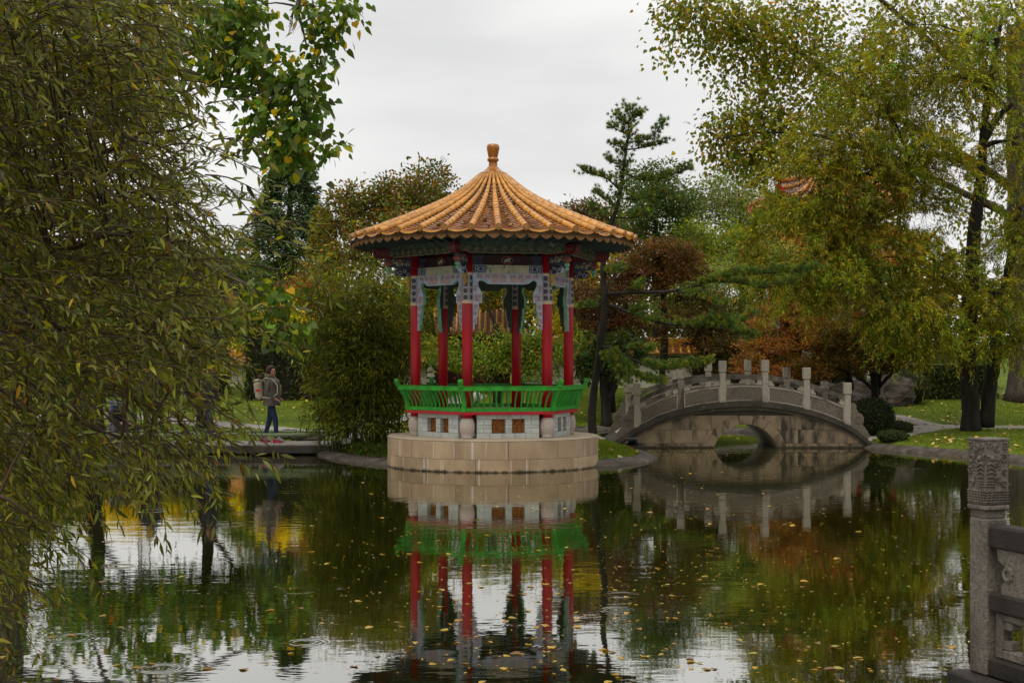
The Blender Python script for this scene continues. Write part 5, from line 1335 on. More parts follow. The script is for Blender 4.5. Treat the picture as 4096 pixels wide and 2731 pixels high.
simple('autumn tree of mixed green and russet leaves behind the left of the pavilion roof', 1640, 1500, 55, [(1700, 760, 55, 110, 110, 1.6, 3), (1560, 800, 55, 120, 90, 1.6, 3), (1420, 840, 55, 110, 90, 1.5, 2.4), (1330, 900, 55, 70, 70, 1.2, 1), (1640, 920, 54, 200, 110, 1.8, 4), (1440, 980, 54, 150, 110, 1.6, 3), (1780, 850, 55, 80, 90, 1.5, 1.6), (1350, 1050, 54, 90, 80, 1.3, 1.5)], G_AUT, 17000, .17, .10, spread=.22, ncl=230)
simple('reddish tree whose top shows right of the pavilion roof', 2350, 1500, 57, [(2300, 860, 57, 120, 70, 1.4, 2), (2420, 900, 57, 120, 90, 1.4, 2), (2520, 960, 56, 120, 90, 1.4, 2), (2250, 1000, 57, 200, 120, 1.4, 3)], G_RED+[(2, (.07, .08, .015))], 9000, .16, .10, spread=.2, ncl=150)
simple('dark green tree with airy branches behind the pine', 2620, 1500, 52, [(2600, 730, 52, 110, 90, 1.4, 2), (2690, 800, 52, 100, 80, 1.4, 2), (2560, 830, 52, 120, 90, 1.4, 2), (2640, 930, 52, 140, 90, 1.4, 2)], [(4, (.03, .055, .022)), (3, (.05, .075, .03))], 9000, .15, .07, spread=.24, ncl=130)
simple('pale airy tree on the skyline above the bridge', 2960, 1500, 66, [(2930, 760, 66, 130, 90, 2, 3), (2820, 830, 66, 130, 90, 2, 3), (3060, 800, 66, 130, 110, 2, 3), (2960, 900, 66, 230, 110, 2, 4), (3100, 950, 66, 160, 130, 2, 3), (2740, 920, 66, 110, 80, 1.8, 2)], [(4, (.085, .115, .05)), (3, (.06, .085, .035)), (1, (.12, .13, .05))], 15000, .17, .08, spread=.34, ncl=190)
simple('rounded mid green tree with spreading dark limbs above the maples', 2830, 1500, 58, [(2830, 960, 58, 180, 80, 1.8, 4), (2720, 1010, 58, 130, 80, 1.6, 3), (2950, 1010, 58, 130, 80, 1.6, 3)], G_LIME[:2]+[(2, (.05, .075, .012))], 10000, .14, .09, spread=.22, ncl=140)
simple('pale green bamboo-like shrub behind the pine branches', 2980, 1560, 50, [(2960, 1090, 50, 160, 90, 1.4, 3), (3060, 1040, 50, 140, 100, 1.4, 3), (2850, 1130, 50, 110, 80, 1.2, 2), (2720, 1220, 49.5, 110, 110, 1.2, 2), (2980, 1210, 50, 220, 100, 1.4, 3)], G_PALE, 16000, .16, .035, spread=.2, ncl=200, droop=.5, name='bamboo_shrub')
simple('russet maple with arching crown right of the pavilion', 2650, 1560, 46, [(2650, 1010, 46, 150, 70, 1.2, 3), (2720, 1060, 46, 110, 60, 1.1, 2), (2560, 1060, 46, 110, 70, 1.1, 2), (2650, 1110, 46, 180, 60, 1.2, 2.4)], G_RED, 12000, .11, .08, 'star', spread=.15, ncl=200, flat=.5, name='maple_tree')
simple('dark purple maple behind the pine trunk', 2440, 1560, 45, [(2440, 1250, 45, 130, 110, 1.1, 4), (2350, 1190, 45, 100, 80, 1, 2), (2520, 1330, 44.5, 130, 90, 1.1, 3), (2380, 1350, 44.5, 110, 80, 1, 2), (2500, 1120, 45.5, 110, 70, 1, 2)], G_PURP, 16000, .11, .08, 'star', holes=((2715, 1395, 75, 55), (2640, 1490, 60, 60)), spread=.15, ncl=240, flat=.55, name='maple_tree')
simple('deep brown maple behind the bridge posts', 2830, 1560, 44.5, [(2830, 1290, 44.5, 180, 90, 1.1, 4), (2760, 1390, 44, 130, 80, 1, 2.5), (2930, 1400, 44, 150, 90, 1.1, 3), (2780, 1200, 45, 130, 70, 1, 2), (2900, 1480, 44, 130, 50, 1, 1.5)], [(4, (.05, .026, .015)), (3, (.04, .035, .014)), (2, (.03, .045, .014))], 17000, .11, .08, 'star', holes=((2715, 1395, 75, 55), (2640, 1490, 60, 60)), spread=.15, ncl=240, flat=.55, name='maple_tree')
simple('orange-red Japanese maple beyond the far side of the bridge', 3180, 1590, 40.5, [(3150, 1310, 40.5, 170, 70, 1.0, 3), (3260, 1260, 40.5, 140, 70, 1, 2), (3080, 1400, 40, 140, 55, .9, 2.2), (3250, 1390, 40, 170, 60, 1, 2.6), (3060, 1470, 39.5, 140, 50, .9, 2), (3200, 1480, 39.5, 180, 50, .9, 2), (3110, 1230, 41, 80, 60, .8, 1.2)], G_ORAN, 17000, .10, .08, 'star', spread=.13, ncl=260, flat=.45, name='maple_tree')
tree('maple_tree', 'multi-stemmed olive-brown maple leaning over the boulders', [[(3500, 1585, 39, .12), (3495, 1500, 39, .10), (3440, 1420, 39, .06), (3400, 1330, 39, .04)], [(3510, 1580, 39.1, .08), (3520, 1490, 39.1, .07), (3560, 1400, 39, .04), (3600, 1320, 39, .02)], [(3400, 1560, 39.4, .12), (3385, 1440, 39.4, .10), (3390, 1340, 39.3, .06)], [(3505, 1560, 39, .06), (3570, 1490, 39, .045), (3660, 1420, 39, .02)], [(3495, 1560, 38.8, .05), (3420, 1500, 38.6, .04), (3300, 1460, 38.4, .02)]],
     [(3440, 1400, 39, 170, 60, 1, 2.4), (3330, 1460, 38.6, 140, 45, .9, 2), (3570, 1410, 39, 160, 70, 1, 2.4), (3640, 1350, 39, 130, 80, 1, 2), (3480, 1320, 39.2, 200, 70, 1, 2.4), (3350, 1360, 39, 130, 60, 1, 2)], 'star', [(4, (.075, .06, .014)), (3, (.05, .05, .012)), (2, (.13, .06, .014)), (1, (.2, .11, .015))], .10, .08, 15000, spread=.15, ncl=200, flat=.5)
tree('ivy_tree', 'V-trunked small tree with dark leaves in front of the cream wall', [[(2428, 1600, 42.5, .17), (2415, 1500, 42.5, .14), (2415, 1380, 42.5, .10), (2420, 1250, 42.5, .05)], [(2436, 1595, 42.4, .10), (2470, 1520, 42.4, .085), (2490, 1440, 42.4, .05), (2480, 1340, 42.4, .03)]],
     [(2400, 1400, 42.3, 80, 60, .7, 1.2), (2510, 1390, 42.3, 80, 60, .7, 1.5), (2460, 1460, 42.2, 50, 50, .5, .6), (2350, 1450, 42.4, 60, 60, .6, .8)], 'diamond', G_DARK, .12, .09, 4200, spread=.16, ncl=70)
tree('cherry_tree', 'spreading yellow-green small tree standing behind the pavilion columns', [[(1990, 1590, 43, .16), (2000, 1520, 43, .14), (2100, 1450, 43, .09), (2220, 1390, 43, .05)], [(2000, 1525, 43, .10), (1940, 1450, 43, .07), (1870, 1390, 43, .04)], [(2010, 1510, 43, .10), (2020, 1400, 43.1, .08), (1960, 1250, 43.2, .05), (1940, 1170, 43.2, .03)]],
     [(1960, 1380, 43, 130, 60, .9, 2.5), (2090, 1370, 43, 120, 60, .9, 2.5), (2200, 1420, 42.8, 130, 60, .9, 2.5), (1840, 1440, 42.8, 100, 60, .8, 1.8), (2000, 1450, 42.7, 120, 50, .8, 2), (2290, 1390, 43, 80, 70, .8, 1.4), (1740, 1400, 43, 80, 60, .8, 1.2), (2130, 1490, 42.6, 100, 40, .7, 1.2)], 'diamond', [(4, (.10, .15, .018)), (3, (.065, .105, .014)), (.4, (.3, .19, .015))], .12, .055, 9500, gain=1.15, spread=.15, ncl=210, droop=.5)
tree('tree', 'dark-trunked tree with yellow-green crown behind the left pavilion columns', [[(1735, 1590, 46, .22), (1725, 1400, 46, .2), (1715, 1230, 46, .17), (1740, 1130, 46, .1)], [(1718, 1240, 46, .1), (1660, 1150, 46, .06)]],
     [(1700, 1130, 46, 130, 90, 1, 2), (1850, 1150, 47, 150, 80, 1, 2), (2010, 1140, 47.5, 140, 80, 1, 2), (1620, 1230, 45.5, 100, 90, .9, 1.6), (1680, 1350, 45.5, 90, 70, .9, 1.4), (2180, 1170, 47, 130, 110, 1, 2)], 'diamond', G_LIME, .15, .09, 10000, spread=.2, ncl=150)
simple('golden-leaved tree glowing right of the pavilion columns', 2330, 1560, 50, [(2330, 1110, 50, 110, 90, 1, 2), (2240, 1230, 50, 120, 120, 1, 2), (2380, 1060, 50.5, 80, 70, 1, 1)], [(3, (.20, .17, .015)), (3, (.12, .13, .016)), (1, (.3, .2, .015))], 5500, .15, .11, spread=.22, ncl=90)
# left backdrop
simple('yellow-leaved shrub glowing beyond the walkway', 1150, 1590, 47, [(1130, 1300, 47, 110, 70, .9, 2), (1230, 1340, 47, 100, 60, .9, 2), (1060, 1370, 47, 110, 60, .9, 2)], G_YELL, 7000, .15, .12, 'heart', spread=.17, ncl=120, name='shrub')
simple('russet-brown tree behind the yellow shrub', 1200, 1560, 55, [(1210, 1190, 55, 110, 80, 1, 2), (1130, 1240, 55, 90, 70, 1, 1.4), (1280, 1150, 55, 90, 80, 1, 1.4)], [(4, (.20, .07, .03)), (3, (.14, .05, .022))], 7000, .10, .06, spread=.2, ncl=120)
for i, (px, top, Y, pal, lab) in enumerate(((980, 1180, 52, G_GREEN, 'broad green tree beyond the lawn behind the strolling woman'), (760, 1230, 54, G_YELL[1:]+[(3, (.12, .15, .02))], 'yellowing tree beyond the lawn behind the willow curtain'), (520, 1210, 53, G_YELL, 'bright yellow tree at the far end of the lawn'), (280, 1190, 55, G_LIME, 'lime green tree beyond the lawn near the grey trunk'), (60, 1120, 54, G_GREEN, 'deep green tree at the left end of the garden wall'))):
    simple(lab, px, 1590, Y, [(px, top+70, Y, 150, 80, 1.3, 3), (px-110, top+160, Y, 120, 80, 1.2, 2), (px+110, top+150, Y, 120, 80, 1.2, 2), (px, top+250, Y, 170, 70, 1.2, 2)], pal, 9000, .17, .12, spread=.22, ncl=140)
# dark clipped hedge behind the walkway
def hedge(x0, x1, y0, y1, h, label, pal, n, name='hedge'):
    cx_, cy_ = (x0+x1)/2, (y0+y1)/2; g = hz(cx_, cy_); t = thing(name, label, 'hedge', (cx_, cy_, g))
    k = MB(); k.box((0, 0, h/2-.1), (x1-x0-.3, y1-y0-.3, h-.1)); k.obj('branches', bark_m, t)
    a = rng.random((n, 3)); f = rng.integers(0, 3, n); hx, hy = (x1-x0)/2, (y1-y0)/2
    p = np.stack([(a[:, 0]*2-1)*hx, (a[:, 1]*2-1)*hy, a[:, 2]*h], 1); p[f == 0, 1] = -hy; p[f == 1, 2] = h; s = f == 2; p[s, 0] = np.where(a[s, 0] > .5, hx, -hx)
    p += rng.normal(0, .06, p.shape); d = rng.normal(0, 1, p.shape); nn = rng.normal(0, .6, p.shape)+np.array([0, -.6, .6])
    tag(link('foliage', leaf_mesh('foliage', 'diamond', p, d, nn, rng.uniform(.06, .13, n), rng.uniform(.04, .07, n), pick_cols(n, pal), leaf_m), t), kind='stuff')
hedge(wx(1000, 46), wx(1560, 46), 45.2, 46.4, 2.3, 'tall dark clipped hedge behind the strolling woman', G_DARK, 9000)
hedge(wx(-200, 47), wx(900, 47), 46.4, 47.4, 1.5, 'long dark hedge beyond the lawn at the left', G_DARK+[(2, (.05, .07, .012))], 9000)
hedge(wx(3520, 46), wx(3960, 46), 45.5, 46.8, 1.2, 'loose green hedge on the slope behind the double-trunked willow', G_GREEN, 6000)
hedge(wx(2790, 47.5), wx(3450, 47.5), 47.2, 48.3, 1.1, 'low dark hedge in front of the cream wall behind the bridge', G_DARK, 7000)
# clipped round bush by the bridge end
def ball(px, py, Y, rx, rz, label, pal, n):
    c = P(px, py, Y); g = hz(c.x, c.y); t = thing('round_bush', label, 'bush', (c.x, c.y, g)); k = MB(); k.sphere((0, 0, rz*.9), 1, 16, 10, 0, (rx*.93, rx*.93, rz*.93)); k.obj('branches', bark_m, t, True)
    u_ = unit(rng.normal(0, 1, (n, 3))); p = u_*np.array([rx, rx, rz])*rng.uniform(.93, 1.03, (n, 1))+np.array([0, 0, rz*.9]); p = p[p[:, 2] > 0]
    m_ = len(p); tag(link('foliage', leaf_mesh('foliage', 'diamond', p, rng.normal(0, 1, p.shape), unit(p)+rng.normal(0, .35, p.shape), rng.uniform(.035, .07, m_), rng.uniform(.02, .04, m_), pick_cols(m_, pal), leaf_m), t), kind='stuff')
ball(3485, 1650, 35.2, .56, .50, 'round clipped dark evergreen bush at the end of the bridge', [(5, (.014, .026, .010)), (3, (.022, .036, .012))], 9000)
ball(3600, 1700, 35.8, .32, .16, 'low ivy mound beside the round bush', G_DARK, 1800)
ball(3570, 1765, 33.3, .35, .13, 'small ivy clump on the bank by the bridge foot', G_DARK, 1600)
ball(3620, 1520, 44.5, .75, .55, 'wide dark shrub on the lawn slope beside the boulder', [(5, (.02, .03, .012)), (2, (.04, .045, .014))], 6000)

# ------------------------------------------------------------------ bamboo clump beside the plinth
c = P(1440, 1770, 30.6); bt = thing('bamboo_clump', 'dense tall clump of green bamboo left of the pavilion', 'bamboo', (c.x, c.y, hz(c.x, c.y)))
culm_m = M('bamboo_culm', (.07, .085, .025), (.05, .05, .02), 3)
pos = []; dd = []
for k in range(95):
    a = rng.random()*2*np.pi; q = math.sqrt(rng.random()); bx_, by_ = q*.95*math.cos(a), q*.75*math.sin(a); H = rng.uniform(2.5, 4.5); lean = Vector((bx_*1.0+rng.normal(0, .22), by_*.8+rng.normal(0, .25), 0))
    cul = [Vector((bx_, by_, -.05))+Vector((0, 0, H*t))+lean*(t**2)*.62-Vector((0, 0, .25*t**4)) for t in np.linspace(0, 1, 7)]
    m_ = MB(); m_.tube(cul, [.012, .012, .011, .010, .008, .006, .003], 5); m_.obj('culm', culm_m, bt)
    ns_ = int(rng.uniform(20, 30)); A = np.array([tuple(p) for p in cul])
    for q_ in range(ns_):
        tt = rng.uniform(.10 if q > .5 else .35, 1.0); i_ = min(int(tt*6), 5); base_ = A[i_]*(1-(tt*6-i_))+A[i_+1]*(tt*6-i_); az = rng.random()*2*np.pi; o = np.array([np.cos(az), np.sin(az), rng.uniform(-.35, .35)]); cpt = base_+o*rng.uniform(.08, .42)
        m_ = int(rng.uniform(10, 19)); pos.append(cpt+rng.normal(0, 1, (m_, 3))*np.array([.11, .11, .06])); dd.append(o*.8+np.array([0, 0, -.5])+rng.normal(0, .4, (m_, 3)))
bcv = np.concatenate([np.repeat([[max(.45, rng.normal(1, .38))]], len(q), 0) for q in pos])
pos = np.concatenate(pos); dd = np.concatenate(dd); n = len(pos)
tag(link('foliage', leaf_mesh('foliage', 'diamond', pos, dd, rng.normal(0, .5, (n, 3))+[0, -.2, .6], rng.uniform(.10, .18, n), rng.uniform(.020, .034, n), np.clip(pick_cols(n, [(5, (.08, .10, .014)), (4, (.05, .07, .010)), (2, (.13, .14, .018)), (.4, (.28, .2, .03))])*1.2*bcv, .004, .8), leaf_m), bt), kind='stuff')
# ivy over the islet
def cover(name, label, pts_fn, n, ln, wd, pal, tpl='diamond', hgt=.10, cat='ground cover', mat=None):
    p = pts_fn(n); z = height(p[:, 0], p[:, 1]); ok = z > .05; p = p[ok]; z = z[ok]; m_ = len(p)
    P3 = np.stack([p[:, 0], p[:, 1], z+rng.uniform(.0, hgt, m_)], 1)
    o = link(name, leaf_mesh(name, tpl, P3, rng.normal(0, 1, (m_, 3))*np.array([1, 1, .35]), rng.normal(0, .4, (m_, 3))+[0, 0, 1], rng.uniform(.7, 1.3, m_)*ln, rng.uniform(.7, 1.3, m_)*wd, pick_cols(m_, pal), mat or leaf_m)); return tag(o, label, cat, kind='stuff')
cover('ivy', 'dark green ivy covering the islet below the bamboo', lambda n: np.stack([rng.uniform(-4.1, -1.5, n), rng.uniform(28.3, 31.6, n)], 1), 9000, .06, .045, [(5, (.03, .055, .012)), (3, (.045, .085, .014)), (.3, (.3, .2, .02))], hgt=.16)
# grass blades on the lawns in view
def blades(name, label, x0, x1, y0, y1, n, h, pal):
    p = np.stack([rng.uniform(x0, x1, n), rng.uniform(y0, y1, n)], 1); z = height(p[:, 0], p[:, 1]); ok = (z > .10) & off_path(p[:, 0], p[:, 1]); p = p[ok]; z = z[ok]; m_ = len(p)
    o = link(name, leaf_mesh(name, 'tri', np.stack([p[:, 0], p[:, 1], z-.005], 1), rng.normal(0, .35, (m_, 3))+[0, 0, 1], rng.normal(0, 1, (m_, 3))*[1, 1, .1], h*rng.uniform(.5, 1.3, m_), rng.uniform(.008, .016, m_), pick_cols(m_, pal), leaf_m)); tag(o, label, 'grass', kind='stuff')
GP = [(5, (.09, .14, .012)), (4, (.06, .105, .010)), (2, (.14, .17, .02))]
blades('grass', 'short lawn grass on the islet tip beside the plinth', .6, 2.9, 27.3, 33.2, 26000, .05, GP)
blades('grass', 'lawn grass on the right bank and slope', 8.3, 17, 28.3, 44, 60000, .055, GP)
blades('grass', 'lawn grass along the far bank behind the pond', -12, 8.3, 33, 47, 50000, .06, GP)

# ------------------------------------------------------------------ pine by the bridge
def pine():
    base = P(2372, 1745, 33.7); g = hz(base.x, base.y); t = thing('pine_tree', 'slender leaning pine with long level boughs rising behind the bridge end', 'pine', (base.x, base.y, g)); off = Vector((base.x, base.y, g)); k = MB(); tuft = []; 
    def br(pl, n=8):
        pts = [P(a, c, Y)-off for a, c, Y, r in pl]; P2 = []; R2 = []
        for i in range(len(pts)-1):
            a = pts[max(i-1, 0)]; b_ = pts[i]; c = pts[i+1]; d = pts[min(i+2, len(pts)-1)]
            for q in (0, .25, .5, .75): P2.append(.5*((2*b_)+(c-a)*q+(2*a-5*b_+4*c-d)*q*q+(3*b_-a-3*c+d)*q**3)+Vector((random.uniform(-.01, .01), random.uniform(-.01, .01), random.uniform(-.008, .008)))); R2.append(pl[i][3]*(1-q)+pl[i+1][3]*q)
        P2.append(pts[-1]); R2.append(pl[-1][3]); k.tube(P2, R2, n); return P2
    def tufts(P2, start, dens, side=.15, up=.07):
        ln_ = sum((P2[i+1]-P2[i]).length for i in range(len(P2)-1)); m_ = int(ln_*dens)
        for _ in range(m_):
            q = start+(1-start)*random.random(); x = q*(len(P2)-1); i = min(int(x), len(P2)-2); p = P2[i].lerp(P2[i+1], x-i); d = (P2[i+1]-P2[i]).normalized()
            o = Vector((random.gauss(0, 1), random.gauss(0, 1), random.gauss(.35, .35))); o -= d*o.dot(d)*.6
            l = random.uniform(.02, side); e = p+o.normalized()*l+d*l*.8+Vector((0, 0, up*random.random()))
            if random.random() < .5: k.tube([p, e], [.006, .004], 4, 0, False)
            tuft.append((e, (o.normalized()*.6+d*.7+Vector((0, 0, .35))).normalized()))
    br([(2372, 1745, 33.7, .115), (2368, 1650, 33.7, .10), (2385, 1500, 33.7, .085), (2405, 1350, 33.65, .085), (2420, 1200, 33.6, .08), (2412, 1080, 33.6, .07), (2425, 960, 33.6, .06), (2470, 820, 33.6, .05), (2490, 700, 33.6, .04), (2510, 560, 33.6, .025), (2520, 440, 33.6, .008)], 10)
    tp = [P(2425, 960, 33.6)-off, P(2470, 820, 33.6)-off, P(2490, 700, 33.6)-off, P(2510, 560, 33.6)-off, P(2520, 440, 33.6)-off]
    tufts(tp, .1, 85, .24)
    B = [  # upper crown
     ([(2478, 760, 33.6, .028), (2430, 715, 33.5, .02), (2380, 700, 33.4, .014), (2335, 688, 33.3, .006)], .15, 42),
     ([(2492, 690, 33.6, .028), (2570, 720, 33.7, .022), (2660, 710, 33.7, .015), (2755, 675, 33.7, .006)], .2, 42),
     ([(2508, 570, 33.6, .02), (2590, 555, 33.5, .014), (2650, 500, 33.5, .006)], .15, 36),
     ([(2505, 600, 33.6, .02), (2580, 590, 33.7, .014), (2665, 570, 33.7, .006)], .25, 30),
     ([(2512, 540, 33.6, .018), (2470, 520, 33.6, .012), (2448, 512, 33.5, .005)], .1, 36), ([(2508, 590, 33.6, .018), (2470, 585, 33.6, .012), (2455, 578, 33.5, .005)], .1, 36),
     ([(2495, 660, 33.6, .02), (2450, 650, 33.6, .012), (2430, 640, 33.5, .005)], .1, 30), ([(2515, 500, 33.6, .012), (2480, 480, 33.6, .008), (2462, 462, 33.5, .004)], .1, 40), ([(2515, 500, 33.6, .012), (2545, 470, 33.6, .008), (2560, 455, 33.5, .004)], .1, 40),
     ([(2465, 830, 33.6, .02), (2420, 800, 33.5, .014), (2390, 770, 33.4, .006)], .2, 34), ([(2450, 880, 33.6, .02), (2400, 860, 33.4, .012), (2370, 830, 33.3, .006)], .2, 30),
     ([(2478, 790, 33.6, .02), (2540, 800, 33.7, .015), (2610, 780, 33.7, .006)], .25, 36), ([(2455, 870, 33.6, .02), (2530, 870, 33.7, .014), (2600, 850, 33.7, .006)], .3, 30), ([(2600, 745, 33.6, .014), (2650, 770, 33.6, .01), (2720, 800, 33.6, .005)], .2, 30),
     # mid boughs to the right
     ([(2412, 1180, 33.6, .05), (2520, 1170, 33.4, .045), (2690, 1165, 33.1, .035), (2820, 1130, 32.9, .026), (2950, 1100, 32.8, .02), (3110, 1090, 32.7, .014), (3265, 1075, 32.6, .006)], .46, 46),
     ([(2690, 1165, 33.1, .02), (2780, 1180, 32.8, .015), (2890, 1215, 32.6, .006)], .2, 30), ([(2820, 1130, 32.9, .016), (2930, 1130, 33.2, .012), (3060, 1150, 33.3, .008), (3180, 1130, 33.3, .005)], .1, 44),
     ([(2420, 1215, 33.6, .045), (2520, 1250, 33.4, .038), (2610, 1285, 33.2, .03), (2740, 1300, 33.0, .02), (2850, 1290, 32.8, .012)], .22, 26),
     ([(2740, 1310, 33.0, .018), (2830, 1300, 32.8, .014), (2920, 1310, 32.7, .010), (3010, 1350, 32.6, .006)], .1, 72), ([(2780, 1300, 32.9, .012), (2840, 1275, 32.8, .01), (2900, 1280, 32.7, .006)], .0, 60), ([(2870, 1305, 32.8, .01), (2960, 1290, 32.8, .008), (3000, 1260, 32.8, .005)], .2, 36),
     ([(2420, 1100, 33.6, .02), (2450, 1085, 33.3, .012), (2480, 1080, 33.1, .006)], .0, 40), ([(2405, 1200, 33.6, .02), (2370, 1220, 33.3, .012), (2340, 1225, 33.1, .006)], .2, 30), ([(2520, 1250, 33.4, .014), (2560, 1235, 33.3, .01), (2600, 1235, 33.2, .006)], .0, 34), ([(2500, 1175, 33.4, .014), (2540, 1150, 33.3, .01), (2570, 1140, 33.2, .006)], .3, 24),
     # low bough in front of the bridge
     ([(2395, 1385, 33.65, .045), (2470, 1400, 33.3, .036), (2540, 1440, 32.95, .03), (2640, 1475, 32.75, .02), (2740, 1465, 32.7, .012), (2830, 1455, 32.65, .006)], .45, 62),
     ([(2440, 1390, 33.4, .02), (2480, 1440, 33.0, .016), (2540, 1500, 32.8, .01), (2590, 1520, 32.7, .006)], .1, 60), ([(2425, 1400, 33.4, .016), (2460, 1460, 33.1, .012), (2500, 1530, 32.9, .006)], .2, 50), ([(2400, 1410, 33.5, .02), (2440, 1440, 33.2, .014), (2470, 1480, 33.1, .006)], .1, 50), ([(2480, 1400, 33.2, .02), (2540, 1395, 33.0, .014), (2600, 1400, 32.9, .006)], .1, 60), ([(2540, 1500, 32.8, .01), (2600, 1530, 32.7, .008), (2650, 1530, 32.7, .005)], .1, 50), ([(2400, 1340, 33.6, .016), (2350, 1380, 33.3, .012), (2330, 1410, 33.2, .006)], .2, 26)]
    for pl, s_, dn in B: tufts(br(pl, 6), s_, dn*2.0)
    k.obj('trunk', bark_m, t, True)
    NN = 40; E = np.repeat(np.array([tuple(a[0]) for a in tuft]), NN, 0); D = np.repeat(np.array([tuple(a[1]) for a in tuft]), NN, 0); n = len(E)
    dv = unit(D*.55+rng.normal(0, .55, (n, 3))); tc_ = np.repeat(pick_cols(len(tuft), [(5, (.05, .095, .035)), (4, (.075, .12, .026)), (3, (.13, .16, .022)), (.25, (.22, .12, .03))], .2), NN, 0)*1.15
    tag(link('needles', leaf_mesh('needles', 'tri', E-dv*.01, dv, rng.normal(0, 1, (n, 3)), rng.uniform(.065, .12, n), np.full(n, .014), tc_, needle_m), t), kind='stuff')
pine()

# ------------------------------------------------------------------ right-hand willow and poplar
tree('poplar_tree', 'huge grey-barked poplar on the lawn with loose heart-shaped leaves against the sky', [[(4180, 1570, 45, 1.15), (4165, 1300, 45, 1.0), (4140, 1000, 45, .85), (4110, 600, 45, .65), (4080, 100, 45, .42)],
     [(4120, 800, 45, .16), (3850, 620, 44, .12), (3500, 420, 43, .085), (3250, 240, 42, .055), (3000, 120, 41, .03), (2720, 60, 40.5, .01)], [(3500, 420, 43, .06), (3350, 330, 42, .045), (3150, 180, 41.5, .03), (2950, 130, 41, .01)], [(4115, 900, 45, .13), (3700, 700, 43, .09), (3350, 560, 42, .06), (3060, 530, 41, .03), (2850, 560, 40.5, .01)], [(4100, 500, 45, .13), (3700, 150, 44, .09), (3400, -100, 43, .05)]],
     [(2740, 60, 40.5, 110, 70, .9, 1.0), (2700, 190, 40.5, 55, 70, .6, .35), (2880, 60, 41, 130, 80, 1, 1.5), (2860, 200, 41, 90, 60, .8, .8), (3020, 120, 41, 140, 110, 1.2, 2.2), (2880, 300, 41, 40, 70, .5, .25), (3050, 320, 41, 90, 110, 1, 1.4), (3180, 230, 41.5, 150, 130, 1.2, 2.4), (3200, 60, 42, 170, 90, 1.3, 2), (2920, 480, 41, 90, 70, .9, 1.0), (2870, 560, 41, 70, 60, .8, .6), (3000, 570, 41, 120, 80, 1, 1.5), (3130, 480, 41.5, 130, 110, 1.2, 1.8), (3040, 660, 41, 130, 60, 1, 1.2), (2900, 650, 41, 60, 40, .5, .3), (3180, 700, 41.5, 110, 90, 1, 1.2), (3120, 850, 41.5, 60, 110, .8, .7), (3320, 420, 42, 150, 150, 1.3, 2), (3450, 200, 43, 200, 200, 1.6, 2.4), (3700, 100, 43.5, 250, 180, 1.8, 2.4), (3900, 350, 44, 200, 250, 1.8, 2), (4050, 80, 44, 180, 200, 1.8, 1.6), (3600, 550, 43, 200, 150, 1.4, 1.4), (3950, 800, 44, 150, 200, 1.4, 1)],
     'heart', [(5, (.12, .14, .014)), (4, (.08, .11, .014)), (2.4, (.22, .18, .012)), (.4, (.24, .13, .012))], .125, .108, 17000, holes=((3185, 738, 112, 52), (3130, 985, 100, 62), (3690, 880, 75, 40)), gain=1.15, spread=.36, droop=.75, ncl=620, barkm=gbark_m, split_leaves=0, trunk_n=18)
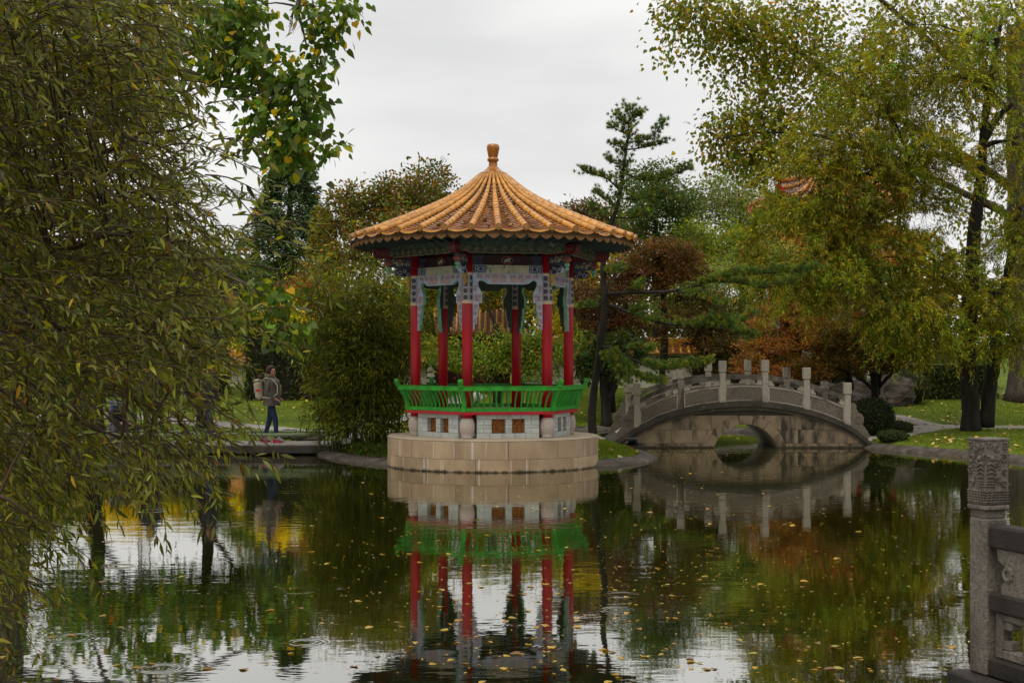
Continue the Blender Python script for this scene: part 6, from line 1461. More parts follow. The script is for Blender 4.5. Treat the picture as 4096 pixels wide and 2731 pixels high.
tree('willow_tree', 'double-trunked willow on the right bank with a dense olive crown', [[(3885, 1712, 36, .25), (3878, 1550, 36, .22), (3868, 1400, 36, .22), (3885, 1150, 36, .19), (3900, 900, 36, .16), (3925, 700, 36, .125), (3940, 480, 36, .10), (3975, 250, 36, .07), (4010, 60, 36, .03)], [(3945, 1708, 36.1, .20), (3960, 1550, 36.2, .18), (3980, 1420, 36.2, .16), (4010, 1250, 36.2, .14), (4040, 1050, 36.2, .11), (4080, 800, 36.2, .07)],
     [(3985, 1430, 36.2, .12), (4060, 1370, 36.1, .10), (4160, 1290, 36, .08)], [(3870, 1440, 36, .12), (3810, 1390, 35.8, .09), (3750, 1330, 35.6, .05)], [(3910, 700, 36, .10), (3840, 640, 35.8, .08), (3730, 620, 35.6, .08), (3560, 680, 35.2, .05), (3420, 700, 35, .02)], [(3890, 1180, 36, .14), (3800, 1130, 35.8, .10), (3650, 1080, 35.5, .06), (3480, 1070, 35.2, .03)], [(3935, 560, 36, .12), (3990, 470, 36, .09), (4050, 420, 36, .05)], [(3560, 680, 35.2, .04), (3450, 780, 35, .03), (3330, 900, 34.9, .015)], [(3650, 1080, 35.5, .05), (3520, 1130, 35.2, .04), (3380, 1120, 35, .015)]],
     [(3550, 500, 35.5, 240, 150, 1.3, 2.8), (3760, 330, 35.7, 240, 160, 1.4, 2.9), (3980, 200, 36, 210, 190, 1.5, 2.9), (3460, 320, 35.6, 170, 130, 1, 1.7), (3420, 700, 35.2, 240, 150, 1.3, 2.7), (3250, 800, 35, 210, 130, 1.2, 2.0), (3120, 930, 34.9, 150, 110, 1, 1.5), (3320, 580, 35.2, 200, 130, 1.2, 2.0), (3230, 690, 35.1, 150, 100, 1.0, 1.2), (3660, 640, 35.4, 170, 120, 1.2, 1.6), (3060, 1060, 34.8, 110, 90, .9, .8), (3380, 920, 35, 230, 140, 1.2, 2.0), (3600, 850, 35.2, 200, 130, 1.2, 2.0), (3300, 1050, 34.8, 240, 120, 1.1, 1.9), (3150, 1130, 34.7, 160, 110, 1, 1.5), (3540, 1050, 35, 250, 130, 1.2, 1.9), (3450, 1130, 34.7, 210, 100, 1.1, 1.6), (3650, 1220, 35, 200, 120, 1.2, 1.8), (3560, 1250, 34.7, 190, 70, 1, 1.5), (3720, 1350, 34.9, 130, 80, 1, 1.2), (3780, 1060, 35.2, 130, 110, 1.1, 1.0), (3760, 700, 35.2, 130, 90, 1.1, .8), (4050, 600, 35.8, 110, 200, 1.3, 1.5), (4060, 950, 35.4, 120, 150, 1.2, 1.5), (4020, 1200, 35.2, 130, 110, 1.1, 1.3), (3960, 1330, 35, 90, 70, .9, .7), (4090, 1380, 35.4, 60, 70, .9, .4), (3650, 120, 35.9, 140, 110, 1.2, 1)],
     'diamond', [(5, (.088, .106, .014)), (4, (.058, .078, .012)), (2.4, (.16, .145, .014)), (.8, (.12, .075, .014))], .135, .027, 150000, strand=.62, holes=((3185, 738, 112, 52), (3130, 985, 100, 62), (3690, 880, 75, 40)), gain=1.75, cj=.32, spread=.30, droop=.55, ncl=1150, flat=.85, trunk_n=14)

# ------------------------------------------------------------------ left poplar (large heart leaves, behind the walkway)
tree('poplar_tree', 'tall grey-trunked poplar at the left with big heart-shaped leaves over the water', [[(30, 1745, 33.6, .62), (25, 1500, 33.6, .56), (20, 1200, 33.6, .52), (10, 800, 33.4, .45), (0, 300, 33.2, .38), (-20, -300, 33, .28)],
     [(5, 500, 33.4, .22), (300, 350, 31, .16), (650, 280, 29, .11), (850, 330, 28, .08), (1040, 370, 27, .055), (1110, 480, 26.6, .03), (1180, 540, 26.4, .015)], [(0, 100, 33, .2), (400, -150, 30, .14), (800, -180, 28, .09), (1150, -60, 27, .045), (1195, 60, 26.8, .03), (1230, 200, 26.7, .012)], [(12, 900, 33.4, .2), (350, 880, 31, .13), (700, 960, 29, .08), (950, 1120, 27.5, .04), (1120, 1200, 27, .02)]],
     [(870, 60, 27.5, 130, 80, .9, 1.8), (960, 150, 27.3, 80, 80, .8, 1.3), (1010, 40, 27.2, 60, 50, .6, .8), (890, 250, 27.5, 110, 80, .9, 1.4), (1040, 250, 27, 70, 60, .6, .9), (1100, 330, 26.8, 60, 40, .5, .7), (1175, 300, 26.7, 50, 30, .4, .5), (1215, 335, 26.6, 40, 30, .4, .4), (1190, 420, 26.6, 60, 40, .5, .6), (1020, 430, 26.9, 60, 60, .6, .8), (1130, 520, 26.6, 60, 40, .5, .7), (1230, 500, 26.5, 40, 30, .4, .4), (1290, 600, 26.4, 35, 35, .35, .4), (1140, 600, 26.6, 70, 40, .5, .7), (1200, 640, 26.5, 50, 35, .4, .5), (1010, 560, 26.8, 60, 40, .5, .5), (1280, 40, 26.7, 40, 60, .35, .6), (1390, 40, 26.6, 25, 50, .25, .35), (1310, 150, 26.6, 30, 70, .3, .6), (1300, 260, 26.6, 25, 50, .25, .35), (700, 120, 28.5, 200, 140, 1.2, 3), (400, 200, 30, 250, 200, 1.6, 3), (640, 420, 28, 120, 100, 1.0, 1.2), 
      (1000, 1250, 27, 90, 90, .8, 1.3), (1110, 1200, 26.9, 60, 40, .5, .6), (1150, 1330, 26.9, 45, 70, .5, .6), (850, 1240, 27.5, 120, 80, 1, 1.4), (700, 1250, 28, 120, 130, 1, 1.6), (520, 1180, 29, 130, 150, 1.1, 1.6), (330, 1280, 30, 90, 180, 1, 1.4), (220, 1100, 30.5, 110, 200, 1.1, 1.4), (600, 1050, 28.5, 150, 90, 1.1, 1.4)],
     'heart', [(6, (.045, .085, .014)), (4, (.03, .06, .012)), (.6, (.30, .21, .012)), (1, (.12, .14, .014))], .170, .150, 5000, gain=1.5, spread=.21, droop=.9, ncl=480, barkm=gbark_m, split_leaves=300, trunk_n=16)
# bare dead branch hanging into the sky
b = MB()
def dead(p, d, l, r, depth):
    q = p+d*l; mid = p+d*l*.5+Vector((random.uniform(-1, 1), random.uniform(-1, 1), random.uniform(-1, 1)))*l*.05; b.tube([p, mid, q], [r, r*.8, r*.6], 5)
    if depth:
        for _ in range(3 if depth > 1 else 2): dead(p.lerp(q, random.uniform(.35, 1)), (d+Vector((random.gauss(0, .45), random.gauss(0, .4), random.gauss(-.15, .35)))).normalized(), l*random.uniform(.45, .8), r*.55, depth-1)
o0 = P(1205, -80, 26.9); tb = thing('dead_bough', 'bare drooping twiggy bough hanging from above against the sky', 'branch', o0)
dead(Vector((0, 0, 0)), Vector((-.05, 0, -1)), .62, .032, 4); dead(Vector((-.02, 0, -.35)), Vector((.45, 0, -.9)).normalized(), .42, .02, 3); b.obj('twigs', twig_m, tb)
bough_anchor = P(1200, -200, 27); b = MB(); b.tube([Vector((0, 0, 0)), bough_anchor-o0, bough_anchor-o0+Vector((-.6, .2, .3))], [.034, .04, .045], 6); b.obj('bough', bark_m, tb)
# dark trunks on the lawn behind the willow curtain
for (px, pb, Y, r, lab) in ((380, 1720, 35.5, .26, 'dark leaning trunk of a lawn tree behind the crouching visitor'), (820, 1690, 38, .22, 'slim dark lawn tree beside the path behind the walkway')):
    tree('lawn_tree', lab, [[(px, pb, Y, r), (px-6, 1500, Y, r*.85), (px+12, 1320, Y, r*.7), (px-10, 1080, Y, r*.4)], [(px+6, 1380, Y, r*.5), (px+90, 1280, Y-.2, r*.3), (px+150, 1180, Y-.3, .03)]], [(px, 1080, Y, 150, 90, 1.1, 2), (px+140, 1150, Y, 110, 70, 1, 1.4), (px-130, 1150, Y, 110, 80, 1, 1.4)], 'diamond', G_GREEN, .15, .09, 5000, spread=.25, ncl=80)

# ------------------------------------------------------------------ near willow overhanging from the left
def near_willow():
    base = Vector((-4.9, 7.4, 0)); t = thing('willow_tree', 'near willow overhanging the left of the pond with long narrow leaves', 'tree', (base.x, base.y, .15)); off = Vector((base.x, base.y, .15)); k = MB()
    k.tube([(0, 0, -.4), (.1, 0, 1), (.2, -.05, 2.3), (.5, -.1, 3.6), (.6, -.1, 5)], [.3, .26, .22, .15, .06], 12)
    limbs = []
    for pl in ([(-2500, 900, 7.4), (-900, 600, 7.3), (-100, 200, 7.2), (500, -60, 7.0), (900, -200, 7)], [(-2300, 1300, 7.4), (-900, 1050, 7.2), (0, 760, 7.0), (500, 560, 6.8), (800, 480, 6.6)], [(-2300, 1500, 7.4), (-900, 1280, 7.0), (-50, 1080, 6.6), (420, 950, 6.4), (760, 960, 6.2)], [(-2300, 1650, 7.4), (-900, 1500, 6.8), (-100, 1350, 6.4), (350, 1300, 6.2), (800, 1380, 6.1)], [(-2300, 1750, 7.4), (-900, 1650, 6.6), (-150, 1600, 6.2), (200, 1640, 6.0), (600, 1760, 6.0)], [(-2300, 1100, 7.4), (-900, 800, 8.0), (0, 420, 8.2), (500, 250, 8.2), (800, 300, 8.2)], [(-2300, 1700, 7.4), (-700, 1750, 5.9), (-150, 1900, 5.6), (100, 2050, 5.5)], [(-2300, 1500, 7.4), (-700, 1150, 8.4), (100, 1000, 8.6), (600, 1020, 8.6), (900, 1120, 8.5)]):
        pts = [P(*q)-off for q in pl]; P2 = []
        for i in range(len(pts)-1):
            for q in (0, .25, .5, .75): P2.append(pts[i].lerp(pts[i+1], q)+Vector((random.uniform(-.02, .02), random.uniform(-.02, .02), random.uniform(-.03, .02))))
        P2.append(pts[-1]); limbs.append(P2); m_ = len(P2); k.tube(P2, [.034*(1-i/m_)**1.4+.004 for i in range(m_)], 7)
    # image-space envelope: right edge of the curtain against height
    ey = np.array([-150, 0, 200, 450, 600, 800, 950, 1150, 1350, 1550, 1750, 1840, 1920, 2020, 2150, 2350, 2500]); ex = np.array([760, 740, 720, 790, 790, 830, 900, 1000, 1000, 930, 940, 860, 520, 260, 170, 110, 60])
    LP, LD, LN = [], [], []
    allp = [p for l in limbs for p in l[6:]]
    def twig(px, py, Y, ln_, dirv):
        p = P(px, py, Y)-off; d = dirv.normalized(); pts = [p]; n = 7
        for i in range(n):
            d = (d+Vector((random.gauss(0, .10), random.gauss(0, .10), -.10+random.gauss(0, .06)))).normalized(); pts.append(pts[-1]+d*ln_/n)
        k.tube(pts, [.0030*(1-i/(n+1))+.0007 for i in range(n+1)], 4, 0, False)
        m_ = int(ln_*random.uniform(38, 52))
        for j in range(m_):
            x = (j+random.random())/m_*n; i = min(int(x), n-1); q = pts[i].lerp(pts[i+1], x-i); tg = (pts[i+1]-pts[i]).normalized()
            s = Vector((random.gauss(0, 1), random.gauss(0, 1), random.gauss(0, 1))); s -= tg*s.dot(tg); s.normalize()
            LP.append(q); LD.append(tg*.75+s*.65+Vector((0, 0, -.22))); LN.append(Vector((random.gauss(0, .5), random.gauss(-.3, .5), random.gauss(.7, .4))))
    cnt = 0
    while cnt < 3700:
        py = random.uniform(-150, 2450); e = float(np.interp(py, ey, ex)); 
        px = random.uniform(-160, e)
        if px > e-260 and random.random() < .35*(px-(e-260))/260+.15: continue
        if py > 1850 and random.random() < .45+.35*min(1, (py-1850)/400): continue
        # thinner windows where the lawn, the people and the sky show through
        if 560 < px < 1000 and 1600 < py < 1760 and random.random() < .6: continue
        if 380 < px < 560 and 1540 < py < 1720 and random.random() < .75: continue
        if 300 < px and 480 < py < 900 and random.random() < .3: continue
        if 250 < px and 1230 < py < 1430 and random.random() < .35: continue
        if 150 < px and 1620 < py < 1720 and random.random() < .5: continue
        if math.sin(px*.013+1.3)*math.sin(py*.011+.4) > .45 and random.random() < .6: continue
        Y = 5.6+6.4*random.random()**1.3; 
        a = random.gauss(-.1, .5) if py < 1500 else random.gauss(-.55, .45)
        if random.random() < .2: a = random.gauss(.5, .4)
        twig(px-150*6/Y, py-20, Y, random.uniform(.22, .46), Vector((math.cos(a), random.gauss(0, .45), math.sin(a)))); cnt += 1
        if cnt % 9 == 0:
            p = P(px-150*6/Y, py-20, Y)-off; s = min(allp, key=lambda v: (v-p).length+(0 if v.x < p.x else .4)); k.tube(bez(s, p, .05, 3, .02), [.007, .006, .005, .003], 5, 0, False)
    # a few sprays standing out against the sky and over the water
    for (px, py, a, l) in ((850, 560, .25, .30), (880, 620, -.2, .30), (860, 660, .7, .22), (820, 700, .1, .35), (900, 740, -.5, .26), (930, 860, .15, .30), (1000, 830, -.35, .28), (980, 900, .35, .26), (820, 420, .3, .26), (940, 960, .1, .42), (1100, 900, .3, .22), (1060, 1000, .05, .40), (1000, 1060, -.1, .36), (960, 1250, -.45, .38), (900, 1500, -.6, .4), (880, 1650, -.4, .42), (800, 1720, -.3, .38), (250, 2120, -1.1, .35), (180, 2200, -1.0, .32), (120, 2300, -.4, .30), (30, 2250, -.6, .34), (560, 1880, -1.0, .3), (650, 1890, -.9, .32), (420, 1860, -1.1, .3), (340, 1850, -1.2, .34)):
        twig(px, py, random.uniform(5.8, 6.6), l, Vector((math.cos(a), random.gauss(0, .15), math.sin(a))))
    k.obj('trunk', twig_m, t, True)
    pos = np.array([tuple(v) for v in LP]); dr = np.array([tuple(v) for v in LD])+rng.normal(0, .18, (len(LP), 3)); nr = np.array([tuple(v) for v in LN]); n = len(pos)
    L_ = rng.uniform(.034, .078, n); W_ = L_*rng.uniform(.18, .26, n); cs = pick_cols(n, [(5, (.085, .098, .012)), (4, (.05, .066, .010)), (2.6, (.14, .145, .016)), (.18, (.24, .15, .015)), (.15, (.10, .05, .015)), (2, (.13, .155, .07))])*np.clip(rng.normal(1.0, .32, (n, 1)), .4, 1.9)
    wp = pos+np.array(off); qx = CX+wp[:, 0]/wp[:, 1]*FPX; qy = HZ-(wp[:, 2]-CAMZ)/wp[:, 1]*FPX; kp = np.ones(n, bool)
    for (hx_, hy_, ha, hb, pr_) in ((1085, 1620, 75, 170, .9), (460, 1640, 80, 90, .75), (840, 1640, 60, 120, .5), (640, 1690, 260, 40, .4)): kp &= ~((((qx-hx_)/ha)**2+((qy-hy_)/hb)**2 < 1) & (rng.random(n) < pr_))
    pos, dr, nr, L_, W_, cs = pos[kp], dr[kp], nr[kp], L_[kp], W_[kp], cs[kp]
    order = np.argsort((pos[:, 1]+off.y)/L_); pk = order[:300]; rest = order[300:]
    cr = link('crown', leaf_mesh('crown', 'lance', pos[rest], dr[rest], nr[rest], L_[rest], W_[rest], cs[rest], leaf_m), t); tag(cr, kind='stuff')
    leaf_objects(cr, 'lance', pos[pk], dr[pk], nr[pk], L_[pk], W_[pk], cs[pk], leaf_m)
    print('near willow leaves', n)
near_willow()

# ================================================================== PEOPLE
def skin_body(name, J, E, mats, region, root):
    names = list(J); me = bpy.data.meshes.new('tmp'); me.from_pydata([J[n][0] for n in names], [(names.index(a), names.index(b_)) for a, b_ in E], [])
    ob = bpy.data.objects.new('tmp', me); COL.objects.link(ob); ob.modifiers.new('s', 'SKIN'); sv = me.skin_vertices[0].data
    for i, n in enumerate(names):
        r = J[n][1]; sv[i].radius = (r, r) if not isinstance(r, tuple) else r; sv[i].use_root = (n == root)
    m = ob.modifiers.new('u', 'SUBSURF'); m.levels = 2; m.render_levels = 2
    dg = bpy.context.evaluated_depsgraph_get(); me2 = bpy.data.meshes.new_from_object(ob.evaluated_get(dg)); me2.name = name
    bpy.data.objects.remove(ob)
    me2.materials.clear()
    for mm in mats: me2.materials.append(mm)
    segs = [(Vector(J[a][0]), Vector(J[b_][0]), region.get((a, b_), 0)) for a, b_ in E]
    for p in me2.polygons:
        c = p.center; best = 9; bi = 0
        for a, b_, ri in segs:
            ab = b_-a; q = max(0, min(1, (c-a).dot(ab)/max(ab.length_squared, 1e-9))); d = (c-a-ab*q).length
            if d < best: best = d; bi = ri
        p.material_index = bi; p.use_smooth = True
    return me2
def standing(x, y, z, rz, label, top, legs, shoe, hairm, stride=.16, coat_len=.82, coat=True, hood=True):
    t = thing('person', label, 'person', (x, y, z), rz)
    J = {'pel': ((0, 0, .92), .13), 'wai': ((.0, 0, 1.08), .12), 'che': ((.01, 0, 1.28), .14), 'nck': ((.0, 0, 1.44), .055), 'jaw': ((.025, 0, 1.515), .062), 'hed': ((.02, 0, 1.60), .082), 'top': ((.005, 0, 1.655), .055), 'nos': ((.108, 0, 1.555), .014), 'chn': ((.075, 0, 1.50), .03)}
    E = [('pel', 'wai'), ('wai', 'che'), ('che', 'nck'), ('nck', 'jaw'), ('jaw', 'hed'), ('hed', 'top'), ('jaw', 'nos'), ('jaw', 'chn')]
    reg = {('nck', 'jaw'): 2, ('jaw', 'hed'): 2, ('hed', 'top'): 2, ('jaw', 'nos'): 2, ('jaw', 'chn'): 2}
    for s, nm in ((-1, 'R'), (1, 'L')):
        st = stride*(-s)
        J.update({'hip'+nm: ((0, s*.09, .87), .095), 'kne'+nm: ((st*.55+.03, s*.09, .50), .066), 'ank'+nm: ((st-.02, s*.09, .10), .042), 'hel'+nm: ((st-.05, s*.09, .045), .042), 'toe'+nm: ((st+.16, s*.10, .032), .032)})
        E += [('pel', 'hip'+nm), ('hip'+nm, 'kne'+nm), ('kne'+nm, 'ank'+nm), ('ank'+nm, 'hel'+nm), ('ank'+nm, 'toe'+nm)]
        reg.update({('hip'+nm, 'kne'+nm): 1, ('kne'+nm, 'ank'+nm): 1, ('pel', 'hip'+nm): 1, ('ank'+nm, 'hel'+nm): 3, ('ank'+nm, 'toe'+nm): 3})
        J.update({'sho'+nm: ((0, s*.17, 1.385), .068), 'elb'+nm: ((-.05, s*.235, 1.12), .055), 'wri'+nm: ((.12, s*.21, .98), .036), 'plm'+nm: ((.165, s*.195, .955), .033)})
        E += [('che', 'sho'+nm), ('sho'+nm, 'elb'+nm), ('elb'+nm, 'wri'+nm), ('wri'+nm, 'plm'+nm)]
        reg[('wri'+nm, 'plm'+nm)] = 2
        for i, (dy, ln_) in enumerate(((-.024, .05), (-.008, .062), (.008, .058), (.022, .045))):
            J['f%d%s' % (i, nm)] = ((.19+ln_*.55, s*.195+dy*.8, .935), .009); J['g%d%s' % (i, nm)] = ((.195+ln_*.7, s*.195+dy*.7, .905), .008)
            E += [('plm'+nm, 'f%d%s' % (i, nm)), ('f%d%s' % (i, nm), 'g%d%s' % (i, nm))]; reg[('plm'+nm, 'f%d%s' % (i, nm))] = 2; reg[('f%d%s' % (i, nm), 'g%d%s' % (i, nm))] = 2
        J['th'+nm] = ((.185, s*.165, .945), .010); E.append(('plm'+nm, 'th'+nm)); reg[('plm'+nm, 'th'+nm)] = 2
    link('body', skin_body('body', J, E, [top, legs, skin_m, shoe], reg, 'pel'), t)
    if coat:
        b = MB(); rings = 26; vs = []; n = 22
        for i in range(rings+1):
            q = i/rings; z = coat_len+(1.45-coat_len)*q
            rx = np.interp(q, [0, .3, .55, .8, .93, 1], [.185, .175, .165, .17, .13, .075]); ry = np.interp(q, [0, .3, .55, .8, .93, 1], [.235, .215, .20, .22, .17, .08])
            pf = .012*abs(math.sin(i*math.pi/2.0+.6)) if i < rings-2 else 0
            for j in range(n):
                a = 2*math.pi*j/n; vs.append(((rx+pf)*math.cos(a)+.01, (ry+pf)*math.sin(a), z))
        b.add(vs, [[i*n+j, i*n+(j+1) % n, (i+1)*n+(j+1) % n, (i+1)*n+j] for i in range(rings) for j in range(n)]); b.obj('coat', top, t, True)
    if hood:
        b = MB(); b.tube([(.06*math.cos(a)*1.3-.03, .10*math.sin(a), 1.455+.02*math.cos(a)*-1) for a in [i*2*math.pi/14 for i in range(15)]], .052, 8, 0, False); b.sphere((-.10, 0, 1.44), .085, 10, 8, 0, (.9, 1.2, .8)); b.obj('hood', top, t, True)
    b = MB(); b.sphere((-.012, 0, 1.612), .108, 14, 10, 0, (1.0, .92, 1.0))
    b.v = [(v[0]-(.05 if v[0] > .03 and v[2] < 1.655 else 0), v[1], v[2]) for v in b.v]
    b.sphere((-.06, 0, 1.55), .07, 10, 8, 0, (.9, 1.0, 1.1)); b.obj('hair', hairm, t, True)
    for s in (-1, 1):
        e = MB(); e.sphere((.085, s*.032, 1.582), .011, 6, 5); e.obj('eye', hair_m, t); e = MB(); e.sphere((.02, s*.083, 1.56), .024, 6, 5, 0, (.7, .4, 1.2)); e.obj('ear', skin_m, t, True)
    return t
WX, WY, WZ = P(1085, 1700, 31.6).x, 31.6, .225
wom = standing(WX, WY, WZ, R(-4), 'person in taupe quilted coat and pink trainers strolling along the walkway', jacket_m, jean_m, shoeg_m, hair_m)
for st, s in ((.16, -1), (-.16, 1)):
    b = MB(); b.tube([(-.095+st, s*.09, .03), (-.03+st, s*.095, .018), (.10+st, s*.10, .014)], [.030, .034, .028], 8); b.box((-.07+st, s*.09, .07), (.06, .078, .06), ch=.015); b.obj('shoe_trim', shoep_m, wom, True)
bp_ = thing('backpack', 'cream canvas backpack with red label on the strolling person', 'backpack', (WX, WY, WZ+1.1), R(-4))
b = MB(); m1 = Matrix.Translation((-.275, -.02, .06)) @ Matrix.Rotation(R(-10), 4, 'Y'); b.box(None, (.16, .27, .40), mtx=m1, ch=.05); b.obj('bag', canvas_m, bp_)
b = MB(); b.box(None, (.15, .24, .07), mtx=m1 @ Matrix.Translation((0, 0, .22)), ch=.03); b.obj('flap', canvas_m, bp_)
b = MB(); b.tube([(-.25, -.03, .31), (-.29, -.03, .37), (-.22, -.03, .39), (-.19, -.03, .34)], .022, 6); b.obj('grab_handle', leather_m, bp_, True)
b = MB(); b.box(None, (.09, .006, .05), mtx=m1 @ Matrix.Translation((.02, -.139, .0))); b.box(None, (.006, .13, .05), mtx=m1 @ Matrix.Translation((-.084, -.02, .02))); b.obj('label', redlabel_m, bp_)
for s in (-1, 1):
    b = MB(); b.tube([(-.20, s*.12, .25), (-.09, s*.15, .335), (.06, s*.16, .31), (.175, s*.15, .16), (.18, s*.17, -.02), (.05, s*.23, -.10), (-.16, s*.17, -.10)], .016, 6); b.obj('strap', canvas_m, bp_, True)
# crouching visitor
CXp, CYp = P(470, 1700, 31.75).x, 31.75
t = thing('person', 'person in dark jacket and grey trousers crouching on the walkway behind the willow', 'person', (CXp, CYp, .225), R(-50))
J = {'pel': ((-.12, 0, .34), .13), 'wai': ((-.06, 0, .46), .125), 'che': ((.10, 0, .64), .145), 'nck': ((.22, 0, .72), .06), 'jaw': ((.30, 0, .70), .066), 'hed': ((.34, 0, .75), .085), 'top': ((.36, 0, .80), .06), 'nos': ((.40, 0, .665), .014), 'chn': ((.335, 0, .645), .03)}
E = [('pel', 'wai'), ('wai', 'che'), ('che', 'nck'), ('nck', 'jaw'), ('jaw', 'hed'), ('hed', 'top'), ('jaw', 'nos'), ('jaw', 'chn')]; reg = {('nck', 'jaw'): 2, ('jaw', 'hed'): 2, ('hed', 'top'): 2, ('jaw', 'nos'): 2, ('jaw', 'chn'): 2}
for s, nm in ((-1, 'R'), (1, 'L')):
    J.update({'hip'+nm: ((-.10, s*.11, .32), .10), 'kne'+nm: ((.26, s*.17, .46), .072), 'ank'+nm: ((.08, s*.15, .10), .045), 'hel'+nm: ((.03, s*.15, .04), .04), 'toe'+nm: ((.27, s*.17, .035), .033), 'sho'+nm: ((.13, s*.19, .70), .075), 'elb'+nm: ((.30, s*.30, .50), .058), 'wri'+nm: ((.42, s*.12, .44), .038), 'plm'+nm: ((.46, s*.07, .43), .034)})
    E += [('pel', 'hip'+nm), ('hip'+nm, 'kne'+nm), ('kne'+nm, 'ank'+nm), ('ank'+nm, 'hel'+nm), ('ank'+nm, 'toe'+nm), ('che', 'sho'+nm), ('sho'+nm, 'elb'+nm), ('elb'+nm, 'wri'+nm), ('wri'+nm, 'plm'+nm)]
    reg.update({('pel', 'hip'+nm): 1, ('hip'+nm, 'kne'+nm): 1, ('kne'+nm, 'ank'+nm): 1, ('ank'+nm, 'hel'+nm): 3, ('ank'+nm, 'toe'+nm): 3, ('wri'+nm, 'plm'+nm): 2})
    for i in range(5):
        J['f%d%s' % (i, nm)] = ((.50+.01*(i % 3), s*(.03+.018*i), .405+.008*i), .010); E.append(('plm'+nm, 'f%d%s' % (i, nm))); reg[('plm'+nm, 'f%d%s' % (i, nm))] = 2
link('body', skin_body('body', J, E, [dcloth_m, gcloth_m, skin_m, black_m], reg, 'pel'), t)
b = MB(); b.sphere((.345, 0, .79), .105, 12, 9, 0, (1, .95, .85)); b.obj('hair', hair_m, t, True)
b = MB(); b.tube([(.24+.06*math.cos(a), .12*math.sin(a), .71+.02*math.cos(a)) for a in [i*2*math.pi/12 for i in range(13)]], .04, 6, 0, False); b.obj('collar', dcloth_m, t, True)
bp2 = thing('backpack', 'grey backpack with blue trim on the crouching person', 'backpack', (CXp, CYp, .225), R(-50))
m1 = Matrix.Translation((-.09, 0, .74)) @ Matrix.Rotation(R(38), 4, 'Y'); b = MB(); b.box(None, (.2, .3, .44), mtx=m1, ch=.05); b.obj('bag', gcloth_m, bp2)
b = MB(); b.box(None, (.21, .31, .025), mtx=m1 @ Matrix.Translation((0, 0, .15)), ch=.006); b.obj('trim', bluet_m, bp2); b = MB(); b.box(None, (.03, .2, .18), mtx=m1 @ Matrix.Translation((-.11, 0, -.06)), ch=.01); b.obj('pocket', dcloth_m, bp2)
standing(P(600, 1700, 31.6).x, 31.65, .225, R(-80), 'person in black coat standing on the walkway beside the crouching visitor', dcloth_m, dcloth_m, black_m, hair_m, .05)
standing(P(845, 1700, 31.9).x, 31.85, .225, R(175), 'person in dark jacket and blue jeans standing behind the willow near the strolling visitor', dcloth_m, jean_m, black_m, leather_m, .08, .9)

# ================================================================== FALLEN LEAVES
def flat_leaf_meshes(tag_, cols, tpl):
    return [leaf_mesh(tag_, tpl, np.array([[-.5, 0, 0]]), np.array([[1., 0, 0]]), np.array([[0., 0, 1.]]), np.ones(1), np.array([.8]), np.array([c]), fallen_m) for c in cols]
FYC = [(.45, .27, .012), (.38, .20, .012), (.50, .33, .03), (.28, .15, .02), (.42, .24, .01), (.20, .11, .03), (.36, .28, .05)]
FLAB = ['golden heart-shaped leaf', 'orange heart-shaped leaf', 'bright yellow heart-shaped leaf', 'brown heart-shaped leaf', 'golden heart-shaped leaf', 'dark brown heart-shaped leaf', 'pale yellow heart-shaped leaf', 'narrow golden leaf', 'narrow orange leaf', 'narrow yellow leaf']
ym = flat_leaf_meshes('floating_leaf', FYC, 'heart')+flat_leaf_meshes('floating_leaf', FYC[:3], 'lance')
placed = 0; rl_ = random.Random(5)
while placed < 290:
    px = rl_.triangular(900, 3860, 2400) if rl_.random() < .8 else rl_.uniform(0, 1500); py = 1880+ (2731-1880)*rl_.random()**1.15
    if px < 1400 and py < 2000: continue
    Y = 2*FPX/(py-HZ); x = (px-CX)*Y/FPX
    if math.hypot(x-PX, Y-PY) < 2.2 or (x > 1.7 and Y < 8): continue
    vi = rl_.randrange(len(ym)); o = link('floating_leaf', ym[vi]); s = rl_.choice((.035, .05, .06, .075, .09)) if Y > 9 else rl_.choice((.03, .04, .055, .075)); w_ = s*rl_.uniform(.7, 1)
    o.matrix_world = Matrix.Translation((x, Y, .005)) @ Matrix.Rotation(rl_.uniform(0, 6.28), 4, 'Z') @ Matrix.Rotation(rl_.gauss(0, .10), 4, 'X') @ Matrix.Diagonal((s, w_, s*1.4, 1)); tag(o, FLAB[vi]+' floating on the dark pond water', 'leaf', 'fallen leaves floating on the pond'); placed += 1
n = 900; py = 1800+rng.random(n)**1.3*900; px = rng.uniform(1100, 3900, n); Y = 2*FPX/(py-HZ); x = (px-CX)*Y/FPX; ok = (water_sd(x, Y) < -.15) & (np.hypot(x-PX, Y-PY) > 2.15) & ~((x > 1.7) & (Y < 8)); x = x[ok]; Y = Y[ok]; n = len(x)
dx = []; dy = []
for (ax_, ay_, bx2, by2, w_, m_) in ((3.2, 29.3, 5.6, 32.6, .45, 170), (3.0, 31.5, 4.6, 33.0, .3, 90), (8.9, 31.4, 10.0, 28.9, .22, 150), (5.5, 31.0, 8.4, 30.2, .2, 90), (-3.6, 29.2, -2.2, 26.9, .25, 60), (-1.5, 21, 1.2, 23.2, .5, 90), (.5, 12.5, 3.4, 15, .7, 80)):
    q = rng.random(m_); dx.append(ax_+(bx2-ax_)*q+rng.normal(0, w_, m_)); dy.append(ay_+(by2-ay_)*q+rng.normal(0, w_, m_))
dx = np.concatenate(dx); dy = np.concatenate(dy); ok = (water_sd(dx, dy) < -.12) & (np.hypot(dx-PX, dy-PY) > 2.12); x = np.concatenate([x, dx[ok]]); Y = np.concatenate([Y, dy[ok]]); n = len(x)
ang = rng.random(n)*6.28
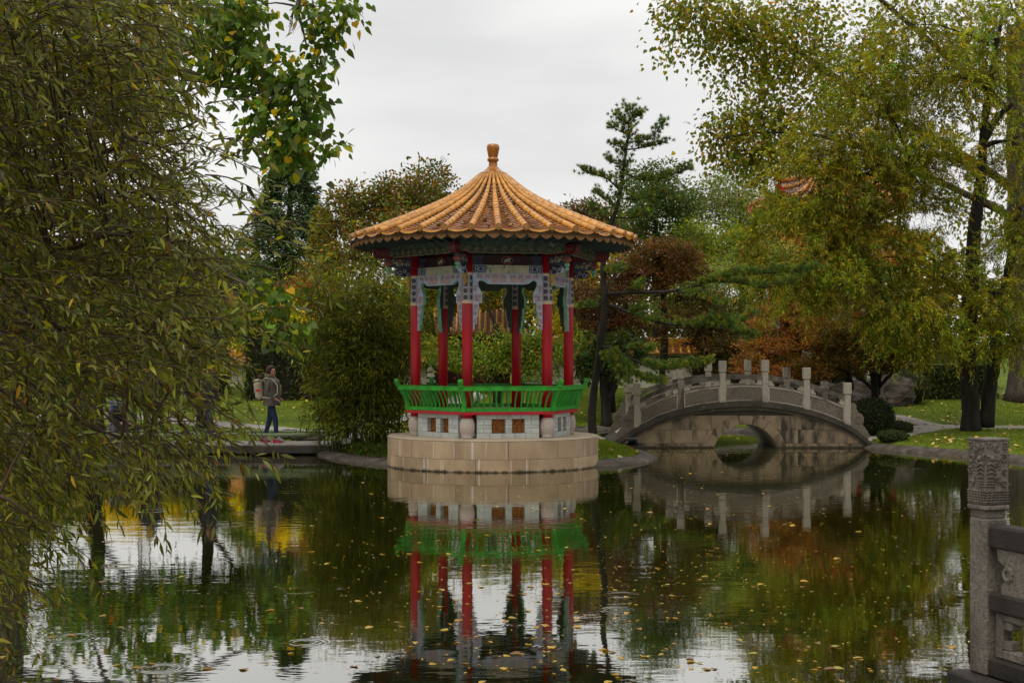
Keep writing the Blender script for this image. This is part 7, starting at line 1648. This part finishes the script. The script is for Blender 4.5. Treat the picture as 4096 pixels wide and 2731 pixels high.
tag(link('leaf_fragments', leaf_mesh('leaf_fragments', 'diamond', np.stack([x, Y, np.full(n, .004)], 1), np.stack([np.cos(ang), np.sin(ang), np.zeros(n)], 1), np.tile([0., 0, 1.], (n, 1)), rng.uniform(.012, .045, n), rng.uniform(.008, .025, n), pick_cols(n, [(4, (.40, .25, .02)), (2, (.3, .2, .05)), (1, (.45, .40, .25))]), fallen_m)), 'tiny yellow leaf scraps drifting on the pond', 'leaves', kind='stuff')
LLAB = ['pale tan', 'golden', 'brown', 'whitish', 'dark brown']
lm_ = flat_leaf_meshes('lawn_leaf', [(.42, .32, .12), (.46, .30, .05), (.36, .22, .06), (.50, .42, .22), (.30, .16, .04)], 'heart')
placed = 0
while placed < 230:
    if rl_.random() < .82: x, Y = rl_.uniform(8.6, 16.5), rl_.uniform(30, 47)
    elif rl_.random() < .5: x, Y = rl_.uniform(.8, 2.8), rl_.uniform(27.5, 31)
    else: x, Y = rl_.uniform(-8, 6), rl_.uniform(42.6, 47)
    z = hz(x, Y)
    if z < .1: continue
    s = rl_.uniform(.07, .15); vi = rl_.randrange(5); o = link('lawn_leaf', lm_[vi]); o.matrix_world = Matrix.Translation((x, Y, z+.035)) @ Matrix.Rotation(rl_.uniform(0, 6.28), 4, 'Z') @ Matrix.Rotation(rl_.gauss(0, .35), 4, 'X') @ Matrix.Rotation(rl_.gauss(0, .35), 4, 'Y') @ Matrix.Diagonal((s, s, s*2, 1)); tag(o, LLAB[vi]+' fallen leaf lying on the lawn grass', 'leaf', 'fallen leaves on the lawn'); placed += 1
cover('leaf_litter', 'yellow and brown leaf litter strewn over the lawns', lambda n: np.concatenate([np.stack([rng.uniform(8.4, 18, n//2), rng.uniform(29, 50, n//2)], 1), np.stack([rng.uniform(-12, 8, n//2), rng.uniform(33, 48, n//2)], 1)]), 1500, .10, .08, [(3, (.40, .28, .07)), (2, (.42, .33, .16)), (1, (.25, .13, .04))], 'heart', .05, 'leaves', fallen_m)

nl = len(ROOF_LITTER)
tag(link('roof_leaves', leaf_mesh('roof_leaves', 'heart', ROOF_LITTER, rng.normal(0, 1, (nl, 3))*[1, 1, .4], rng.normal(0, .3, (nl, 3))+[0, -.3, 1], rng.uniform(.05, .10, nl), rng.uniform(.04, .08, nl), pick_cols(nl, [(3, (.16, .08, .03)), (2, (.30, .20, .06)), (2, (.08, .04, .02))]), fallen_m), pav), kind='stuff')
